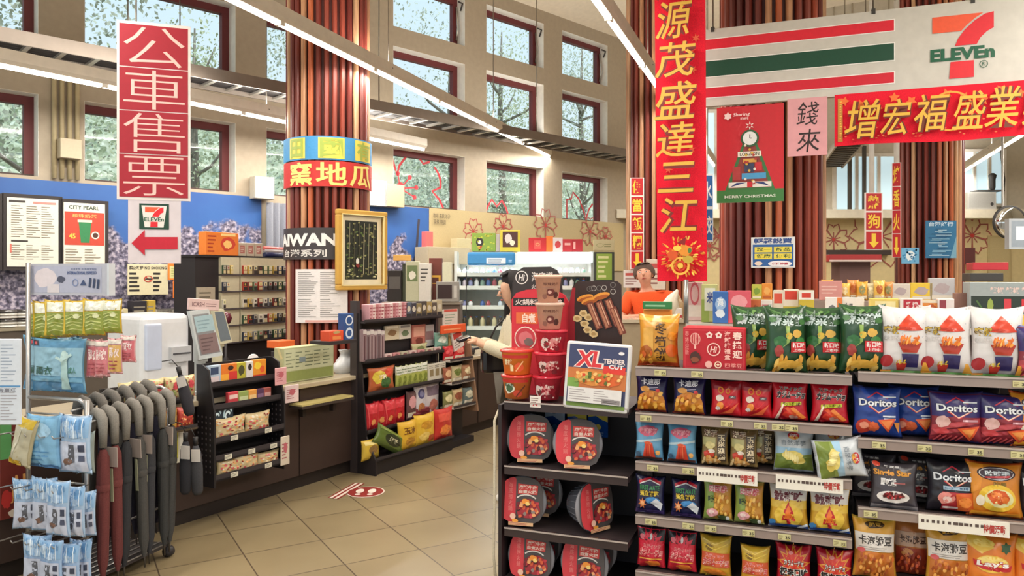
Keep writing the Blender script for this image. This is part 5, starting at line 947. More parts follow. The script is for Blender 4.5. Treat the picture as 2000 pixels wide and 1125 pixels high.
for x, y in ((-wl, 0), (0, 0), (-wl, wd), (0, wd)): m = MB(); m.lathe([(.001, -.03), (.028, -.02), (.03, 0), (.028, .02), (.001, .03)], M('#2a2628'), 14, x, y, .031, axis='y'); m.build('caster', e)
# header photo in a clear holder
X = PX(RF, 55, 576, .02); w = X.p(212, 0)[0]; h = X.p(130, 515)[1]; m = MB(); m.bx(0, w, 0, .012, 0, h, M('#b5b6c2', 'card')); A = [(Q(w*.04, h*.08, w*.92, h*.92), '#aeb0c4'), (blob(w*.22, h*.55, w*.16, h*.35, 3), '#d8cdd2'), (blob(w*.42, h*.5, w*.06, h*.12, 4), '#4a4c60'), (Q(w*.25, h*.08, w*.4, h*.35), '#d4ccd0'),
   (txt('INTERNATIONAL ESPRESSO', w*.5, h*.66, w*.86, h*.76, .03), '#4a5c8a'), (txt('CITY COFFEE', w*.55, h*.8, w*.86, h*.86, .02), '#6a7494'), (ring(w*.6, h*.4, h*.12, h*.03), '#7a88b0'), (poly((w*.66, h*.32), (w*.7, h*.5), (w*.74, h*.32)), '#3c4a70')]+[(rot(rect(w*(.77+.05*k), h*.25, w*(.795+.05*k), h*.55), -8, w*.8, h*.4), '#34405e') for k in range(3)]
m.art(A); m.bx(w, w+.012, -.01, .03, -.0, h, M('#c8cdd4')); o = m.build('header_sign', e, e.matrix_world.inverted() @ X.loc if False else (X.t0, .02, X.loc.z), 0)
# hanging packs
def hpack(F, u0, v0, u1, v1, d, th, base, lay, label, cat, name, g, rz=0., ry=0., soft=True, hook=True):
    o = item(F, u0, v0, u1, v1, d, th, base, lay, name, label, cat, g, soft=soft, rz=rz, ry=ry)
    return o
def rain(s): return [(Q(.04, .68, .96, .95), '#e0e0cc'), (blob(.6, .8, .3, .12, s), '#f0efe4'), (Q(.04, .04, .96, .66), '#8e9a3a'), (Q(.0, .04, .14, .95), '#d9b52e')]+[(line([(.2, .15+.1*k), (.5, .2+.1*k+.03*(k % 2)), (.9, .16+.1*k)], .03), '#c3c87a') for k in range(5)]+[(blob(.7, .55, .15, .08, s+3), '#d9dcae')]
for k, (u0, v0, u1, v1, d) in enumerate(((48, 590, 92, 662, .05), (60, 588, 104, 661, .02), (84, 586, 128, 658, -.01), (120, 586, 163, 656, -.02), (158, 584, 199, 655, -.02), (194, 584, 232, 651, .0))):
    hpack(RF, u0, v0, u1, v1, d, .035, '#c2a02c', rain(k), 'yellow-green raincoat packet, %s from the left in the upper row of the wire rack' % ('first', 'second', 'third', 'fourth', 'fifth', 'sixth')[k], 'raincoat packet', 'raincoat_packet', 'yellow-green raincoat packets', rz=.15)
def blu(): return [(Q(.02, .84, .98, .97), '#5a90b5'), (Q(.02, .3, .98, .84), '#8fb8cc'), (Q(.04, .86, .16, .96), '#3a2a34'), (ell(.1, .91, .03, .03), '#c8404a'), (Q(.02, .02, .98, .18), '#477ea6'), (Q(.02, .2, .98, .28), '#6fa3c0'), (txt('雨衣', .08, .32, .42, .48, .02), '#2c5a4c'), (txt('成人', .74, .36, .88, .48, .02), '#3c7a64'), (blob(.66, .66, .09, .14, 4), '#b9d3cf'), (poly((.62, .6), (.72, .6), (.76, .06), (.6, .06)), '#a9c8c6'), (line([(.5, .66), (.62, .6), (.8, .72)], .05), '#b5d0cd')]
for k, (u0, d, lb) in enumerate(((40, .07, 'blue raincoat packet at the back of the blue stack'), (46, .035, 'blue raincoat packet in the middle of the blue stack'), (56, .0, 'large blue raincoat packet at the front, showing a figure in a coat'))):
    hpack(RF, u0, 658+k*2, u0+110, 762+k*2, d, .03, '#6aa0c0', blu(), lb, 'raincoat packet', 'raincoat_packet', 'blue raincoat packets', soft=True)
def pink(c, s): return [(Q(.05, .06, .95, .8), c), (txt('雨衣', .15, .45, .85, .75, .04), '#f0d8d4'), (rule(.15, .1, .85, .4, 3), '#a84a54'), (Q(.05, .84, .95, .96), '#d9cfc4')]
for (u0, v0, u1, v1, d, c, lb) in ((166, 662, 196, 738, .03, '#c46a70', 'dusty pink packet at the left of the pink row'), (182, 664, 212, 736, -.02, '#cf7a80', 'pink packet with white lettering, second in the pink row'), (208, 660, 236, 730, -.02, '#d0a45a', 'pink and yellow packet in the pink row'), (234, 655, 262, 708, .0, '#c8646c', 'small pink packet with a white panel at the right of the row')):
    hpack(RF, u0, v0, u1, v1, d, .02, '#d29a9c', pink(c, 1), lb, 'raincoat packet', 'raincoat_packet', 'pink raincoat packets', rz=.1)
def shoe(s, c='#a8bfdc'): return [(Q(.03, .62, .97, .97), '#8fb6dc'), (blob(.3, .8, .25, .12, s), '#c8dcee'), (blob(.7, .85, .2, .1, s+2), '#6a9ac8'), (blob(.55, .68, .3, .08, s+4), '#b5cde6'), (Q(.06, .04, .94, .55), '#c3c9dc'), (poly((.4, .5), (.62, .5), (.6, .2), (.28, .12), (.26, .22), (.42, .28)), '#5a5c66'), (blob(.38, .2, .16, .06, s+1), '#7a5a4c'), (Q(.74, .38, .9, .5), '#3a4056'), (Q(.74, .22, .9, .32), '#4a5068')]+[(line([(.1+.12*i, .95), (.16+.12*i, .62)], .025), ('#dfeaf4', '#5f8fc4')[i % 2]) for i in range(7)]
ND = ('first', 'second', 'third', 'fourth', 'fifth', 'sixth')
SH = 'shoe cover packets on the wire rack'
o = hpack(RF, 8, 812, 52, 910, -.2, .04, '#b9ae8c', [(Q(.1, .05, .9, .9), '#c9c2a8'), (Q(.2, .8, .9, .98), '#d8b62c'), (Q(.05, .0, .6, .1), '#c8a02c'), (line([(.2, .2), (.5, .8)], .08), '#e0dac4')], 'yellowish packet swinging out at the left edge of the top hook row', 'shoe cover packet', 'shoe_cover_packet', SH, ry=.25)
hpack(RF, 42, 812, 112, 914, -.17, .05, '#7db3dc', [(Q(.05, .05, .95, .95), '#86bce2'), (rule(.1, .12, .9, .35, 3), '#5a96c8'), (blob(.5, .7, .35, .18, 3), '#a9d2ee'), (blob(.3, .45, .2, .1, 6), '#6aa8d8'), (Q(.04, .0, .96, .06), '#3a6a9a')], 'plain light blue packet on the top hook row', 'shoe cover packet', 'shoe_cover_packet', SH)
hpack(RF, 107, 812, 172, 925, -.15, .05, '#a8c2de', shoe(3), 'blue and white boot cover packet at the right of the top hook row', 'shoe cover packet', 'shoe_cover_packet', SH)
hpack(RF, 150, 845, 176, 925, -.06, .03, '#8f9a94', [(rule(.1, .2, .9, .8, 5), '#5a6a64')], 'grey packet behind the boot cover packet, top hook row', 'shoe cover packet', 'shoe_cover_packet', SH, rz=.6)
for k, (u0, v0, u1, v1, d) in enumerate(((25, 936, 68, 1034, -.12), (58, 934, 104, 1038, -.18), (84, 940, 132, 1048, -.2), (122, 950, 160, 1050, -.16), (148, 960, 178, 1048, -.08))):
    hpack(RF, u0, v0, u1, v1, d, .035, '#a3bedc', shoe(k+11), 'boot cover packet, %s from the left on the middle hook row' % ND[k], 'shoe cover packet', 'shoe_cover_packet', SH, rz=(.35, .1, 0, .1, .4)[k])
for k, (u0, v0, u1, v1, d) in enumerate(((42, 1046, 92, 1145, -.18), (70, 1056, 118, 1150, -.2), (100, 1062, 150, 1155, -.17), (135, 1055, 170, 1150, -.1))):
    hpack(RF, u0, v0, u1, v1, d, .035, '#9dbade', shoe(k+21), 'boot cover packet, %s from the left on the lowest hook row' % ND[k], 'shoe cover packet', 'shoe_cover_packet', SH, rz=(.2, 0, .1, .3)[k])
item(Fr(*K.pt(-1.5, 0, -.1)[:2], 1, 0), -40, 662, 40, 830, .0, .012, '#d3dae4', [(rule(.08, .5, .95, .95, 12, .3, 3, 2), '#9aa6b8'), (Q(0, .44, 1, .46), '#5a90c0'), (rule(.08, .05, .95, .4, 10, .3, 5, 2), '#a8a6ac'), (txt('公告事項', .3, .38, .9, .43, .02), '#7a7a84')], 'notice_board', 'white notice sheet cut by the left edge behind the wire rack', 'notice')
# umbrellas hung by their crook handles
def umbrella(x, y, zt, c, label, tilt, ln, hc='#77736c', tag_=False, rz=0.):
    e = E('umbrella', label, 'umbrella', (0, 0, 0), 0, 'umbrellas hung on the wire rack')
    p = Vector((RF.o[0], RF.o[1], 0))+Vector((RF.d[0]*x+RF.b[0]*y, RF.d[1]*x+RF.b[1]*y, zt)); e.location = p; e.rotation_euler = (tilt, 0, RF.rz+rz)
    m = MB(); m.tube([(-.085, 0, -.075), (-.085, 0, -.03), (-.074, 0, .005), (-.05, 0, .024), (-.025, 0, .016), (-.004, 0, -.01), (0, 0, -.05), (0, 0, -.15)], [.02, .025, .027, .027, .026, .025, .022, .018], M(hc, 'cloth'), 10); m.build('crook_handle', e)
    m = MB(); m.tube([(0, 0, -.13), (0, 0, -ln+.05), (0, 0, -ln-.03)], [.006, .006, .004], M('#6a6664', 'metal'), 6); m.build('shaft', e)
    m = MB(); n = 16; pr = [(.012, -.16), (.024, -.2), (.027, -.32), (.025, -.5), (.022, -ln+.12), (.008, -ln+.03)]; vs = []
    for r, z in pr:
        for k in range(n): a = 2*math.pi*k/n+z*2; q = r*(1+.22*(1 if k % 2 else -1)); vs.append((q*math.cos(a), q*math.sin(a), z))
    m.add(vs, [(i*n+k, i*n+(k+1) % n, (i+1)*n+(k+1) % n, (i+1)*n+k) for i in range(len(pr)-1) for k in range(n)], M(c, 'cloth'), True); m.build('folded_canopy', e)
    m = MB(); m.lathe([(.031, -.37), (.033, -.36), (.033, -.345), (.031, -.335)], M(c, 'cloth'), 14, cap=False); m.build('strap', e)
    if tag_: m = MB(); m.bx(-.03, .05, -.038, -.034, -.26, -.16, M('#a89a92')); m.bx(.0, .018, -.036, -.034, -.44, -.27, M('#a3a488')); m.build('swing_tag', e)
GR = ('#3a3a39', '#42413f', '#2e2e31', '#4a4845', '#36363a')
k = 0
for row, (x, zt, ys) in enumerate(((.0, .885, (.05, .12, .2, .28, .36, .45, .53)), (-.1, .94, (.06, .15, .24, .33, .42, .5)))):
    for i, y in enumerate(ys):
        c = '#6a3432' if (row == 0 and i < 2) else '#2f2c3c' if row == 1 and i % 2 else GR[(i+row) % 5]
        umbrella(x+.05, y, zt+y*.06, c, '%s umbrella, %s from the near post in the %s row' % ('maroon' if c == '#6a3432' else 'dark navy' if c == '#2f2c3c' else 'grey', ('first', 'second', 'third', 'fourth', 'fifth', 'sixth', 'seventh')[i], ('outer', 'inner')[row]), (.0, .03, -.02, .05)[i % 4], .84 if row == 0 else .8, '#85817a' if row == 0 else '#726e68', row == 0 and i in (1, 3, 4, 6), .1*((i % 3)-1))
# folded short umbrellas hanging past the rack
for (x, y, z, h, c, lb, ry) in ((.1, .62, .8, .24, '#2c2a30', 'short dark folded umbrella hanging slanted right of the wire rack', .3), (.1, .58, .36, .3, '#26262c', 'short navy folded umbrella hanging low beside the rack foot', 0), (.15, .62, .35, .28, '#3a3a3e', 'short charcoal folded umbrella with a white tag low beside the rack', .05)):
    p = RF.pt(x, 0, y); e = E('folding_umbrella', lb, 'umbrella', (p.x, p.y, z), RF.rz, None, 0, -ry)
    m = MB(); m.lathe([(.018, 0), (.03, .02), (.034, h*.5), (.028, h*.85), (.014, h)], M(c, 'cloth'), 14); m.build('canopy_sleeve', e); m = MB(); m.tube([(0, 0, h), (0, 0, h+.05)], [.012, .014], M('#1c1a1c'), 8); m.tube([(0, 0, h+.05), (-.03, 0, h+.1), (-.1, 0, h+.11)], .003, M('#1c1a1c'), 5); m.build('grip', e)
    m = MB(); m.bx(.0, .06, -.04, -.037, h*.7, h*.95, M('#cfc9c2')); m.build('swing_tag', e)
# ------------------------------------------------------------------ tall candy rack at the end of the waiting lane
e = E('snack_rack', 'black open snack rack of sweets standing at the counter beside the column', 'display rack', (Rk.o[0], Rk.o[1], 0), Rk.rz); L = 1.06; BD = .235
m = MB(); m.bx(0, L, BD, BD+.015, .1, 1.33, M('#1c181b')); m.build('back_panel', e)
for x, h, y in ((0, 1.4, BD-.02), (L, 1.3, BD-.02)): m = MB(); m.bx(x-.02, x+.02, y-.02, BD+.03, 0, h, M('#3b3233')); m.build('upright', e)
m = MB(); m.prism([(0, .0), (BD-.02, .0), (BD-.02, 1.3), (BD-.06, 1.3), (BD-.08, .9), (.1, .3), (0, .12)], -.008, .008, M('#241e21')); m.build('side_panel', e, (.0, 0, 0), math.pi/2)
m = MB(); m.bx(0, L, 0.02, BD, 0, .1, M('#1e191b')); m.build('base', e)
RZ = [(.12, .0), (.335, .09), (.641, .1), (.906, .11), (1.229, .12)]
for z, y in RZ: kshelf(e, .0, L, y, BD, z, 0, .02, '#2a2326')
pz = lambda i: RZ[i][0]+.002; pd = lambda i: RZ[i][1]
SR = 'sweets on the tall snack rack'
for k in range(13):
    u = 722+k*5.6; item(Rk, u, 592, u+7, 625, pd(4)+.01, .09, ('#cf9aa0', '#dfc7c4', '#b8787c')[k % 3], [(rule(.1, .1, .9, .9, 4), '#9a4a54')], 'sweet_stick_pack', 'thin pink and white pack in the row on the top tier', 'sweet pack', 'thin pink packs on the top tier', lift=pz(4))
for k, c in enumerate(('#5a6272', '#3a3844', '#8a7a52', '#4a4440', '#a08a5a', '#5c5048', '#b5a88c')):
    u = 793+k*10; item(Rk, u, 590+(k % 3)*2, u+11, 622, pd(4)+.01, .06, c, [(blob(.5, .6, .35, .2, k), '#c9bfae'), (Q(.1, .1, .9, .3), '#2f2c30')], 'gum_pack', 'dark and gold gum pack on the top tier, %s along' % ('first', 'second', 'third', 'fourth', 'fifth', 'sixth', 'seventh')[k], 'gum pack', SR, lift=pz(4))
for k in range(6):
    u = 709+k*7; item(Rk, u, 641+(k % 2)*2, u+7.5, 704-k, pd(3)+.02, .04, ('#8c7478', '#77666a', '#9c8688')[k % 3], [(Q(.05, .86, .95, .98), '#c9c0bc'), (Q(.3, .05, .6, .8), '#5a3a40')], 'candy_tube', 'upright grey and maroon candy tube on the second tier', 'candy tube', 'candy tubes standing at the left of the second tier', lift=pz(3))
for (u0, v0, u1, v1, c, lay, lb) in ((752, 636, 780, 664, '#cfc0a4', [(blob(.5, .5, .35, .25, 2), '#8a6a4a'), (Q(.1, .8, .9, .95), '#e6dcc8')], 'cream card of sweets hanging on the second tier, left'), (780, 634, 803, 662, '#d4ccc0', [(blob(.5, .4, .35, .25, 5), '#6a7a5a'), (Q(.1, .8, .9, .95), '#8a8480')], 'cream card of sweets hanging on the second tier, right'),
      (805, 634, 832, 680, '#b56a5c', [(Q(.1, .5, .9, .9), '#d9a08c'), (blob(.5, .3, .3, .2, 6), '#7a3a30')], 'reddish pouch hanging on the second tier'), (830, 634, 848, 676, '#b8b4b2', [(Q(.1, .3, .9, .7), '#8a6a6a')], 'silver pouch hanging on the second tier')):
    item(Rk, u0, v0, u1, v1, pd(3)+.1, .02, c, lay, 'hanging_pouch', lb, 'sweet pouch', SR)
for k in range(7): u = 752+k*16; item(Rk, u, 694-k*3.2, u+14, 703-k*3.2, pd(3)+.01, .05, ('#d0b4b0', '#c98a8c', '#b9b39a')[k % 3], [(blob(.5, .5, .3, .3, k), '#8a5a5c')], 'candy_box', 'small pale box lying along the front of the second tier', 'candy box', 'small boxes along the second tier', lift=pz(3))
for (u0, v0, u1, v1, c, lay, lb) in ((806, 672, 838, 692, '#b9b58a', [(blob(.5, .5, .3, .3, 3), '#6a7a4a')], 'yellow-green packet lying on the second tier'), (850, 648, 880, 684, '#7aa89a', [(blob(.5, .6, .35, .2, 2), '#d9e0d4'), (Q(.1, .1, .9, .3), '#4a7a6a')], 'teal sweets pouch on the second tier'), (878, 655, 892, 684, '#a8905a', [(blob(.5, .5, .3, .2, 3), '#5a4a2a')], 'brown sweets pouch beside the teal one')):
    item(Rk, u0, v0, u1, v1, pd(3)+.03, .04, c, lay, 'sweet_pouch', lb, 'sweet pouch', SR, soft=True, lift=pz(3))
item(Rk, 888, 650, 908, 688, pd(3)+.01, .02, '#d9cfca', [(Q(.1, .6, .9, .9), '#b53a34'), (rule(.1, .1, .9, .5, 3), '#8a7a74')], 'price_card', 'white card with red print leaning at the right of the second tier', 'price card', ry=-.3, lift=pz(3))
item(Rk, 862, 634, 910, 650, .1, .02, '#e0582a', [(rule(.1, .3, .9, .7, 1), '#f0a070')], 'tier_header', 'orange header strip over the right end of the second tier', 'sign')
o = item(Rk, 866, 604, 894, 636, .2, .015, '#cfcac0', [(rule(.1, .1, .9, .75, 4), '#8aa08a'), (Q(.05, .85, .95, 1), '#c8584c')], 'notice_card', 'small white card with a red top edge standing behind the orange strip', 'card')
G4 = lambda s, c: [(blob(.5, .6, .4, .25, s), c), (Q(.1, .08, .9, .25), '#e6e0cc')]
item(Rk, 722, 726, 776, 773, pd(2)+.02, .06, '#b8623a', [(blob(.35, .6, .3, .3, 3), '#d9c24a'), (blob(.6, .35, .25, .25, 4), '#3f6a3a'), (blob(.75, .75, .2, .2, 5), '#d04a34'), (txt('餅乾', .3, .5, .6, .7, .03), '#f0e4cc')], 'snack_pouch', 'mixed-colour snack pouch at the left of the third tier', 'snack pouch', SR, soft=True, lift=pz(2))
for k in range(6):
    u = 775+k*10; item(Rk, u, 722-k*2, u+13, 764-k*2.2, pd(2)+.02, .04, '#a9b05a', [(Q(.0, .6, 1, .98), '#d6d8cc'), (blob(.5, .35, .3, .18, k), '#7f8c3a'), (rule(.1, .65, .9, .9, 2), '#7a8a6a')], 'jelly_pouch', 'green and white jelly pouch in the row on the third tier', 'snack pouch', 'green jelly pouches on the third tier', soft=True, lift=pz(2))
for k in range(3): u = 837+k*11; item(Rk, u, 716-k*2, u+12, 750-k*2, pd(2)+.02, .03, '#cfcabc', [(Q(.2, .3, .8, .7), '#8a7a5a'), (rule(.1, .75, .9, .95, 2), '#6a665a')], 'cracker_box', 'white cracker box at the right of the third tier', 'cracker box', 'white cracker boxes on the third tier', lift=pz(2))
for k in range(4): u = 717+k*17; item(Rk, u, 794-k*2, u+28, 848-k*3, pd(1)+.02+.02*(k % 2), .06, '#c4202e', [(Q(.1, .62, .9, .9), '#d9404a'), (blob(.45, .3, .2, .12, k), '#e89a5a'), (line([(.1, .9), (.2, .1)], .06), '#e05a5c')], 'candy_pouch', 'bright red sweets pouch, %s in the row on the fourth tier' % ('first', 'second', 'third', 'fourth')[k], 'snack pouch', 'red pouches on the fourth tier', soft=True, lift=pz(1))
for (u0, v0, u1, v1, c, lay, lb) in ((796, 776, 818, 832, '#6a4a4c', G4(3, '#d9a0a4'), 'dark pouch with pink print beside the red pouches'), (812, 764, 836, 828, '#d6d2d8', [(ell(.5, .72, .3, .16), '#4a4a7a'), (ell(.5, .72, .2, .1), '#8a8ab0'), (blob(.5, .3, .35, .15, 4), '#b8784a')], 'white pouch with a purple disc on the fourth tier'), (832, 760, 862, 822, '#cfc6c8', [(Q(.1, .6, .9, .9), '#7a6a7a'), (blob(.5, .3, .35, .2, 4), '#c87a6a')], 'pale pouch with brown print at the right of the fourth tier'), (800, 752, 850, 772, '#7a3038', [], 'dark red packet lying on top behind the fourth tier pouches')):
    item(Rk, u0, v0, u1, v1, pd(1)+.05, .05, c, lay, 'snack_pouch', lb, 'snack pouch', SR, soft=True, lift=pz(1))
for (u0, v0, u1, v1, c, lay, lb, dd) in ((712, 866, 748, 906, '#d0b040', [(blob(.5, .5, .3, .25, 3), '#8a6a3a'), (Q(.1, .75, .9, .92), '#e6d48a')], 'yellow snack bag at the left of the lowest tier', .04), (782, 836, 822, 893, '#dcae34', [(txt('玉米', .2, .55, .8, .8, .03), '#7a4a1c'), (blob(.5, .3, .3, .15, 4), '#b5822a')], 'large yellow snack bag on the lowest tier, left of two', .005), (814, 826, 856, 886, '#e0b63c', [(blob(.5, .65, .35, .15, 4), '#c8902c'), (blob(.4, .3, .3, .15, 5), '#f0d070'), (Q(.6, .1, .9, .3), '#b8502c')], 'large yellow snack bag on the lowest tier, right of two', .005), (852, 816, 890, 876, '#c8342e', [(blob(.5, .3, .35, .18, 4), '#e8843c'), (Q(.15, .6, .85, .85), '#e05a4a')], 'red snack bag at the right end of the lowest tier', .005)):
    item(Rk, u0, v0, u1, v1, dd, .08, c, lay, 'snack_bag', lb, 'snack bag', SR, soft=True, lift=pz(0))
o = item(Rk, 728, 862, 796, 900, .01, .08, '#5c7030', [(ell(.5, .5, .28, .28), '#26301c'), (txt('海苔', .36, .38, .64, .62, .04), '#d9d8b4'), (Q(.05, .8, .95, .95), '#7a9040')], 'snack_bag', 'dark green snack bag tipped over on the lowest tier', 'snack bag', SR, soft=True, lift=pz(0)+.05, ry=.5)
# wing rack further along
w0 = L+.03; w1 = Rk.t(934, .0); WZ = [.375, .6, .81]
e = E('wing_rack', 'narrow three-tier snack rack beyond the tall snack rack', 'display rack', Rk.pt(w0, 0, .0), Rk.rz); ww = w1-w0
m = MB(); m.bx(0, ww, .185, .2, 0, 1.0, M('#1c181b')); m.build('back_panel', e); m = MB(); m.prism([(0, .3), (.2, .3), (.2, 1.0), (.1, 1.0)], -.012, .012, M('#8a6a52')); m.build('side_panel', e, (ww, 0, 0), math.pi/2)
m = MB(); m.bx(0, ww, .05, .19, 0, .06, M('#1c181b')); m.build('base', e)
for i, z in enumerate(WZ): kshelf(e, 0, ww, .02+i*.02, .19, z, 0, .02, '#c9bfb4')
for (u0, v0, u1, v1, z, c, lay, lb) in ((868, 694, 890, 722, 2, '#c4232e', G4(2, '#e0545a'), 'red noodle pack at the left of the wing rack top tier'), (888, 690, 912, 718, 2, '#d02f36', G4(5, '#e88a7a'), 'red noodle pack at the right of the wing rack top tier'),
      (868, 732, 886, 764, 1, '#9a5a44', G4(3, '#d9b08a'), 'brown noodle pack on the wing rack middle tier, left'), (884, 728, 906, 760, 1, '#c0b48c', G4(6, '#6a7a3a'), 'cream noodle pack on the wing rack middle tier, centre'), (904, 724, 928, 754, 1, '#a87a5a', G4(7, '#e0d0a8'), 'tan noodle pack on the wing rack middle tier, right'),
      (868, 770, 888, 804, 0, '#7a7a4a', G4(8, '#d9cfa0'), 'olive noodle pack on the wing rack bottom tier, left'), (886, 766, 908, 800, 0, '#bca47a', G4(9, '#8a4a34'), 'tan noodle pack on the wing rack bottom tier, centre'), (906, 762, 930, 794, 0, '#5a6a6a', G4(1, '#c9c8b0'), 'grey-green noodle pack on the wing rack bottom tier, right')):
    item(Rk, u0, v0, u1, v1, .05+z*.035, .05, c, lay, 'noodle_pack', lb, 'noodle pack', 'packs on the wing rack', soft=True, lift=WZ[z]+.002)
m = MB(); m.lathe([(.001, 0), (.06, 0), (.07, .02), (.07, .05), (.05, .07), (.001, .075)], M('#2a2629'), 18); m.tube([(.05, 0, .05), (.12, -.02, .07), (.14, -.02, .05)], .012, M('#2a2629'), 7); q = K.pt(K.t(915, .15), ZC, .15); m.build('hand_scanner', None, q, 0, ('black rounded scanner on the worktop beyond the orange strip', 'scanner'))

# ------------------------------------------------------------------ along the window wall: mural, boards, cabinet
def mural_mat(name):
    m = bpy.data.materials.new(name); m.use_nodes = True; n = m.node_tree.nodes; l = m.node_tree.links; b = n['Principled BSDF']; b.inputs['Roughness'].default_value = .5
    t = n.new('ShaderNodeTexCoord'); v = n.new('ShaderNodeTexVoronoi'); v.inputs['Scale'].default_value = 13; z = n.new('ShaderNodeTexNoise'); z.inputs['Scale'].default_value = 1.7; z.inputs['Detail'].default_value = 6
    z2 = n.new('ShaderNodeTexNoise'); z2.inputs['Scale'].default_value = 24; z2.inputs['Detail'].default_value = 5
    s = n.new('ShaderNodeSeparateXYZ')
    for q in (v, z, z2): l.new(t.outputs['Object'], q.inputs['Vector'])
    l.new(t.outputs['Object'], s.inputs[0])
    # printed blossom density grows towards the foot of the picture
    mr = n.new('ShaderNodeMapRange'); mr.inputs[1].default_value = 2.45; mr.inputs[2].default_value = 1.7; mr.inputs[3].default_value = -.22; mr.inputs[4].default_value = .16; l.new(s.outputs['Z'], mr.inputs[0])
    ad = n.new('ShaderNodeMath'); ad.operation = 'ADD'; l.new(z.outputs[0], ad.inputs[0]); l.new(mr.outputs[0], ad.inputs[1])
    r1 = n.new('ShaderNodeValToRGB'); r1.color_ramp.elements[0].position = .49; r1.color_ramp.elements[1].position = .53; l.new(ad.outputs[0], r1.inputs[0])
    r2 = n.new('ShaderNodeValToRGB'); e = r2.color_ramp.elements; e[0].position = .36; e[0].color = lin('#2f2c3c'); e[1].position = .62; e[1].color = lin('#b9b0bd'); x = e.new(.5); x.color = lin('#6f6a80'); l.new(z2.outputs[0], r2.inputs[0])
    r3 = n.new('ShaderNodeValToRGB'); r3.color_ramp.elements[0].color = lin('#23458c'); r3.color_ramp.elements[1].color = lin('#3d70b0'); l.new(z.outputs[0], r3.inputs[0])
    mx = n.new('ShaderNodeMix'); mx.data_type = 'RGBA'; l.new(r1.outputs[0], mx.inputs[0]); l.new(r3.outputs[0], mx.inputs[6]); l.new(r2.outputs[0], mx.inputs[7]); l.new(mx.outputs[2], b.inputs['Base Color'])
    return m
MU = mural_mat('mural_print')
def wallpanel(u0, u1, z0, z1, mat, name, label, cat='wall panel', d=-.02, art=None):
    t0, t1 = WL.t(u0), WL.t(u1); m = MB(); m.bx(0, t1-t0, 0, .015, z0, z1, mat)
    if art: m.art(art, lambda x, z, o: (x, -o, z))
    return m.build(name, None, WL.pt(t0, 0, d), WL.rz, (label, cat))
wallpanel(-120, 509, 1.0, 2.535, MU, 'mural', 'blue cherry blossom photo mural along the wall under the left windows', 'mural')
wallpanel(690, 836, 1.0, 2.56, MU, 'mural', 'blue cherry blossom photo mural with dark branches right of the gold frame', 'mural', art=[(line([(.95, 1.3), (1.15, 1.7), (1.5, 2.1), (1.75, 2.5)], .09), '#24222c'), (line([(1.2, 1.75), (1.6, 1.85), (1.85, 2.2)], .05), '#2c2a34'), (line([(.7, 1.2), (1.0, 1.9), (1.05, 2.4)], .04), '#3a3844')])
m = MB(); t0, t1 = WL.t(511), WL.t(600); n = 40
vs = []
for i in range(n+1): x = (t1-t0)*i/n; y = .03*math.sin(i*1.1); vs += [(x, y, 1.6), (x, y, 2.47)]
m.add(vs, [(2*i, 2*i+2, 2*i+3, 2*i+1) for i in range(n)], M('#8f929c', 'cloth'), True); m.add([(a, b+.006, c) for a, b, c in vs], [(2*i+1, 2*i+3, 2*i+2, 2*i) for i in range(n)], M('#8f929c', 'cloth'), True)
m.build('grey_curtain', None, WL.pt(t0, 0, -.12), WL.rz, ('grey hanging curtain panel between the mural and the wooden column', 'curtain'))
# sakura panel on the right half of the wall
def sakura(cx, cz2, s, c='#a8524c', w=.02):
    out = []
    for k in range(5):
        a = 90+72*k; p = [(cx, cz2)]
        for dx, dy in ((-.42, .55), (-.3, .95), (-.06, .86), (0, .76), (.06, .86), (.3, .95), (.42, .55)): p.append((cx+s*(dx*math.cos(math.radians(a-90))-dy*math.sin(math.radians(a-90))), cz2+s*(dx*math.sin(math.radians(a-90))+dy*math.cos(math.radians(a-90)))))
        out.append((line(p, w, True), c)); out.append((line([(cx, cz2), (cx+s*.45*math.cos(math.radians(a)), cz2+s*.45*math.sin(math.radians(a)))], w*.7), c))
    out.append((ell(cx, cz2, s*.1), '#b5322c')); return out
A = []; Xw = PX(WL, 836, 490, -.03); oz = Xw.z0
for (u, v, s) in ((922, 452, .2), (980, 442, .2), (1063, 440, .28), (1150, 452, .26), (1180, 462, .18)): q = Xw.p(u, v); A += sakura(q[0], q[1]+oz, s)
A += [(txt('咖啡 茶飲 冰沙', Xw.p(842, 0)[0], Xw.p(0, 0)[1]*0+2.43, Xw.p(875, 0)[0], 2.5), '#4a4034'), (txt('現煮 特調', Xw.p(842, 0)[0], 2.34, Xw.p(866, 0)[0], 2.41), '#4a4034')]
wallpanel(836, 1215, 1.7, 2.57, M('#b9a67c', 'card'), 'blossom_panel', 'cream wall panel printed with red blossom outlines above the chillers', 'wall panel', -.03, A)
# sakura decals on the back wall
m = MB(); A = []; XB = PX(BK, 1600, 500)
for (u, v, s) in ((1628, 468, .3), (1720, 462, .6), (1898, 460, .36), (1405, 462, .4), (1385, 480, .3)): q = XB.p(u, v); A += sakura(q[0], q[1], s, '#9a5448', .03)
m.art(A, lambda x, z, o: (x, -o, z)); o = m.build('trim_2', None, XB.loc-Vector((0, .003, 0)), 0); o['kind'] = 'structure'
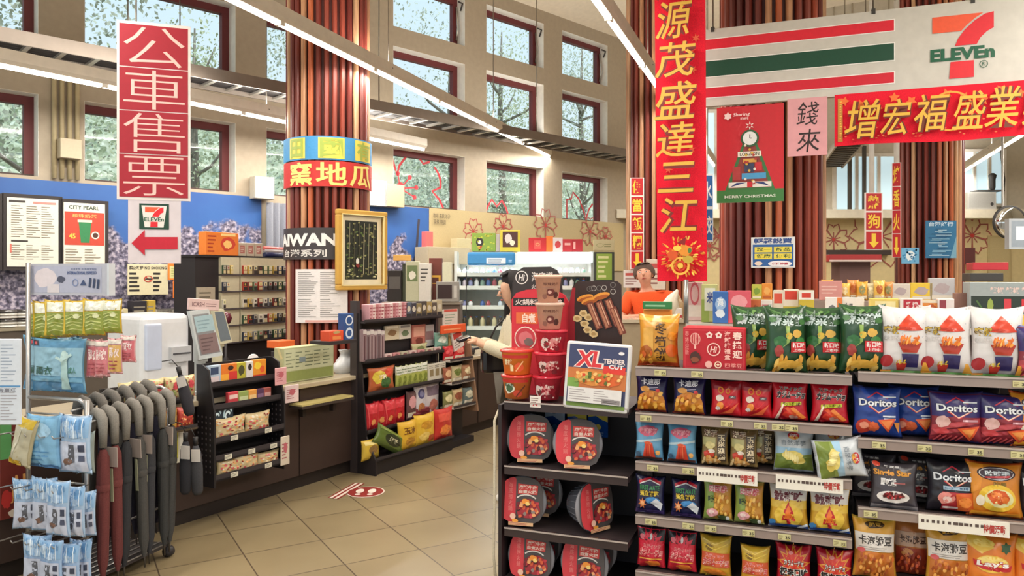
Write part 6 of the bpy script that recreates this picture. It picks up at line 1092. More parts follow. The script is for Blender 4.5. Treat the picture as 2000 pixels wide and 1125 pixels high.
# menu boards
def board(F, q, d, label, lay, th=.03, fr='#2a2322'):
    X = PX(F, q[0], q[3], d); w = X.p(q[2], 0)[0]; h = X.p((q[0]+q[2])/2, q[1])[1]-X.p((q[0]+q[2])/2, q[3])[1]
    e = E('menu_board', label, 'menu board', X.loc, X.rz); m = MB(); m.bx(0, w, 0, th, 0, h, M(fr)); m.build('frame', e)
    m = MB(); a = .05*h; m.bx(a, w-a, -.006, 0, a, h-a, M('#d8d2c4', 'card')); m.art([(([(a+(w-2*a)*x, a+(h-2*a)*y) for x, y in s[0]], s[1]), c) for s, c in lay], lambda x, z, o: (x, -.006-o, z)); m.build('menu_sheet', e); return e
board(WL, (-60, 376, 8, 528), -.16, 'menu board cut by the left edge', [(rule(.1, .1, .9, .9, 14), '#8a8070')])
board(WL, (4, 380, 122, 528), -.16, 'cream menu board with small print in a black frame at the left', [(Q(.04, .93, .35, .96), '#3a3430'), (Q(.08, .36, .4, .385), '#3a3430'), (rule(.08, .42, .95, .9, 14, .3, 3, 3), '#77705f'), (rule(.08, .1, .95, .33, 7, .3, 4, 3), '#77705f'), (Q(.5, .925, .95, .955), '#b8837a'), (Q(.06, .2, .09, .33), '#c86a5c')])
board(WL, (116, 390, 212, 528), -.16, 'framed drink poster with a green cup on red beside the menu board', [(txt('CITY PEARL', .12, .9, .86, .96, .03), '#3c4a3c'), (Q(.02, .34, .98, .86), '#b9402e'), (txt('珍珠奶茶', .2, .77, .8, .83, .02), '#f0a860'), (poly((.35, .72), (.66, .72), (.62, .38), (.41, .38)), '#2f7a4a'), (Q(.33, .7, .68, .74), '#c9cdb8'), (ell(.76, .5, .1, .06), '#e6d8c8'), (ell(.76, .5, .07, .04), '#4a2a20'), (txt('45', .12, .44, .28, .52, .04), '#f0b84a'), (rule(.04, .05, .96, .3, 6, .3, 4, 2), '#8a8272')])
# no smoking notice and orange cards
item(WL, 249, 516, 329, 576, -.13, .012, '#cfc6a4', [(txt('禁止吸菸 NO SMOKING', .04, .82, .95, .94, .03), '#2c2826'), (rule(.04, .08, .38, .76, 5, .5, 3), '#2c2826'), (rule(.62, .08, .97, .76, 5, .5, 4), '#2c2826'), (ring(.5, .52, .11, .025), '#b53a30'), (line([(.43, .6), (.57, .44)], .03), '#b53a30'), (Q(.42, .5, .58, .54), '#3a3430')], 'no_smoking_notice', 'cream no smoking notice on the mural under the arrow sheet', 'notice')
item(WL, 328, 514, 370, 547, -.14, .01, '#df7a2c', [(Q(.08, .1, .9, .82), '#c9c38a'), (rule(.15, .2, .8, .75, 4), '#9aa05c')], 'orange_card', 'orange edged card on the mural, upper of two', 'card')
item(WL, 338, 548, 379, 582, -.14, .01, '#df7a2c', [(Q(.08, .1, .9, .82), '#bcc08a'), (rule(.15, .2, .8, .75, 4), '#8f9a5c')], 'orange_card', 'orange edged card on the mural, lower of two', 'card')
# cigarette cabinet
CBN = Fr((384-1000)/FOC*6.9, 6.9, .446, .895); tC = CBN.t(600); e = E('cigarette_cabinet', 'black cigarette cabinet with rows of packs behind the counter', 'cabinet', CBN.pt(0, 0), CBN.rz)
m = MB(); m.bx(0, tC, .02, .3, .0, 1.78, M('#221d1f')); m.bx(-.01, tC+.01, .0, .32, 1.78, 1.8, M('#1a1618')); m.build('cabinet_body', e)
cols = [CBN.t(u) for u in (430, 466, 469, 556, 561)]; c2 = [(cols[0], cols[1], 5), (cols[2], cols[3], 9), (cols[4], tC-.02, 3)]
m = MB(); m.bx(.01, cols[0]-.06, .0, .02, 1.2, 1.5, M('#a99e8a', 'card')); m.art([(rule(.03, 1.23, cols[0]-.09, 1.47, 6), '#6a6252')], lambda x, z, o: (x, -o, z)); m.build('paper_notice', e)
rowz = [CBN.z(512, v) for v in (536, 567, 599, 630, 662, 694)]
PCOL = ['#3a2e2a', '#8a3a34', '#5a6a4a', '#2e3648', '#c0a04a', '#6a5a4a', '#d0c8b8', '#a8402f', '#39513a', '#7a7a80']
pk = None; RN = ('top', 'second', 'third', 'fourth', 'fifth', 'sixth'); PB = {}
for r, z in enumerate(rowz):
    for ci, (x0, x1, n) in enumerate(c2):
        if z < .85: continue
        m = MB(); m.bx(x0, x1, -.01, .02, z, z+.165, M('#c4bb9e', 'card')); m.bx(x0, x1, -.03, .02, z-.012, z, M('#4a4244')); m.build('pack_tray', e)
        for k in range(n):
            if ci == 0 and (k >= (3, 2, 1, 0, 2, 0)[r]): continue
            x = x0+(x1-x0)*(k+.5)/n; c = R.choice(PCOL); pw = min(.055, (x1-x0)/n*.72)
            key = (c, round(pw, 3), R.randrange(2))
            if key not in PB:
                b = MB(); b.rbx(-pw/2, pw/2, -.024, 0, 0, .085, M(c, 'card'), .003, 1); b.art([(Q(-pw*.42, .045, pw*.42, .08), R.choice(['#d9d2c0', '#e0d8a8', '#2a2422', '#b5ae9c'])), (Q(-pw*.42, .005, pw*.42, .035), '#2a2422' if key[2] else '#c9b88c'), (ell(0, .06, pw*.2, .012), R.choice(PCOL))], lambda a, bb, o: (a, -.024-o, bb), .0005, .0003)
                o = b.build('cigarette_pack', None, CBN.pt(x, z+.002, -.011), CBN.rz); PB[key] = o
            else: o = PB[key].copy(); COL.objects.link(o); o.location = CBN.pt(x, z+.002, -.011)
            lb = 'small cigarette pack on the %s row of the black cabinet, %s column' % (RN[r], ('narrow left', 'wide middle', 'right')[ci]); tag(o, lb, 'cigarette pack', lb.replace('small cigarette pack on', 'packs on'))
# on top of the cabinet
item(CBN, 402, 455, 466, 500, .02, .1, '#df7a2c', [(blob(.66, .5, .26, .34, 3), '#c8402c'), (blob(.66, .48, .15, .2, 5), '#f0c070'), (rule(.05, .1, .35, .9, 5, .4), '#a83a1c'), (Q(.45, .85, .9, .95), '#f0d08a')], 'gift_box', 'orange gift box with a red round print on the black cabinet', 'gift box', lift=1.802)
for k in range(3): item(CBN, 466+k*16, 473, 481+k*16, 499, .03, .08, '#b5a894', [(Q(.2, .2, .8, .8), '#a8665c'), (rule(.25, .3, .75, .7, 3), '#d9cfc0')], 'small_carton', 'small tan carton on the black cabinet, %s from the orange box' % ('first', 'second', 'third')[k], 'carton', 'tan cartons on the cabinet', lift=1.802)
m = MB(); X = PX(CBN, 515, 499, .06); 
for k, (c, y) in enumerate((('#2e3660', .025), ('#b8b2b4', .06), ('#c4605c', .085))): m.tube([(.0, .0, y), (.34, 0, y)], .03-.004*k, M(c, 'film'), 8)
m.build('toy_ship', None, (*X.loc[:2], 1.804), X.rz, ('bundle of red, white and blue rolls lying on the black cabinet', 'bundle'))
m = MB(); m.lathe([(.001, -.06), (.04, -.045), (.055, 0), (.04, .045), (.001, .06)], M('#5a2430', 'gloss'), 16); q = CBN.pt(CBN.t(441, -.3), 1.22, -.3); m.tube([(0, 0, -.06), (0, 0, -.35), (0, 0, -.42)], [.012, .012, .06], M('#2c2628'), 8); m.build('lollipop_lamp', None, q, 0, ('dark red round ball on a stand before the cabinet', 'ornament'))
# back worktop with stacks of lids and cups
B0 = WL.t(-60); B1 = WL.t(384); e = E('back_counter', 'back counter under the mural crowded with lids and trays', 'counter', WL.pt(B0, 0, -.62), WL.rz)
m = MB(); m.bx(0, B1-B0, .02, .58, 0, 1.12, M('#5a5046')); m.build('carcass', e); m = MB(); m.bx(0, B1-B0, 0, .58, 1.12, 1.15, M('#8f8672', 'gloss')); m.build('worktop', e)
k = 0
for u in range(-20, 250, 34):
    m = MB(); n = 6
    for j in range(n): m.lathe([(.09, 0), (.098, .004), (.098, .012), (.085, .016), (.085, .024)], M(('#dcd8d0', '#cfcac0', '#3c3836')[j % 3], 'gloss'), 18, 0, 0, j*.026)
    k += 1; m.build('lid_stack', None, WL.pt(WL.t(u, -.5), 1.152, -.5), 0, ('stack of white and dark lids on the back counter, %s from the left' % ('first', 'second', 'third', 'fourth', 'fifth', 'sixth', 'seventh', 'eighth')[k-1], 'lid stack', 'lid stacks on the back counter'))
for (u0, v0, u1, v1, c, lb) in ((20, 602, 56, 625, '#b5ac98', 'beige bowl box on the back counter at the left'), (0, 596, 24, 622, '#d9502e', 'orange-red box on the back counter at the left edge'), (58, 575, 210, 590, '#4a4442', 'dark tray behind the raincoat packets'), (258, 566, 290, 604, '#28242a', 'dark canister on the back counter under the no smoking notice'), (286, 568, 304, 606, '#b89a3c', 'gold canister beside the dark one'), (304, 572, 350, 592, '#a8a296', 'grey tray stack on the back counter'), (306, 592, 372, 612, '#3c3634', 'dark basket on the back counter'), (212, 584, 250, 608, '#c4b890', 'cream box on the back counter right of the packets')):
    item(WL, u0, v0, u1, v1, -.3, .15, c, [(rule(.1, .2, .9, .8, 3), '#8a8272')], 'counter_box', lb, 'box', lift=1.152)
# electric boxes and conduit on the window wall
for (u0, v0, u1, v1, c, lb) in ((118, 271, 160, 309, '#b9ab90', 'beige junction box on the wall between the left windows'), (498, 345, 536, 388, '#c9c0ae', 'white speaker box on the wall left of the wooden column'), (722, 352, 756, 402, '#d6d2c8', 'white box on the sill right of the wooden column'), (752, 360, 790, 404, '#b5a284', 'brown carton on the sill under the blossom window')):
    item(WL, u0, v0, u1, v1, -.16, .14, c, [], 'wall_box', lb, 'wall box')
for k in range(4):
    m = MB(); t = WL.t(106+k*15, -.03); m.tube([(0, 0, 2.56), (0, 0, 3.9)], .022, M('#b3a480'), 8); m.build('conduit_pipe', None, WL.pt(t, 0, -.03), 0, ('vertical beige conduit pipe on the wall between the left windows', 'pipe', 'conduit pipes between the left windows'))
# ------------------------------------------------------------------ chillers and coffee corner at the far end
FR = FY(10.2); x0, x1 = FR.t(890), FR.t(1157)
def small(F, u0, v0, u1, v1, d, base, lay, name, label, cat, g=None, th=.08, lift=None): return item(F, u0, v0, u1, v1, d, th, base, lay, name, label, cat, g, lift=lift)
e = E('open_chiller', 'white open chiller with lit shelves of drinks at the far wall', 'chiller', FR.pt(x0, 0), 0); w = x1-x0
m = MB(); m.bx(0, w, .55, .6, .1, 1.94, M('#d5d9d6')); m.build('back_panel', e)
for x in (0, w): m = MB(); m.bx(x-.02, x+.02, 0, .6, 0, 1.94, M('#c4c8c2')); m.build('side_panel', e)
m = MB(); m.bx(0, w, -.02, .6, 0, .45, M('#6a645c')); m.build('base', e)
hx = FR.t(1008)-x0
m = MB(); m.rbx(.16, hx-.01, -.06, .2, 1.75, 1.93, M('#3f86bd', 'gloss'), .03); m.art([(Q(.42, 1.775, .68, 1.85), '#dfe8ee'), (rule(.44, 1.785, .66, 1.84, 2), '#6a8aa8'), (rule(.72, 1.79, hx-.05, 1.83, 2), '#a8cfe8')], lambda a, b, o: (a, -.061-o, b)); m.build('lit_header', e)
m = MB(); m.rbx(hx+.01, w, -.06, .2, 1.78, 1.93, MG('#e4f0f2', 1.1), .02); m.build('lamp_header', e)
FZ = [.62, .9, 1.18, 1.45, 1.63]
for z in FZ: m = MB(); m.bx(.02, w-.02, .05, .55, z-.02, z, M('#cfd6d0', 'gloss')); m.bx(.02, w-.02, .04, .05, z-.03, z+.025, M('#e0e4de')); m.build('shelf', e)
m = MB(); m.bx(.14, .152, -.03, -.018, .5, 1.74, M('#2c2c2c')); m.bx(.152, .7, -.026, -.02, .5, 1.74, GLASS); m.build('glass_door', e)
lu = bpy.data.lights.new('chiller_light', 'AREA'); lu.shape = 'RECTANGLE'; lu.size = w*.9; lu.size_y = .05; lu.energy = 14; lo = bpy.data.objects.new('chiller_light', lu); COL.objects.link(lo); lo.parent = e; lo.location = (w/2, .1, 1.74)
DC = ['#e6e8ea', '#c9d6e2', '#4a6aa8', '#8a8fb8', '#d9d2b0', '#7a9a8a', '#c8c2cc', '#a8505a']
PBT = {}
for zi, z in enumerate(FZ):
    for k in range(22):
        u = 896+k*11.6
        if zi < 3 and not (896 < u < 990): continue
        if zi >= 3 and 1004 < u < 1092: continue
        if zi == 2 and k % 3 == 0: continue
        if zi == 0: continue
        h = (.14, .15, .09, .12, .085)[zi]; c = DC[(k*5+zi*3) % len(DC)] if zi != 1 else ('#d0c8a0', '#4a4030')[k % 2]
        key = (c, zi)
        if key not in PBT:
            b = MB(); b.lathe([(.026, 0), (.032, .008), (.032, h*.65), (.016, h*.85), (.016, h*.9)], M(c, 'gloss'), 10); e2 = E('drink_bottle', '', 'drink'); b.build('bottle', e2); b = MB(); b.lathe([(.018, h*.9), (.018, h)], M(('#d9dadc', '#3a5a9a', '#a83a3a')[k % 3], 'gloss'), 10); b.build('cap', e2); PBT[key] = e2; o = e2; o.location = FR.pt(FR.t(u, .12), z+.002, .12)
        else: o = copy(PBT[key], FR.pt(FR.t(u, .12), z+.002, .12))
        lb = 'small drink bottle on the %s shelf of the white chiller' % ('lowest', 'fourth', 'third', 'second', 'top')[zi]; o['label'] = lb; o['group'] = lb.replace('small drink bottle', 'bottles')
for (u0, v0, u1, v1, c, lay, lb) in ((922, 453, 968, 489, '#7d9a3c', [(blob(.32, .5, .18, .3, 3), '#2c2a28'), (blob(.32, .5, .09, .12, 5), '#d9d0c8'), (poly((.2, .3), (.44, .3), (.32, .05)), '#b8302c'), (dots(.05, .05, .95, .95, 20, .05, 3), '#b5b83c')], 'green patterned box on top of the chiller'),
      (969, 455, 976, 489, '#a8a09a', [], 'narrow grey box between the green box and the yellow framed one'), (977, 447, 1016, 489, '#c9b93c', [(Q(.12, .2, .88, .92), '#4a2a28'), (blob(.4, .6, .2, .25, 3), '#d0c8c4'), (blob(.6, .4, .15, .15, 4), '#e0d8c0')], 'yellow framed picture box on top of the chiller'),
      (1033, 461, 1067, 488, '#b8242c', [(Q(.3, .2, .7, .8), '#c8504a'), (ring(.5, .5, .12, .04), '#d9a06a')], 'dark red gift box on top of the chiller, largest'), (1067, 458, 1080, 488, '#d9722c', [], 'orange box on top of the chiller between the red boxes'), (1080, 461, 1099, 488, '#cfc4c4', [(blob(.5, .5, .35, .3, 3), '#b83a40')], 'white and red box on top of the chiller'), (1099, 464, 1118, 488, '#b02a34', [(Q(.2, .5, .8, .7), '#d9a09a')], 'red box on top of the chiller, second from the right'), (1118, 464, 1138, 488, '#a82430', [(Q(.1, .2, .3, .8), '#e0a8a0')], 'red box on top of the chiller, rightmost')):
    small(FR, u0, v0, u1, v1, .05, c, lay, 'gift_box', lb, 'gift box', 'boxes on the chiller', .2, 1.942)
item(FY(10.0), 1160, 492, 1200, 550, 0, .06, '#3a4038', [(Q(.12, .06, .88, .94), '#8fae4a'), (rule(.2, .1, .8, .9, 5, .5), '#d9dca0')], 'green_menu_board', 'green lit menu board in a dark frame beside the chiller', 'menu board')
o = item(FY(10.05), 1162, 548, 1198, 720, 0, .06, '#4a4a46', [], 'board_post', 'dark stand under the green menu board', 'stand'); o.location.z = 0; o.scale.z = (EYE-(548-HZ)/FOC*10.05)/max(1e-3, max(v.co.z for v in o.data.vertices))
item(FY(10.8), 1160, 468, 1200, 490, 0, .1, '#b5a984', [(ring(.3, .5, .18, .03), '#8a8a5a'), (rule(.5, .3, .9, .7, 2), '#7a7a50')], 'cream_box', 'cream box with a green ring print by the far column', 'box')
# coffee corner
CF = FY(8.58); e = E('coffee_counter', 'brown cabinet of the coffee corner behind the snack rack', 'cabinet', CF.pt(CF.t(748), 0), 0); w = CF.t(898)-CF.t(748)
m = MB(); m.bx(0, w, 0, .5, 0, 1.28, M('#5a4a40')); m.bx(0, w*.5, -.01, 0, 1.06, 1.26, M('#6a5648', 'wood')); m.build('carcass', e); m = MB(); m.bx(-.01, w+.01, -.02, .5, 1.28, 1.31, M('#8a8276', 'gloss')); m.build('worktop', e)
for (u0, v0, u1, v1, d, c, lay, nm, lb, cat) in ((756, 508, 784, 527, .2, '#26221f', [(Q(.1, .2, .9, .6), '#4a4642')], 'coffee_grinder', 'black machine box, upper of two right of the gold frame', 'machine'), (757, 528, 784, 588, .18, '#2a2624', [(Q(.1, .4, .9, .8), '#5a5652')], 'coffee_machine', 'black machine box, lower of two right of the gold frame', 'machine'),
      (786, 515, 795, 588, .2, '#4a5040', [], 'dark_bottle', 'dark olive bottle box between the black machine and the leaflets', 'bottle'), (792, 510, 818, 588, .12, '#b5b598', [(Q(.1, .5, .9, .9), '#6a7a50'), (blob(.5, .65, .3, .12, 3), '#d9d6c4')], 'leaflet_stand', 'olive and cream leaflet card in the coffee corner', 'leaflet'), (818, 514, 842, 588, .1, '#d0ccc2', [(rule(.15, .5, .85, .9, 4), '#4a4844')], 'leaflet_stand', 'white leaflet card with black print in the coffee corner', 'leaflet'),
      (838, 504, 863, 588, .22, '#6a3228', [(Q(.1, .4, .9, .6), '#d9a83c'), (Q(.25, .42, .75, .55), '#5a2a20')], 'coffee_carton', 'brown and yellow carton in the coffee corner', 'carton'), (864, 512, 882, 588, .1, '#c9c8ac', [], 'folded_card', 'plain cream folded card at the end of the coffee corner', 'card'), (852, 553, 896, 592, .02, '#8a8680', [(Q(.06, .15, .7, .85), '#2e1c1c'), (Q(.78, .2, .92, .8), '#b5b2ac')], 'microwave_oven', 'small oven with a dark door in the coffee corner', 'oven')):
    item(CF, u0, v0, u1, v1, d if nm != 'microwave_oven' else -.03, .12, c, lay, nm, lb, cat, lift=1.312)
item(CF, 768, 497, 803, 508, .14, .01, '#d9a85a', [], 'orange_label', 'pale orange label card above the black machines', 'card', lift=EYE-(508-HZ)/FOC*8.5)
item(WL, 836, 483, 918, 516, -.35, .3, '#b5a78c', [(Q(.02, .05, .98, .95), '#bcae93')], 'wall_cupboard', 'plain beige cupboard on the wall left of the blue chiller header', 'cupboard')
item(WL, 832, 452, 846, 488, -.3, .1, '#cf6a68', [], 'pink_box', 'narrow pink box at the right edge of the blossom mural', 'box')
item(WL, 893, 466, 920, 487, -.3, .15, '#c4b892', [], 'cream_box', 'cream box on the cupboard left of the green patterned box', 'box')

# ------------------------------------------------------------------ island of packets behind the snack gondola
IP = eplane(4.9); ti0, ti1 = IP.t(1340), IP.t(2110); e = E('packet_island', 'long island shelf of packets behind the snack gondola', 'shelf unit', IP.pt(ti0, 0), IP.rz); w = ti1-ti0
m = MB(); m.bx(0, w, .05, .9, 0, 1.27, M('#5a4a48')); m.build('carcass', e); m = MB(); m.bx(0, w, -.02, .9, 1.27, 1.3, M('#c4beb6', 'gloss')); m.build('top_shelf', e)
m = MB(); m.bx(.0, w, .42, .9, 1.3, 1.44, M('#8a7a72')); m.build('riser', e)
m = MB(); m.tube([(0, 0, 1.3), (0, 0, 1.58)], .015, M('#9a9a98', 'metal'), 8); m.build('post', e)
IS = 'packets on the island behind the gondola'
def ip(u0, v0, u1, v1, d, c, lay, lb, soft=False, nm='food_packet', th=.06): return item(IP, u0, v0, u1, v1, d, th, c, lay, nm, lb, 'food packet', IS, soft=soft, lift=1.302 if d < .4 else 1.442)
B1_ = lambda s, a, b: [(blob(.5, .55, .35, .25, s), a), (Q(.1, .08, .9, .25), b)]
for a in ((1342, 553, 1372, 628, .28, '#d9b5b4', [(ring(.5, .7, .3, .08), '#c8606c'), (Q(.1, .1, .9, .4), '#e0d4cc')], 'pale pink packet with a ring print at the left of the island'), (1370, 556, 1400, 630, .14, '#b9b878', [(Q(.0, .0, .5, .6), '#8fa04a'), (Q(.2, .3, .9, .9), '#d9d8c4'), (txt('米', .35, .5, .75, .8, .03), '#3a4a8a')], 'green and white packet with a blue character on the island'),
          (1388, 553, 1424, 600, .3, '#d9b93c', B1_(3, '#e8d480', '#c8902c'), 'yellow packet behind the green and white one'), (1392, 568, 1422, 630, .05, '#3a68ac', [(blob(.5, .6, .4, .25, 3), '#9ab8dc'), (blob(.5, .3, .35, .15, 5), '#d9e2ea'), (txt('海', .3, .5, .7, .8, .03), '#e6ecf2')], 'blue packet with white print on the island'), (1424, 556, 1450, 600, .3, '#cfc8b8', B1_(5, '#4a5a8a', '#d9b84a'), 'white packet with dark blue print behind the pink one'),
          (1420, 570, 1466, 634, .06, '#d85a68', [(blob(.5, .65, .4, .25, 3), '#e89aa0'), (blob(.6, .3, .3, .18, 6), '#c83a4a')], 'salmon pink packet left of the column'), (1468, 540, 1488, 570, .45, '#b5b84a', B1_(3, '#7a9a3c', '#e0dcc0'), 'green card in the back row before the column'), (1488, 536, 1508, 568, .45, '#d98a34', B1_(4, '#e0a85a', '#b5602c'), 'orange box in the back row before the column'),
          (1466, 566, 1486, 612, .12, '#b8683c', B1_(5, '#8a4a2c', '#d9c0a0'), 'brown packet in front of the green card'), (1486, 564, 1508, 610, .12, '#d6cfc6', [(Q(.1, .5, .9, .8), '#b5606a'), (rule(.1, .1, .9, .4, 3), '#8a8a9a')], 'white packet with rose print in front of the orange box'), (1510, 546, 1530, 610, .2, '#d5cdbb', [(Q(.1, .6, .9, .9), '#c8503c'), (Q(0, 0, 1, .4), '#cdb83c')], 'white and yellow packet, first of four before the column'), (1530, 544, 1560, 610, .2, '#d9cfbe', [(Q(.1, .7, .9, .95), '#c8402f'), (Q(0, 0, 1, .5), '#b9a83c')], 'white and yellow packet, second of four before the column'), (1560, 546, 1590, 612, .15, '#c0a838', [(Q(0, .72, 1, 1), '#e3ded2'), (Q(.2, .78, .8, .92), '#c8402f')], 'mustard packet with white top, third of four before the column'), (1530, 570, 1545, 600, .02, '#c9c8c4', B1_(2, '#7a7a7a', '#5a5a5a'), 'small grey packet standing in front of the yellow ones'),
          (1600, 522, 1645, 560, .5, '#c88a84', [(rule(.1, .3, .9, .8, 3), '#d9b0a8')], 'dusty pink box in the back row right of the column'), (1612, 543, 1645, 596, .15, '#dfd8d2', [(blob(.4, .5, .3, .25, 3), '#6a6a6a'), (Q(.7, 0, 1, 1), '#dd7a3c')], 'white and orange box right of the column, left one'), (1645, 541, 1688, 594, .18, '#e0d8ce', [(txt('米果', .1, .4, .5, .8, .03), '#5a5a5a'), (blob(.7, .35, .2, .2, 4), '#d9803c'), (blob(.3, .2, .2, .12, 5), '#c8303c')], 'white box with grey characters right of the column'),
          (1698, 540, 1755, 594, .1, '#dfc468', [(Q(.2, .2, .9, .9), '#e8d9a0'), (blob(.5, .5, .25, .15, 3), '#cfae3c')], 'plump pale yellow packet in the front row'), (1758, 540, 1802, 596, .08, '#e0d8d0', [(Q(.15, .55, .9, .95), '#b02a38'), (txt('雞塊', .25, .62, .8, .88, .03), '#e6d0cc'), (blob(.5, .28, .36, .2, 3), '#c8682c'), (blob(.8, .1, .15, .08, 4), '#4a7a3a')], 'white box with a red panel and brown nuggets in the front row'), (1802, 540, 1836, 592, .12, '#d98a3c', [(blob(.5, .6, .35, .3, 3), '#b5582c'), (Q(0, .9, 1, 1), '#d9d0b8')], 'orange fried chicken box in the front row'), (1832, 542, 1864, 598, .1, '#d8cfcc', [(Q(.1, .5, .5, .95), '#8a3a44'), (Q(.5, 0, 1, .5), '#c8303a'), (Q(.6, .05, .75, .45), '#e6dcd8')], 'white and crimson packet in the front row'), (1820, 572, 1846, 600, .02, '#cf9a90', [(rule(.1, .2, .9, .8, 3), '#b5404a')], 'small salmon box in front of the crimson packet'),
          (1864, 532, 1892, 598, .2, '#8a6458', [(Q(.05, .1, .95, .5), '#a87a6a')], 'brown translucent box beside the chili carton')): ip(*a)
for k in range(8):
    u = 1604+k*17; ip(u, 508+(k % 3)*3, u+24, 548, .55+.03*(k % 2), ('#d9a03c', '#c9bf9a', '#e0b85a', '#cf8a4a')[k % 4], B1_(k, ('#b5602c', '#8a8a5a', '#e6d8a8')[k % 3], '#e6dcc4'), 'golden packet in the back row right of the column, %s along' % ('first', 'second', 'third', 'fourth', 'fifth', 'sixth', 'seventh', 'eighth')[k], True)
for (u0, v0, u1, v1, c, lb) in ((1740, 512, 1778, 545, '#c9c0b4', 'grey and pink packet in the back row'), (1778, 510, 1822, 545, '#d9b83c', 'yellow packet in the back row below the small blue poster'), (1815, 500, 1865, 545, '#b5b3b5', 'translucent grey tub in the back row below the blue poster')): ip(u0, v0, u1, v1, .6, c, B1_(2, '#a89a9c', '#d0c8b8'), lb)
ip(1894, 522, 2030, 612, .12, '#98a0a0', [(Q(.02, .0, 1, .3), '#d0b23c'), (Q(.02, .32, 1, .7), '#26332c'), (txt('辣椒 辣椒 辣椒', .3, .76, .95, .9, .03), '#e0c4bc'), (blob(.3, .5, .05, .16, 3), '#8fa04a'), (Q(.5, .36, .6, .64), '#c83a44'), (Q(.75, .36, .85, .64), '#c8303a'), (line([(.1, .6), (.2, .38)], .03), '#4a6a3a')], 'large grey carton with green and red chilies at the right edge', nm='food_carton', th=.2)
ip(1340, 645, 1440, 690, .35, '#8d9188', [], 'grey translucent cover at the left end of the island', nm='cover_box')
item(IP, 1900, 505, 1970, 520, .55, .2, '#b82a34', [], 'red_carton', 'flat red carton on the back row above the chili carton', 'carton', lift=1.64)
item(IP, 1895, 508, 1960, 524, .5, .25, '#3a3634', [], 'dark_tray', 'dark tray under the flat red carton', 'tray', lift=1.57)
item(FY(7.4), 1620, 497, 1722, 511, 0, .3, '#a82c2c', [(Q(0, 0, 1, .25), '#d9ccc4')], 'red_canopy', 'red canopy of a stand behind the golden packets', 'canopy')
o = item(FY(7.45), 1640, 511, 1700, 700, .05, .2, '#6a4a44', [], 'stand_body', 'brown stand under the red canopy', 'stand'); o.location.z = 0; o.scale.z = (EYE-(511-HZ)/FOC*7.5)/max(v.co.z for v in o.data.vertices)
# green note behind the orange bag and pouches on the gondola's rear tier
item(G, 1255, 597, 1312, 612, .2, .02, '#2c7a44', [(rule(.1, .2, .9, .8, 1), '#8fc09a')], 'green_card', 'green strip card standing behind the orange bag', 'card', lift=1.44)
item(G, 1256, 611, 1310, 716, .22, .05, '#d98a30', [], 'snack_box', 'orange box behind the large orange bag', 'box', lift=1.174)
item(G, 1342, 645, 1452, 716, .26, .08, '#dcae4a', [(blob(.3, .9, .25, .1, 3), '#f0d080'), (blob(.7, .92, .25, .08, 4), '#e8c060')], 'snack_bag', 'golden bag lying behind the red gift box', 'snack bag', soft=True, lift=1.174)
item(eplane(4.45), 1412, 614, 1442, 626, 0, .1, '#d86a3c', [], 'orange_label', 'small orange label behind the red gift box', 'label', lift=1.302) if False else None

# ------------------------------------------------------------------ far right: mirror, screen, devices, cables
MR = FY(7.2); p = MR.pt(MR.t(1972), MR.z(1972, 434)); rr = 30/FOC*7.2
e = E('convex_mirror', 'round convex mirror in a dark rim at the right edge', 'mirror', p, 0, None, 0, 0)
m = MB(); pr = [(rr*math.sin(math.radians(a)), .05*math.cos(math.radians(a))) for a in range(90, -1, -10)]; m.lathe([(max(r, .0005), z) for r, z in pr], M('#d8dcdc', 'chrome') if False else M('#cfd2d2', 'metal'), 30, axis='y'); m.mats[0].node_tree.nodes['Principled BSDF'].inputs['Roughness'].default_value = .35
MIR = bpy.data.materials.new('mirror_glass'); MIR.use_nodes = True; b_ = MIR.node_tree.nodes['Principled BSDF']; b_.inputs['Metallic'].default_value = 1; b_.inputs['Roughness'].default_value = .06; b_.inputs['Base Color'].default_value = (.8, .82, .82, 1); m.mats[0] = MIR
m.build('mirror_dome', e); m = MB(); m.lathe([(rr-.005, .01), (rr+.012, .01), (rr+.015, -.01), (rr, -.025), (.001, -.03)], M('#2f2d2c'), 30, axis='y'); m.build('rim', e)
m = MB(); m.tube([(0, .04, 0), (0, .1, .1), (0, .12, 3.5)], .012, M('#8a8680', 'metal'), 7); m.build('bracket', e)
e = E('wall_screen', 'white screen panel cut by the right edge under the mirror', 'screen', FY(6.6).pt(FY(6.6).t(1971), 1.84), 0); m = MB(); m.bx(0, .5, 0, .06, 0, .27, M('#aeb3b8', 'gloss')); m.art([(Q(.02, .02, .48, .25), '#8f99a3'), (Q(.06, .08, .18, .2), '#eef2f4')], lambda a, b, o: (a, -o, b)); m.build('panel', e); m = MB(); m.tube([(.25, .07, .1), (.25, .07, 4)], .015, M('#a8a49c', 'metal'), 7); m.build('pole', e)
item(BK, 1890, 388, 1946, 422, -.35, .3, '#b5b4ae', [(Q(.05, .1, .95, .9), '#a8a7a2'), (ell(.85, .3, .06, .1), '#3a3a3a')], 'speaker_box', 'grey box on the high ledge at the right', 'device', lift=2.822)
m = MB(); m.lathe([(.03, 0), (.05, .05), (.05, .2), (.07, .28), (.03, .32)], M('#33312f'), 14); m.bx(-.35, .15, -.12, .12, -.02, .0, M('#4a4744')); m.build('camera_device', None, BK.pt(BK.t(1925), 3.18, -.2), 0, ('black device with a flat base on the grey ledge box', 'device'))
m = MB(); m.tube([(0, 0, 2.8), (.02, -.03, 3.4), (-.02, 0, 3.9), (.05, 0, 4.4)], .02, M('#4a4846'), 6); m.build('cable', None, BK.pt(BK.t(1953), 0, -.06), 0, ('dark cable running up the wall above the mirror', 'cable'))
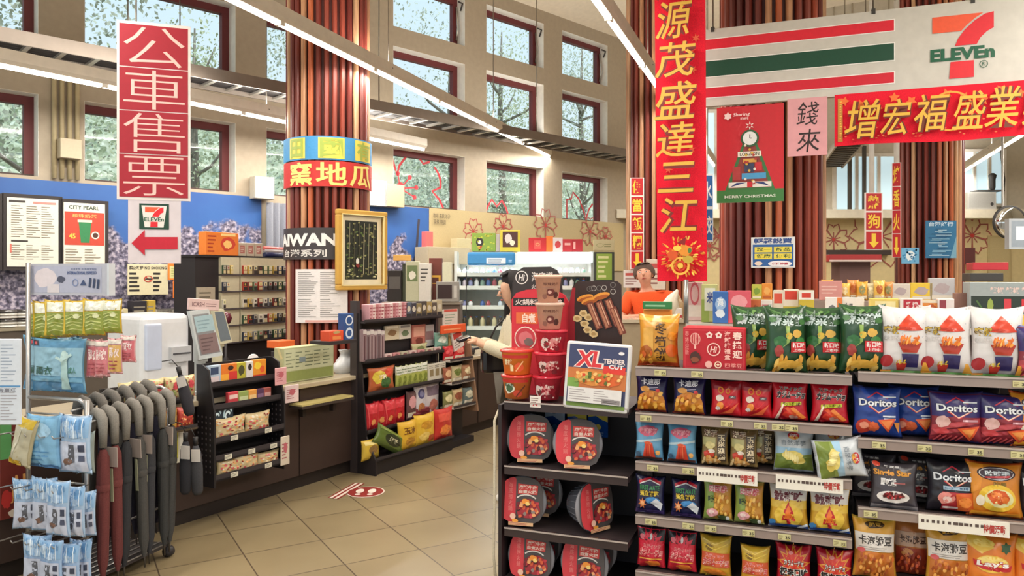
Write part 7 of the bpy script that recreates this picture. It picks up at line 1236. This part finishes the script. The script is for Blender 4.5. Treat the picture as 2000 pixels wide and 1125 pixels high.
for u, lb in ((1650, 'left of the hot dog sign'), (1678, 'close to the hot dog sign')):
    m = MB(); m.tube([(0, 0, 2.82), (0, 0, 4.0)], .04, M('#55524e'), 8); m.build('pipe', None, BK.pt(BK.t(u), 0, -.2), 0, ('dark vertical pipe standing on the high ledge '+lb, 'pipe'))
e = E('cable_tray', 'dark cable ladder beside the short tube light below the red banner', 'cable tray', (4.75, 10.4, 3.55), math.atan2(2.9, .9)); L = 3.0
for y in (-.18, .18): m = MB(); m.bx(0, L, y-.012, y+.012, -.05, .05, M('#a8a298')); m.build('rail', e)
for i in range(14): m = MB(); m.bx(.08+i*.21, .12+i*.21, -.18, .18, -.04, -.02, M('#6a655e')); m.build('rung', e)
m = MB(); m.bx(0, L, -.15, .15, -.0, .04, M('#3a3633')); m.build('cable', e)
for x in (.3, 2.6): m = MB(); m.tube([(x, -.18, .05), (x, -.18, 4)], .008, M('#8f887c', 'metal'), 5); m.build('hanger', e)
for (u0, v0, u1, v1, Y, c, lb) in ((1218, 528, 1252, 562, 9.4, '#d9cfca', 'white price sheet left of the clerk behind the counter'), (1262, 506, 1300, 566, 8.75, '#d6c9b8', 'cream sheet on the far column behind the clerk')):
    o = item(FY(Y if Y < 9 else 8.72), u0, v0, u1, v1, 0, .012, c, [(rule(.1, .15, .9, .6, 3), '#8a5a54'), (Q(.1, .7, .9, .85), '#b8504a')], 'price_sheet', lb, 'notice')
item(BK, 1602, 488, 1742, 498, -.15, .15, '#3a2c26', [], 'wall_rail', 'thin dark rail on the cream wall behind the hot dog sign', 'rail')
item(BK, 1930, 460, 1975, 560, -.03, .03, '#b5a274', [(Q(.08, .05, .92, .95), '#bba97c')], 'wall_hatch', 'beige hatch panel in the cream wall left of the screen', 'hatch')
item(BK, 1872, 484, 1905, 516, -.3, .25, '#5a3030', [], 'dark_box', 'dark red box by the blue poster at the far wall', 'box')

# ------------------------------------------------------------------ people
def skin_mesh(J, ED, name, mat, lv=2, extra=None):
    ks = list(J); me = bpy.data.meshes.new(name); me.from_pydata([J[k][0] for k in ks], [(ks.index(a), ks.index(b)) for a, b in ED], [])
    o = bpy.data.objects.new(name, me); COL.objects.link(o); md = o.modifiers.new('skin', 'SKIN'); 
    for i, k in enumerate(ks): r = J[k][1]; me.skin_vertices[0].data[i].radius = (r, r) if not isinstance(r, tuple) else r
    me.skin_vertices[0].data[0].use_root = True; s = o.modifiers.new('sub', 'SUBSURF'); s.levels = lv; s.render_levels = lv
    bpy.context.view_layer.update(); dg = bpy.context.evaluated_depsgraph_get(); m2 = bpy.data.meshes.new_from_object(o.evaluated_get(dg))
    vs = [v.co[:] for v in m2.vertices]; fs = [tuple(p.vertices) for p in m2.polygons]; bpy.data.objects.remove(o); bpy.data.meshes.remove(m2)
    b = MB(); b.add(vs, fs, mat, True); return b
def figure(name, label, loc, rz, P, skin, parts, hairf):
    """P: joints (x right, y back, z up; the figure faces -y)"""
    e = E(name, label, 'person', loc, rz)
    J = {}; ED = []
    def j(k, p, r, par=None):
        J[k] = (Vector(p), r)
        if par: ED.append((par, k))
    j('pelvis', P['pelvis'], (.14, .11)); j('waist', P['waist'], (.125, .095), 'pelvis'); j('chest', P['chest'], (.15, .11), 'waist'); j('throat', P['throat'], (.08, .07), 'chest'); j('neck', P['neck'], .046, 'throat')
    h = Vector(P['head']); f = Vector(P['look']).normalized(); up = Vector(P.get('hup', (0, 0, 1)))
    j('jaw', h-up*.05+f*.028, .064, 'neck'); j('skull', h+up*.03, (.086, .096), 'jaw'); j('crown', h+up*.085, (.06, .07), 'skull')
    for s in ('L', 'R'):
        j('sh'+s, P['sh'+s], .062, 'chest'); j('el'+s, P['el'+s], .043, 'sh'+s); j('wr'+s, P['wr'+s], .028, 'el'+s)
        w, el = Vector(P['wr'+s]), Vector(P['el'+s]); d = (w-el).normalized(); d = (d+Vector(P.get('hd'+s, (0, 0, 0)))).normalized()
        j('pa'+s, w+d*.06, (.036, .018), 'wr'+s); side = d.cross(Vector((0, 0, 1))); side = side.normalized() if side.length > .1 else Vector((1, 0, 0)); cu = d.cross(side)
        if cu.z > 0: cu = -cu
        for k, (o, l) in enumerate(((-.03, .065), (-.01, .075), (.01, .07), (.028, .055))):
            a = w+d*.085+side*o; j('f%d%s' % (k, s), a, .0095, 'pa'+s); j('g%d%s' % (k, s), a+d*l*.55+cu*.012, .009, 'f%d%s' % (k, s)); j('h%d%s' % (k, s), a+d*l*.85+cu*.04, .0075, 'g%d%s' % (k, s))
        j('t0'+s, w+d*.045-side*.04, .011, 'pa'+s); j('t1'+s, w+d*.08-side*.055+cu*.02, .009, 't0'+s)
        j('hip'+s, P['hip'+s], .1, 'pelvis'); j('kn'+s, P['kn'+s], .06, 'hip'+s); j('an'+s, P['an'+s], .042, 'kn'+s); a = Vector(P['an'+s]); j('toe'+s, a+Vector((0, -.15, -.045)), (.035, .03), 'an'+s)
    b = skin_mesh(J, ED, 'body', M(skin, 'matte'))
    rt = f.cross(up).normalized()
    for sx in (-1, 1):
        c = h+f*.088+rt*sx*.032+up*.022
        b.add([tuple(c+rt*.013*math.cos(a*math.pi/4)+up*.007*math.sin(a*math.pi/4)+f*.004) for a in range(8)], [tuple(range(8))], M('#f0e8e2')); b.add([tuple(c+rt*.006*math.cos(a*math.pi/4)+up*.006*math.sin(a*math.pi/4)+f*.006) for a in range(8)], [tuple(range(8))], M('#2a1c18'))
        b.tube([c+up*.018-rt*.016+f*.004, c+up*.023+f*.006, c+up*.018+rt*.016+f*.004], .003, M('#2a1c18'), 5)
        q = h+rt*sx*.078+up*.01; b.tube([q+up*.03, q+up*.012+rt*sx*.012-f*.01, q-up*.025], [.008, .014, .007], M(skin, 'matte'), 7)
    b.tube([h+f*.088+up*.02, h+f*.108-up*.008, h+f*.09-up*.016], [.008, .014, .008], M(skin, 'matte'), 8); b.tube([h+f*.083-up*.045-rt*.022, h+f*.094-up*.044, h+f*.083-up*.045+rt*.022], [.003, .007, .003], M('#a85048'), 7)
    b.build('body', e)
    def cloth(nm, keys, ed, grow, mat, cut=None):
        J2 = {k: (J[k][0] if not (cut and k in cut) else J[cut[k][0]][0].lerp(J[cut[k][1]][0], cut[k][2]), tuple(x+grow for x in J[k][1]) if isinstance(J[k][1], tuple) else J[k][1]+grow) for k in keys}
        skin_mesh(J2, ed, nm, mat).build(nm, e)
    parts(e, cloth, J); hairf(e, h, f, up, rt)
    return e
def hair_cap(e, h, f, up, rt, c, length=0.):
    b = MB(); vs = []; fs = []; nu, nv = 18, 9
    for i in range(nv+1):
        for k in range(nu):
            th = math.radians(5+i*(105)/nv); ph = 2*math.pi*k/nu; d = rt*math.sin(th)*math.cos(ph)+f*math.sin(th)*math.sin(ph)+up*math.cos(th)
            fr = max(0, d.dot(f)); r = .112+.006*math.sin(ph*7)
            p = h+up*.035+Vector(d)*r*(1-.0*fr)
            if fr > .45 and i > 3: p = h+up*(.098-.003*i)+d*.09-f*.03
            vs.append(tuple(p))
    fs = [(i*nu+k, i*nu+(k+1) % nu, (i+1)*nu+(k+1) % nu, (i+1)*nu+k) for i in range(nv) for k in range(nu)]
    b.add(vs, fs, M(c, 'matte'), True)
    if length:
        for k in range(16):
            a = math.pi*(.0+k/15*1.0)+math.pi; d = rt*math.cos(a)+f*math.sin(a); fw = .0 if 3 < k < 12 else .05
            b.tube([h+up*.06+d*.098, h-up*.05+d*.112+f*fw*.3, h-up*length*.6+d*.115+f*fw, h-up*length+d*.1+f*fw*1.2], [.02, .032, .03, .01], M(c, 'matte'), 7)
    b.build('hair', e)
# shopper at the counter lane, facing left, looking at a dark wallet in her hands
def shopper_parts(e, cloth, J):
    cw = M('#cfc3a8', 'cloth'); Ks = ['waist', 'chest', 'throat', 'pelvis', 'shL', 'elL', 'wrL', 'shR', 'elR', 'wrR', 'hipL', 'hipR']
    cloth('jacket', Ks, [('pelvis', 'waist'), ('waist', 'chest'), ('chest', 'throat'), ('chest', 'shL'), ('shL', 'elL'), ('elL', 'wrL'), ('chest', 'shR'), ('shR', 'elR'), ('elR', 'wrR'), ('pelvis', 'hipL'), ('pelvis', 'hipR')], .022, cw, {'wrL': ('elL', 'wrL', .92), 'wrR': ('elR', 'wrR', .92), 'hipL': ('pelvis', 'hipL', .8), 'hipR': ('pelvis', 'hipR', .8), 'throat': ('chest', 'throat', .7)})
    cloth('trousers', ['pelvis', 'hipL', 'knL', 'anL', 'hipR', 'knR', 'anR'], [('pelvis', 'hipL'), ('hipL', 'knL'), ('knL', 'anL'), ('pelvis', 'hipR'), ('hipR', 'knR'), ('knR', 'anR')], .014, M('#6a6258', 'cloth'), {'anL': ('knL', 'anL', .95), 'anR': ('knR', 'anR', .95)})
    for s in 'LR': a = J['an'+s][0]; m = MB(); m.tube([a+Vector((0, .06, -.05)), a+Vector((0, -.02, -.04)), a+Vector((0, -.13, -.055)), a+Vector((0, -.18, -.065))], [.035, .045, .042, .025], M('#dcd6cc'), 10); m.build('shoe', e)
PW = dict(pelvis=(0, 0, .88), waist=(0, .0, 1.02), chest=(0, .0, 1.2), throat=(0, -.0, 1.34), neck=(0, -.02, 1.39), head=(0, -.05, 1.5), look=(0, -1, -.25), hup=(0, -.2, .98), shL=(.17, 0, 1.29), shR=(-.17, 0, 1.29), elL=(.2, -.08, 1.06), elR=(-.2, -.08, 1.06), wrL=(.08, -.29, 1.14), wrR=(-.08, -.29, 1.14), hipL=(.09, 0, .82), hipR=(-.09, 0, .82), knL=(.1, -.02, .46), knR=(-.1, .0, .46), anL=(.1, .01, .07), anR=(-.1, .03, .07))
wpos = at(1015, 540, 5.3); figure('person', 'shopper with long black hair and cream jacket, behind the black display board', (wpos.x, wpos.y, 0), math.radians(-78), PW, '#d9a98c', shopper_parts, lambda e, h, f, up, rt: hair_cap(e, h, f, up, rt, '#1d1718', .3))
def ploc(x, y, z, rz=math.radians(-78), o=wpos): return (o.x+x*math.cos(rz)-y*math.sin(rz), o.y+x*math.sin(rz)+y*math.cos(rz), z)
m = MB(); m.rbx(-.07, .07, -.045, .045, -.008, .012, M('#2a2428', 'gloss'), .006); m.build('wallet', None, ploc(0, -.4, 1.165), math.radians(-78), ('dark wallet held in the shopper\'s hands', 'wallet'), rx=.3)
e = E('shoulder_bag', 'black shoulder bag hanging at the shopper\'s hip', 'bag', ploc(-.27, -.1, .98), math.radians(-78), None)
m = MB(); m.rbx(-.06, .06, -.13, .13, -.09, .09, M('#241f22', 'gloss'), .03); m.build('bag_body', e); m = MB(); m.tube([(0, -.1, .08), (.05, -.03, .25), (.1, .07, .36), (.05, .12, .25), (0, .1, .08)], .008, M('#241f22'), 6); m.build('strap', e)
# clerk in an orange polo, chin lifted
def clerk_parts(e, cloth, J):
    cloth('polo_shirt', ['waist', 'chest', 'throat', 'pelvis', 'shL', 'elL', 'shR', 'elR'], [('pelvis', 'waist'), ('waist', 'chest'), ('chest', 'throat'), ('chest', 'shL'), ('shL', 'elL'), ('chest', 'shR'), ('shR', 'elR')], .02, M('#e2531f', 'cloth'), {'elL': ('shL', 'elL', .85), 'elR': ('shR', 'elR', .85), 'throat': ('chest', 'throat', .8)})
    t = J['throat'][0]; m = MB(); m.tube([t+Vector((.05*math.cos(a), .045*math.sin(a)+.01, .0-.02*math.sin(-a))) for a in [math.radians(-60+q*30) for q in range(9)]], .014, M('#c8421a', 'cloth'), 7); m.build('collar', e)
    cloth('trousers', ['pelvis', 'hipL', 'knL', 'anL', 'hipR', 'knR', 'anR'], [('pelvis', 'hipL'), ('hipL', 'knL'), ('knL', 'anL'), ('pelvis', 'hipR'), ('hipR', 'knR'), ('knR', 'anR')], .016, M('#2a2a30', 'cloth'))
    for s in 'LR': a = J['an'+s][0]; m = MB(); m.tube([a+Vector((0, .06, -.05)), a+Vector((0, -.02, -.04)), a+Vector((0, -.13, -.055)), a+Vector((0, -.18, -.065))], [.035, .045, .042, .025], M('#2a2422'), 10); m.build('shoe', e)
PC = dict(pelvis=(0, 0, .93), waist=(.02, .0, 1.08), chest=(.02, .0, 1.3), throat=(-.0, -.01, 1.45), neck=(-.015, -.02, 1.5), head=(-.03, -.03, 1.6), look=(-.35, -1, .28), hup=(-.08, .25, .95), shL=(.23, 0, 1.39), shR=(-.19, 0, 1.39), elL=(.28, -.1, 1.14), elR=(-.27, -.06, 1.17), wrL=(.1, -.26, 1.16), wrR=(-.1, -.22, 1.2), hipL=(.1, 0, .87), hipR=(-.1, 0, .87), knL=(.11, -.01, .48), knR=(-.11, .0, .48), anL=(.11, .02, .07), anR=(-.11, .03, .07))
cp = at(1264, 540, 7.7); figure('person', 'shop clerk in an orange polo shirt with lifted chin, before the far column', (cp.x, cp.y, 0), 0, PC, '#d39a80', clerk_parts, lambda e, h, f, up, rt: hair_cap(e, h, f, up, rt, '#5a463c'))
item(FY(7.05), 1268, 583, 1332, 604, 0, .1, '#e0d8d0', [(Q(0, .1, 1, .35), '#a83a3c')], 'paper_tray', 'white and red tray on the service counter before the clerk', 'tray', lift=1.2)
e = E('serving_counter', 'beige serving counter in front of the clerk', 'counter', (.95, 6.98, 0), 0); m = MB(); m.bx(0, 1.05, 0, .3, 0, 1.17, M('#a8987c')); m.build('carcass', e); m = MB(); m.bx(-.02, 1.07, -.02, .32, 1.17, 1.2, M('#c9bda4', 'gloss')); m.build('worktop', e)
m = MB(); m.tube([(0, 0, 0), (.02, 0, .12), (.05, .02, .2), (.09, 0, .27)], [.07, .09, .05, .012], M('#d9cfb8', 'film'), 10); m.tube([(.1, .04, 0), (.1, .04, .14), (.08, .04, .26)], [.05, .055, .01], M('#b59a72', 'film'), 9); m.build('paper_bag', None, at(1305, 540, 7.12)-Vector((0, 0, .398)), 0, ('crumpled cream paper bag on the serving counter under the tall banner', 'bag'))
# ------------------------------------------------------------------ outside: hillside and trees beyond the windows
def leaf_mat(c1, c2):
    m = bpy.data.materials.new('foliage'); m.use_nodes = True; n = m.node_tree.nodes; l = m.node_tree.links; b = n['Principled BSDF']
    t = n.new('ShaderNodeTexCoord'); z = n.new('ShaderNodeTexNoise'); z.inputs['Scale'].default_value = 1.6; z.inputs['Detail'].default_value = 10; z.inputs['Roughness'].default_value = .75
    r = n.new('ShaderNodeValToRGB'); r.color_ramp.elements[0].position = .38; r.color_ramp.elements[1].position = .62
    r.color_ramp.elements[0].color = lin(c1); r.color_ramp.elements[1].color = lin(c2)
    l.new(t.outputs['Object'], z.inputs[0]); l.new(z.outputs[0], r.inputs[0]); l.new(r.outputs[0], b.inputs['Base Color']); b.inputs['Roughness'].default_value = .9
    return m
mb = MB(); N = 66; vs = []; fs = []
for i in range(N+1):
    for j in range(13):
        s = -14+i*1.1; d = 5+j*1.9
        h = -1.0+(j*.8+.3*noise.noise((s*.3, d*.3, 0))*3)
        vs.append(tuple(WL.pt(s, h, d)))
for i in range(N):
    for j in range(12): a = i*13+j; fs.append((a, a+13, a+14, a+1))
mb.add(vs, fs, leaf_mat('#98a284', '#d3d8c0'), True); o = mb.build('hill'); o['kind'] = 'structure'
q = random.Random(3); us = []; uf = []
for _ in range(34000):
    v = vs[q.randrange(len(vs))]; P = Vector(v)+Vector((q.uniform(-1.6, 1.6), q.uniform(-1.6, 1.6), q.uniform(-.5, 1.3))); a = Vector((q.gauss(0, 1), q.gauss(0, 1), q.gauss(0, 1))).normalized(); b = a.orthogonal().normalized(); r = q.uniform(.06, .2); k = len(us)
    us += [P-a*r, P+b*r*.7, P+a*r, P-b*r*.7]; uf.append((k, k+1, k+2, k+3))
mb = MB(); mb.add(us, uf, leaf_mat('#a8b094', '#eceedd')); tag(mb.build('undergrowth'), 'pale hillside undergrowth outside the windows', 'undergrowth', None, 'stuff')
def tree(s, d, h, w, label, c, n, sd):
    q = random.Random(sd); p = WL.pt(s, 0, d); e = E('tree', label, 'tree', (p.x, p.y, -.5), 0, 'trees outside the windows')
    t = MB(); t.tube([(0, 0, 0), (.1, 0, h*.4), (0, .1, h*.75), (.05, .05, h)], [.16, .13, .08, .02], M('#8d8377', 'wood'), 7)
    for k in range(9):
        a = q.uniform(0, 6.28); z = h*q.uniform(.3, .85); L = w*q.uniform(.4, .9)
        t.tube([(0, 0, z), (L*.5*math.cos(a), L*.5*math.sin(a), z+.3), (L*math.cos(a), L*math.sin(a), z+.9)], [.05, .035, .012], M('#8d8377', 'wood'), 5)
    t.build('trunk', e); m = MB(); vs = []; fs = []
    cl = [(q.gauss(0, w*.45), q.gauss(0, w*.45), h*(.35+.62*q.random())) for _ in range(26)]
    for _ in range(n):
        c0 = q.choice(cl); x, y, z = (c0[i]+q.gauss(0, .45) for i in range(3)); r = q.uniform(.025, .06)
        a = Vector((q.gauss(0, 1), q.gauss(0, 1), q.gauss(0, 1))).normalized(); b = a.orthogonal().normalized()*r; a = a*r
        k = len(vs); P = Vector((x, y, z)); vs += [P-a, P+b*.6, P+a, P-b*.6]; fs.append((k, k+1, k+2, k+3))
    m.add(vs, fs, c); m.build('crown', e)
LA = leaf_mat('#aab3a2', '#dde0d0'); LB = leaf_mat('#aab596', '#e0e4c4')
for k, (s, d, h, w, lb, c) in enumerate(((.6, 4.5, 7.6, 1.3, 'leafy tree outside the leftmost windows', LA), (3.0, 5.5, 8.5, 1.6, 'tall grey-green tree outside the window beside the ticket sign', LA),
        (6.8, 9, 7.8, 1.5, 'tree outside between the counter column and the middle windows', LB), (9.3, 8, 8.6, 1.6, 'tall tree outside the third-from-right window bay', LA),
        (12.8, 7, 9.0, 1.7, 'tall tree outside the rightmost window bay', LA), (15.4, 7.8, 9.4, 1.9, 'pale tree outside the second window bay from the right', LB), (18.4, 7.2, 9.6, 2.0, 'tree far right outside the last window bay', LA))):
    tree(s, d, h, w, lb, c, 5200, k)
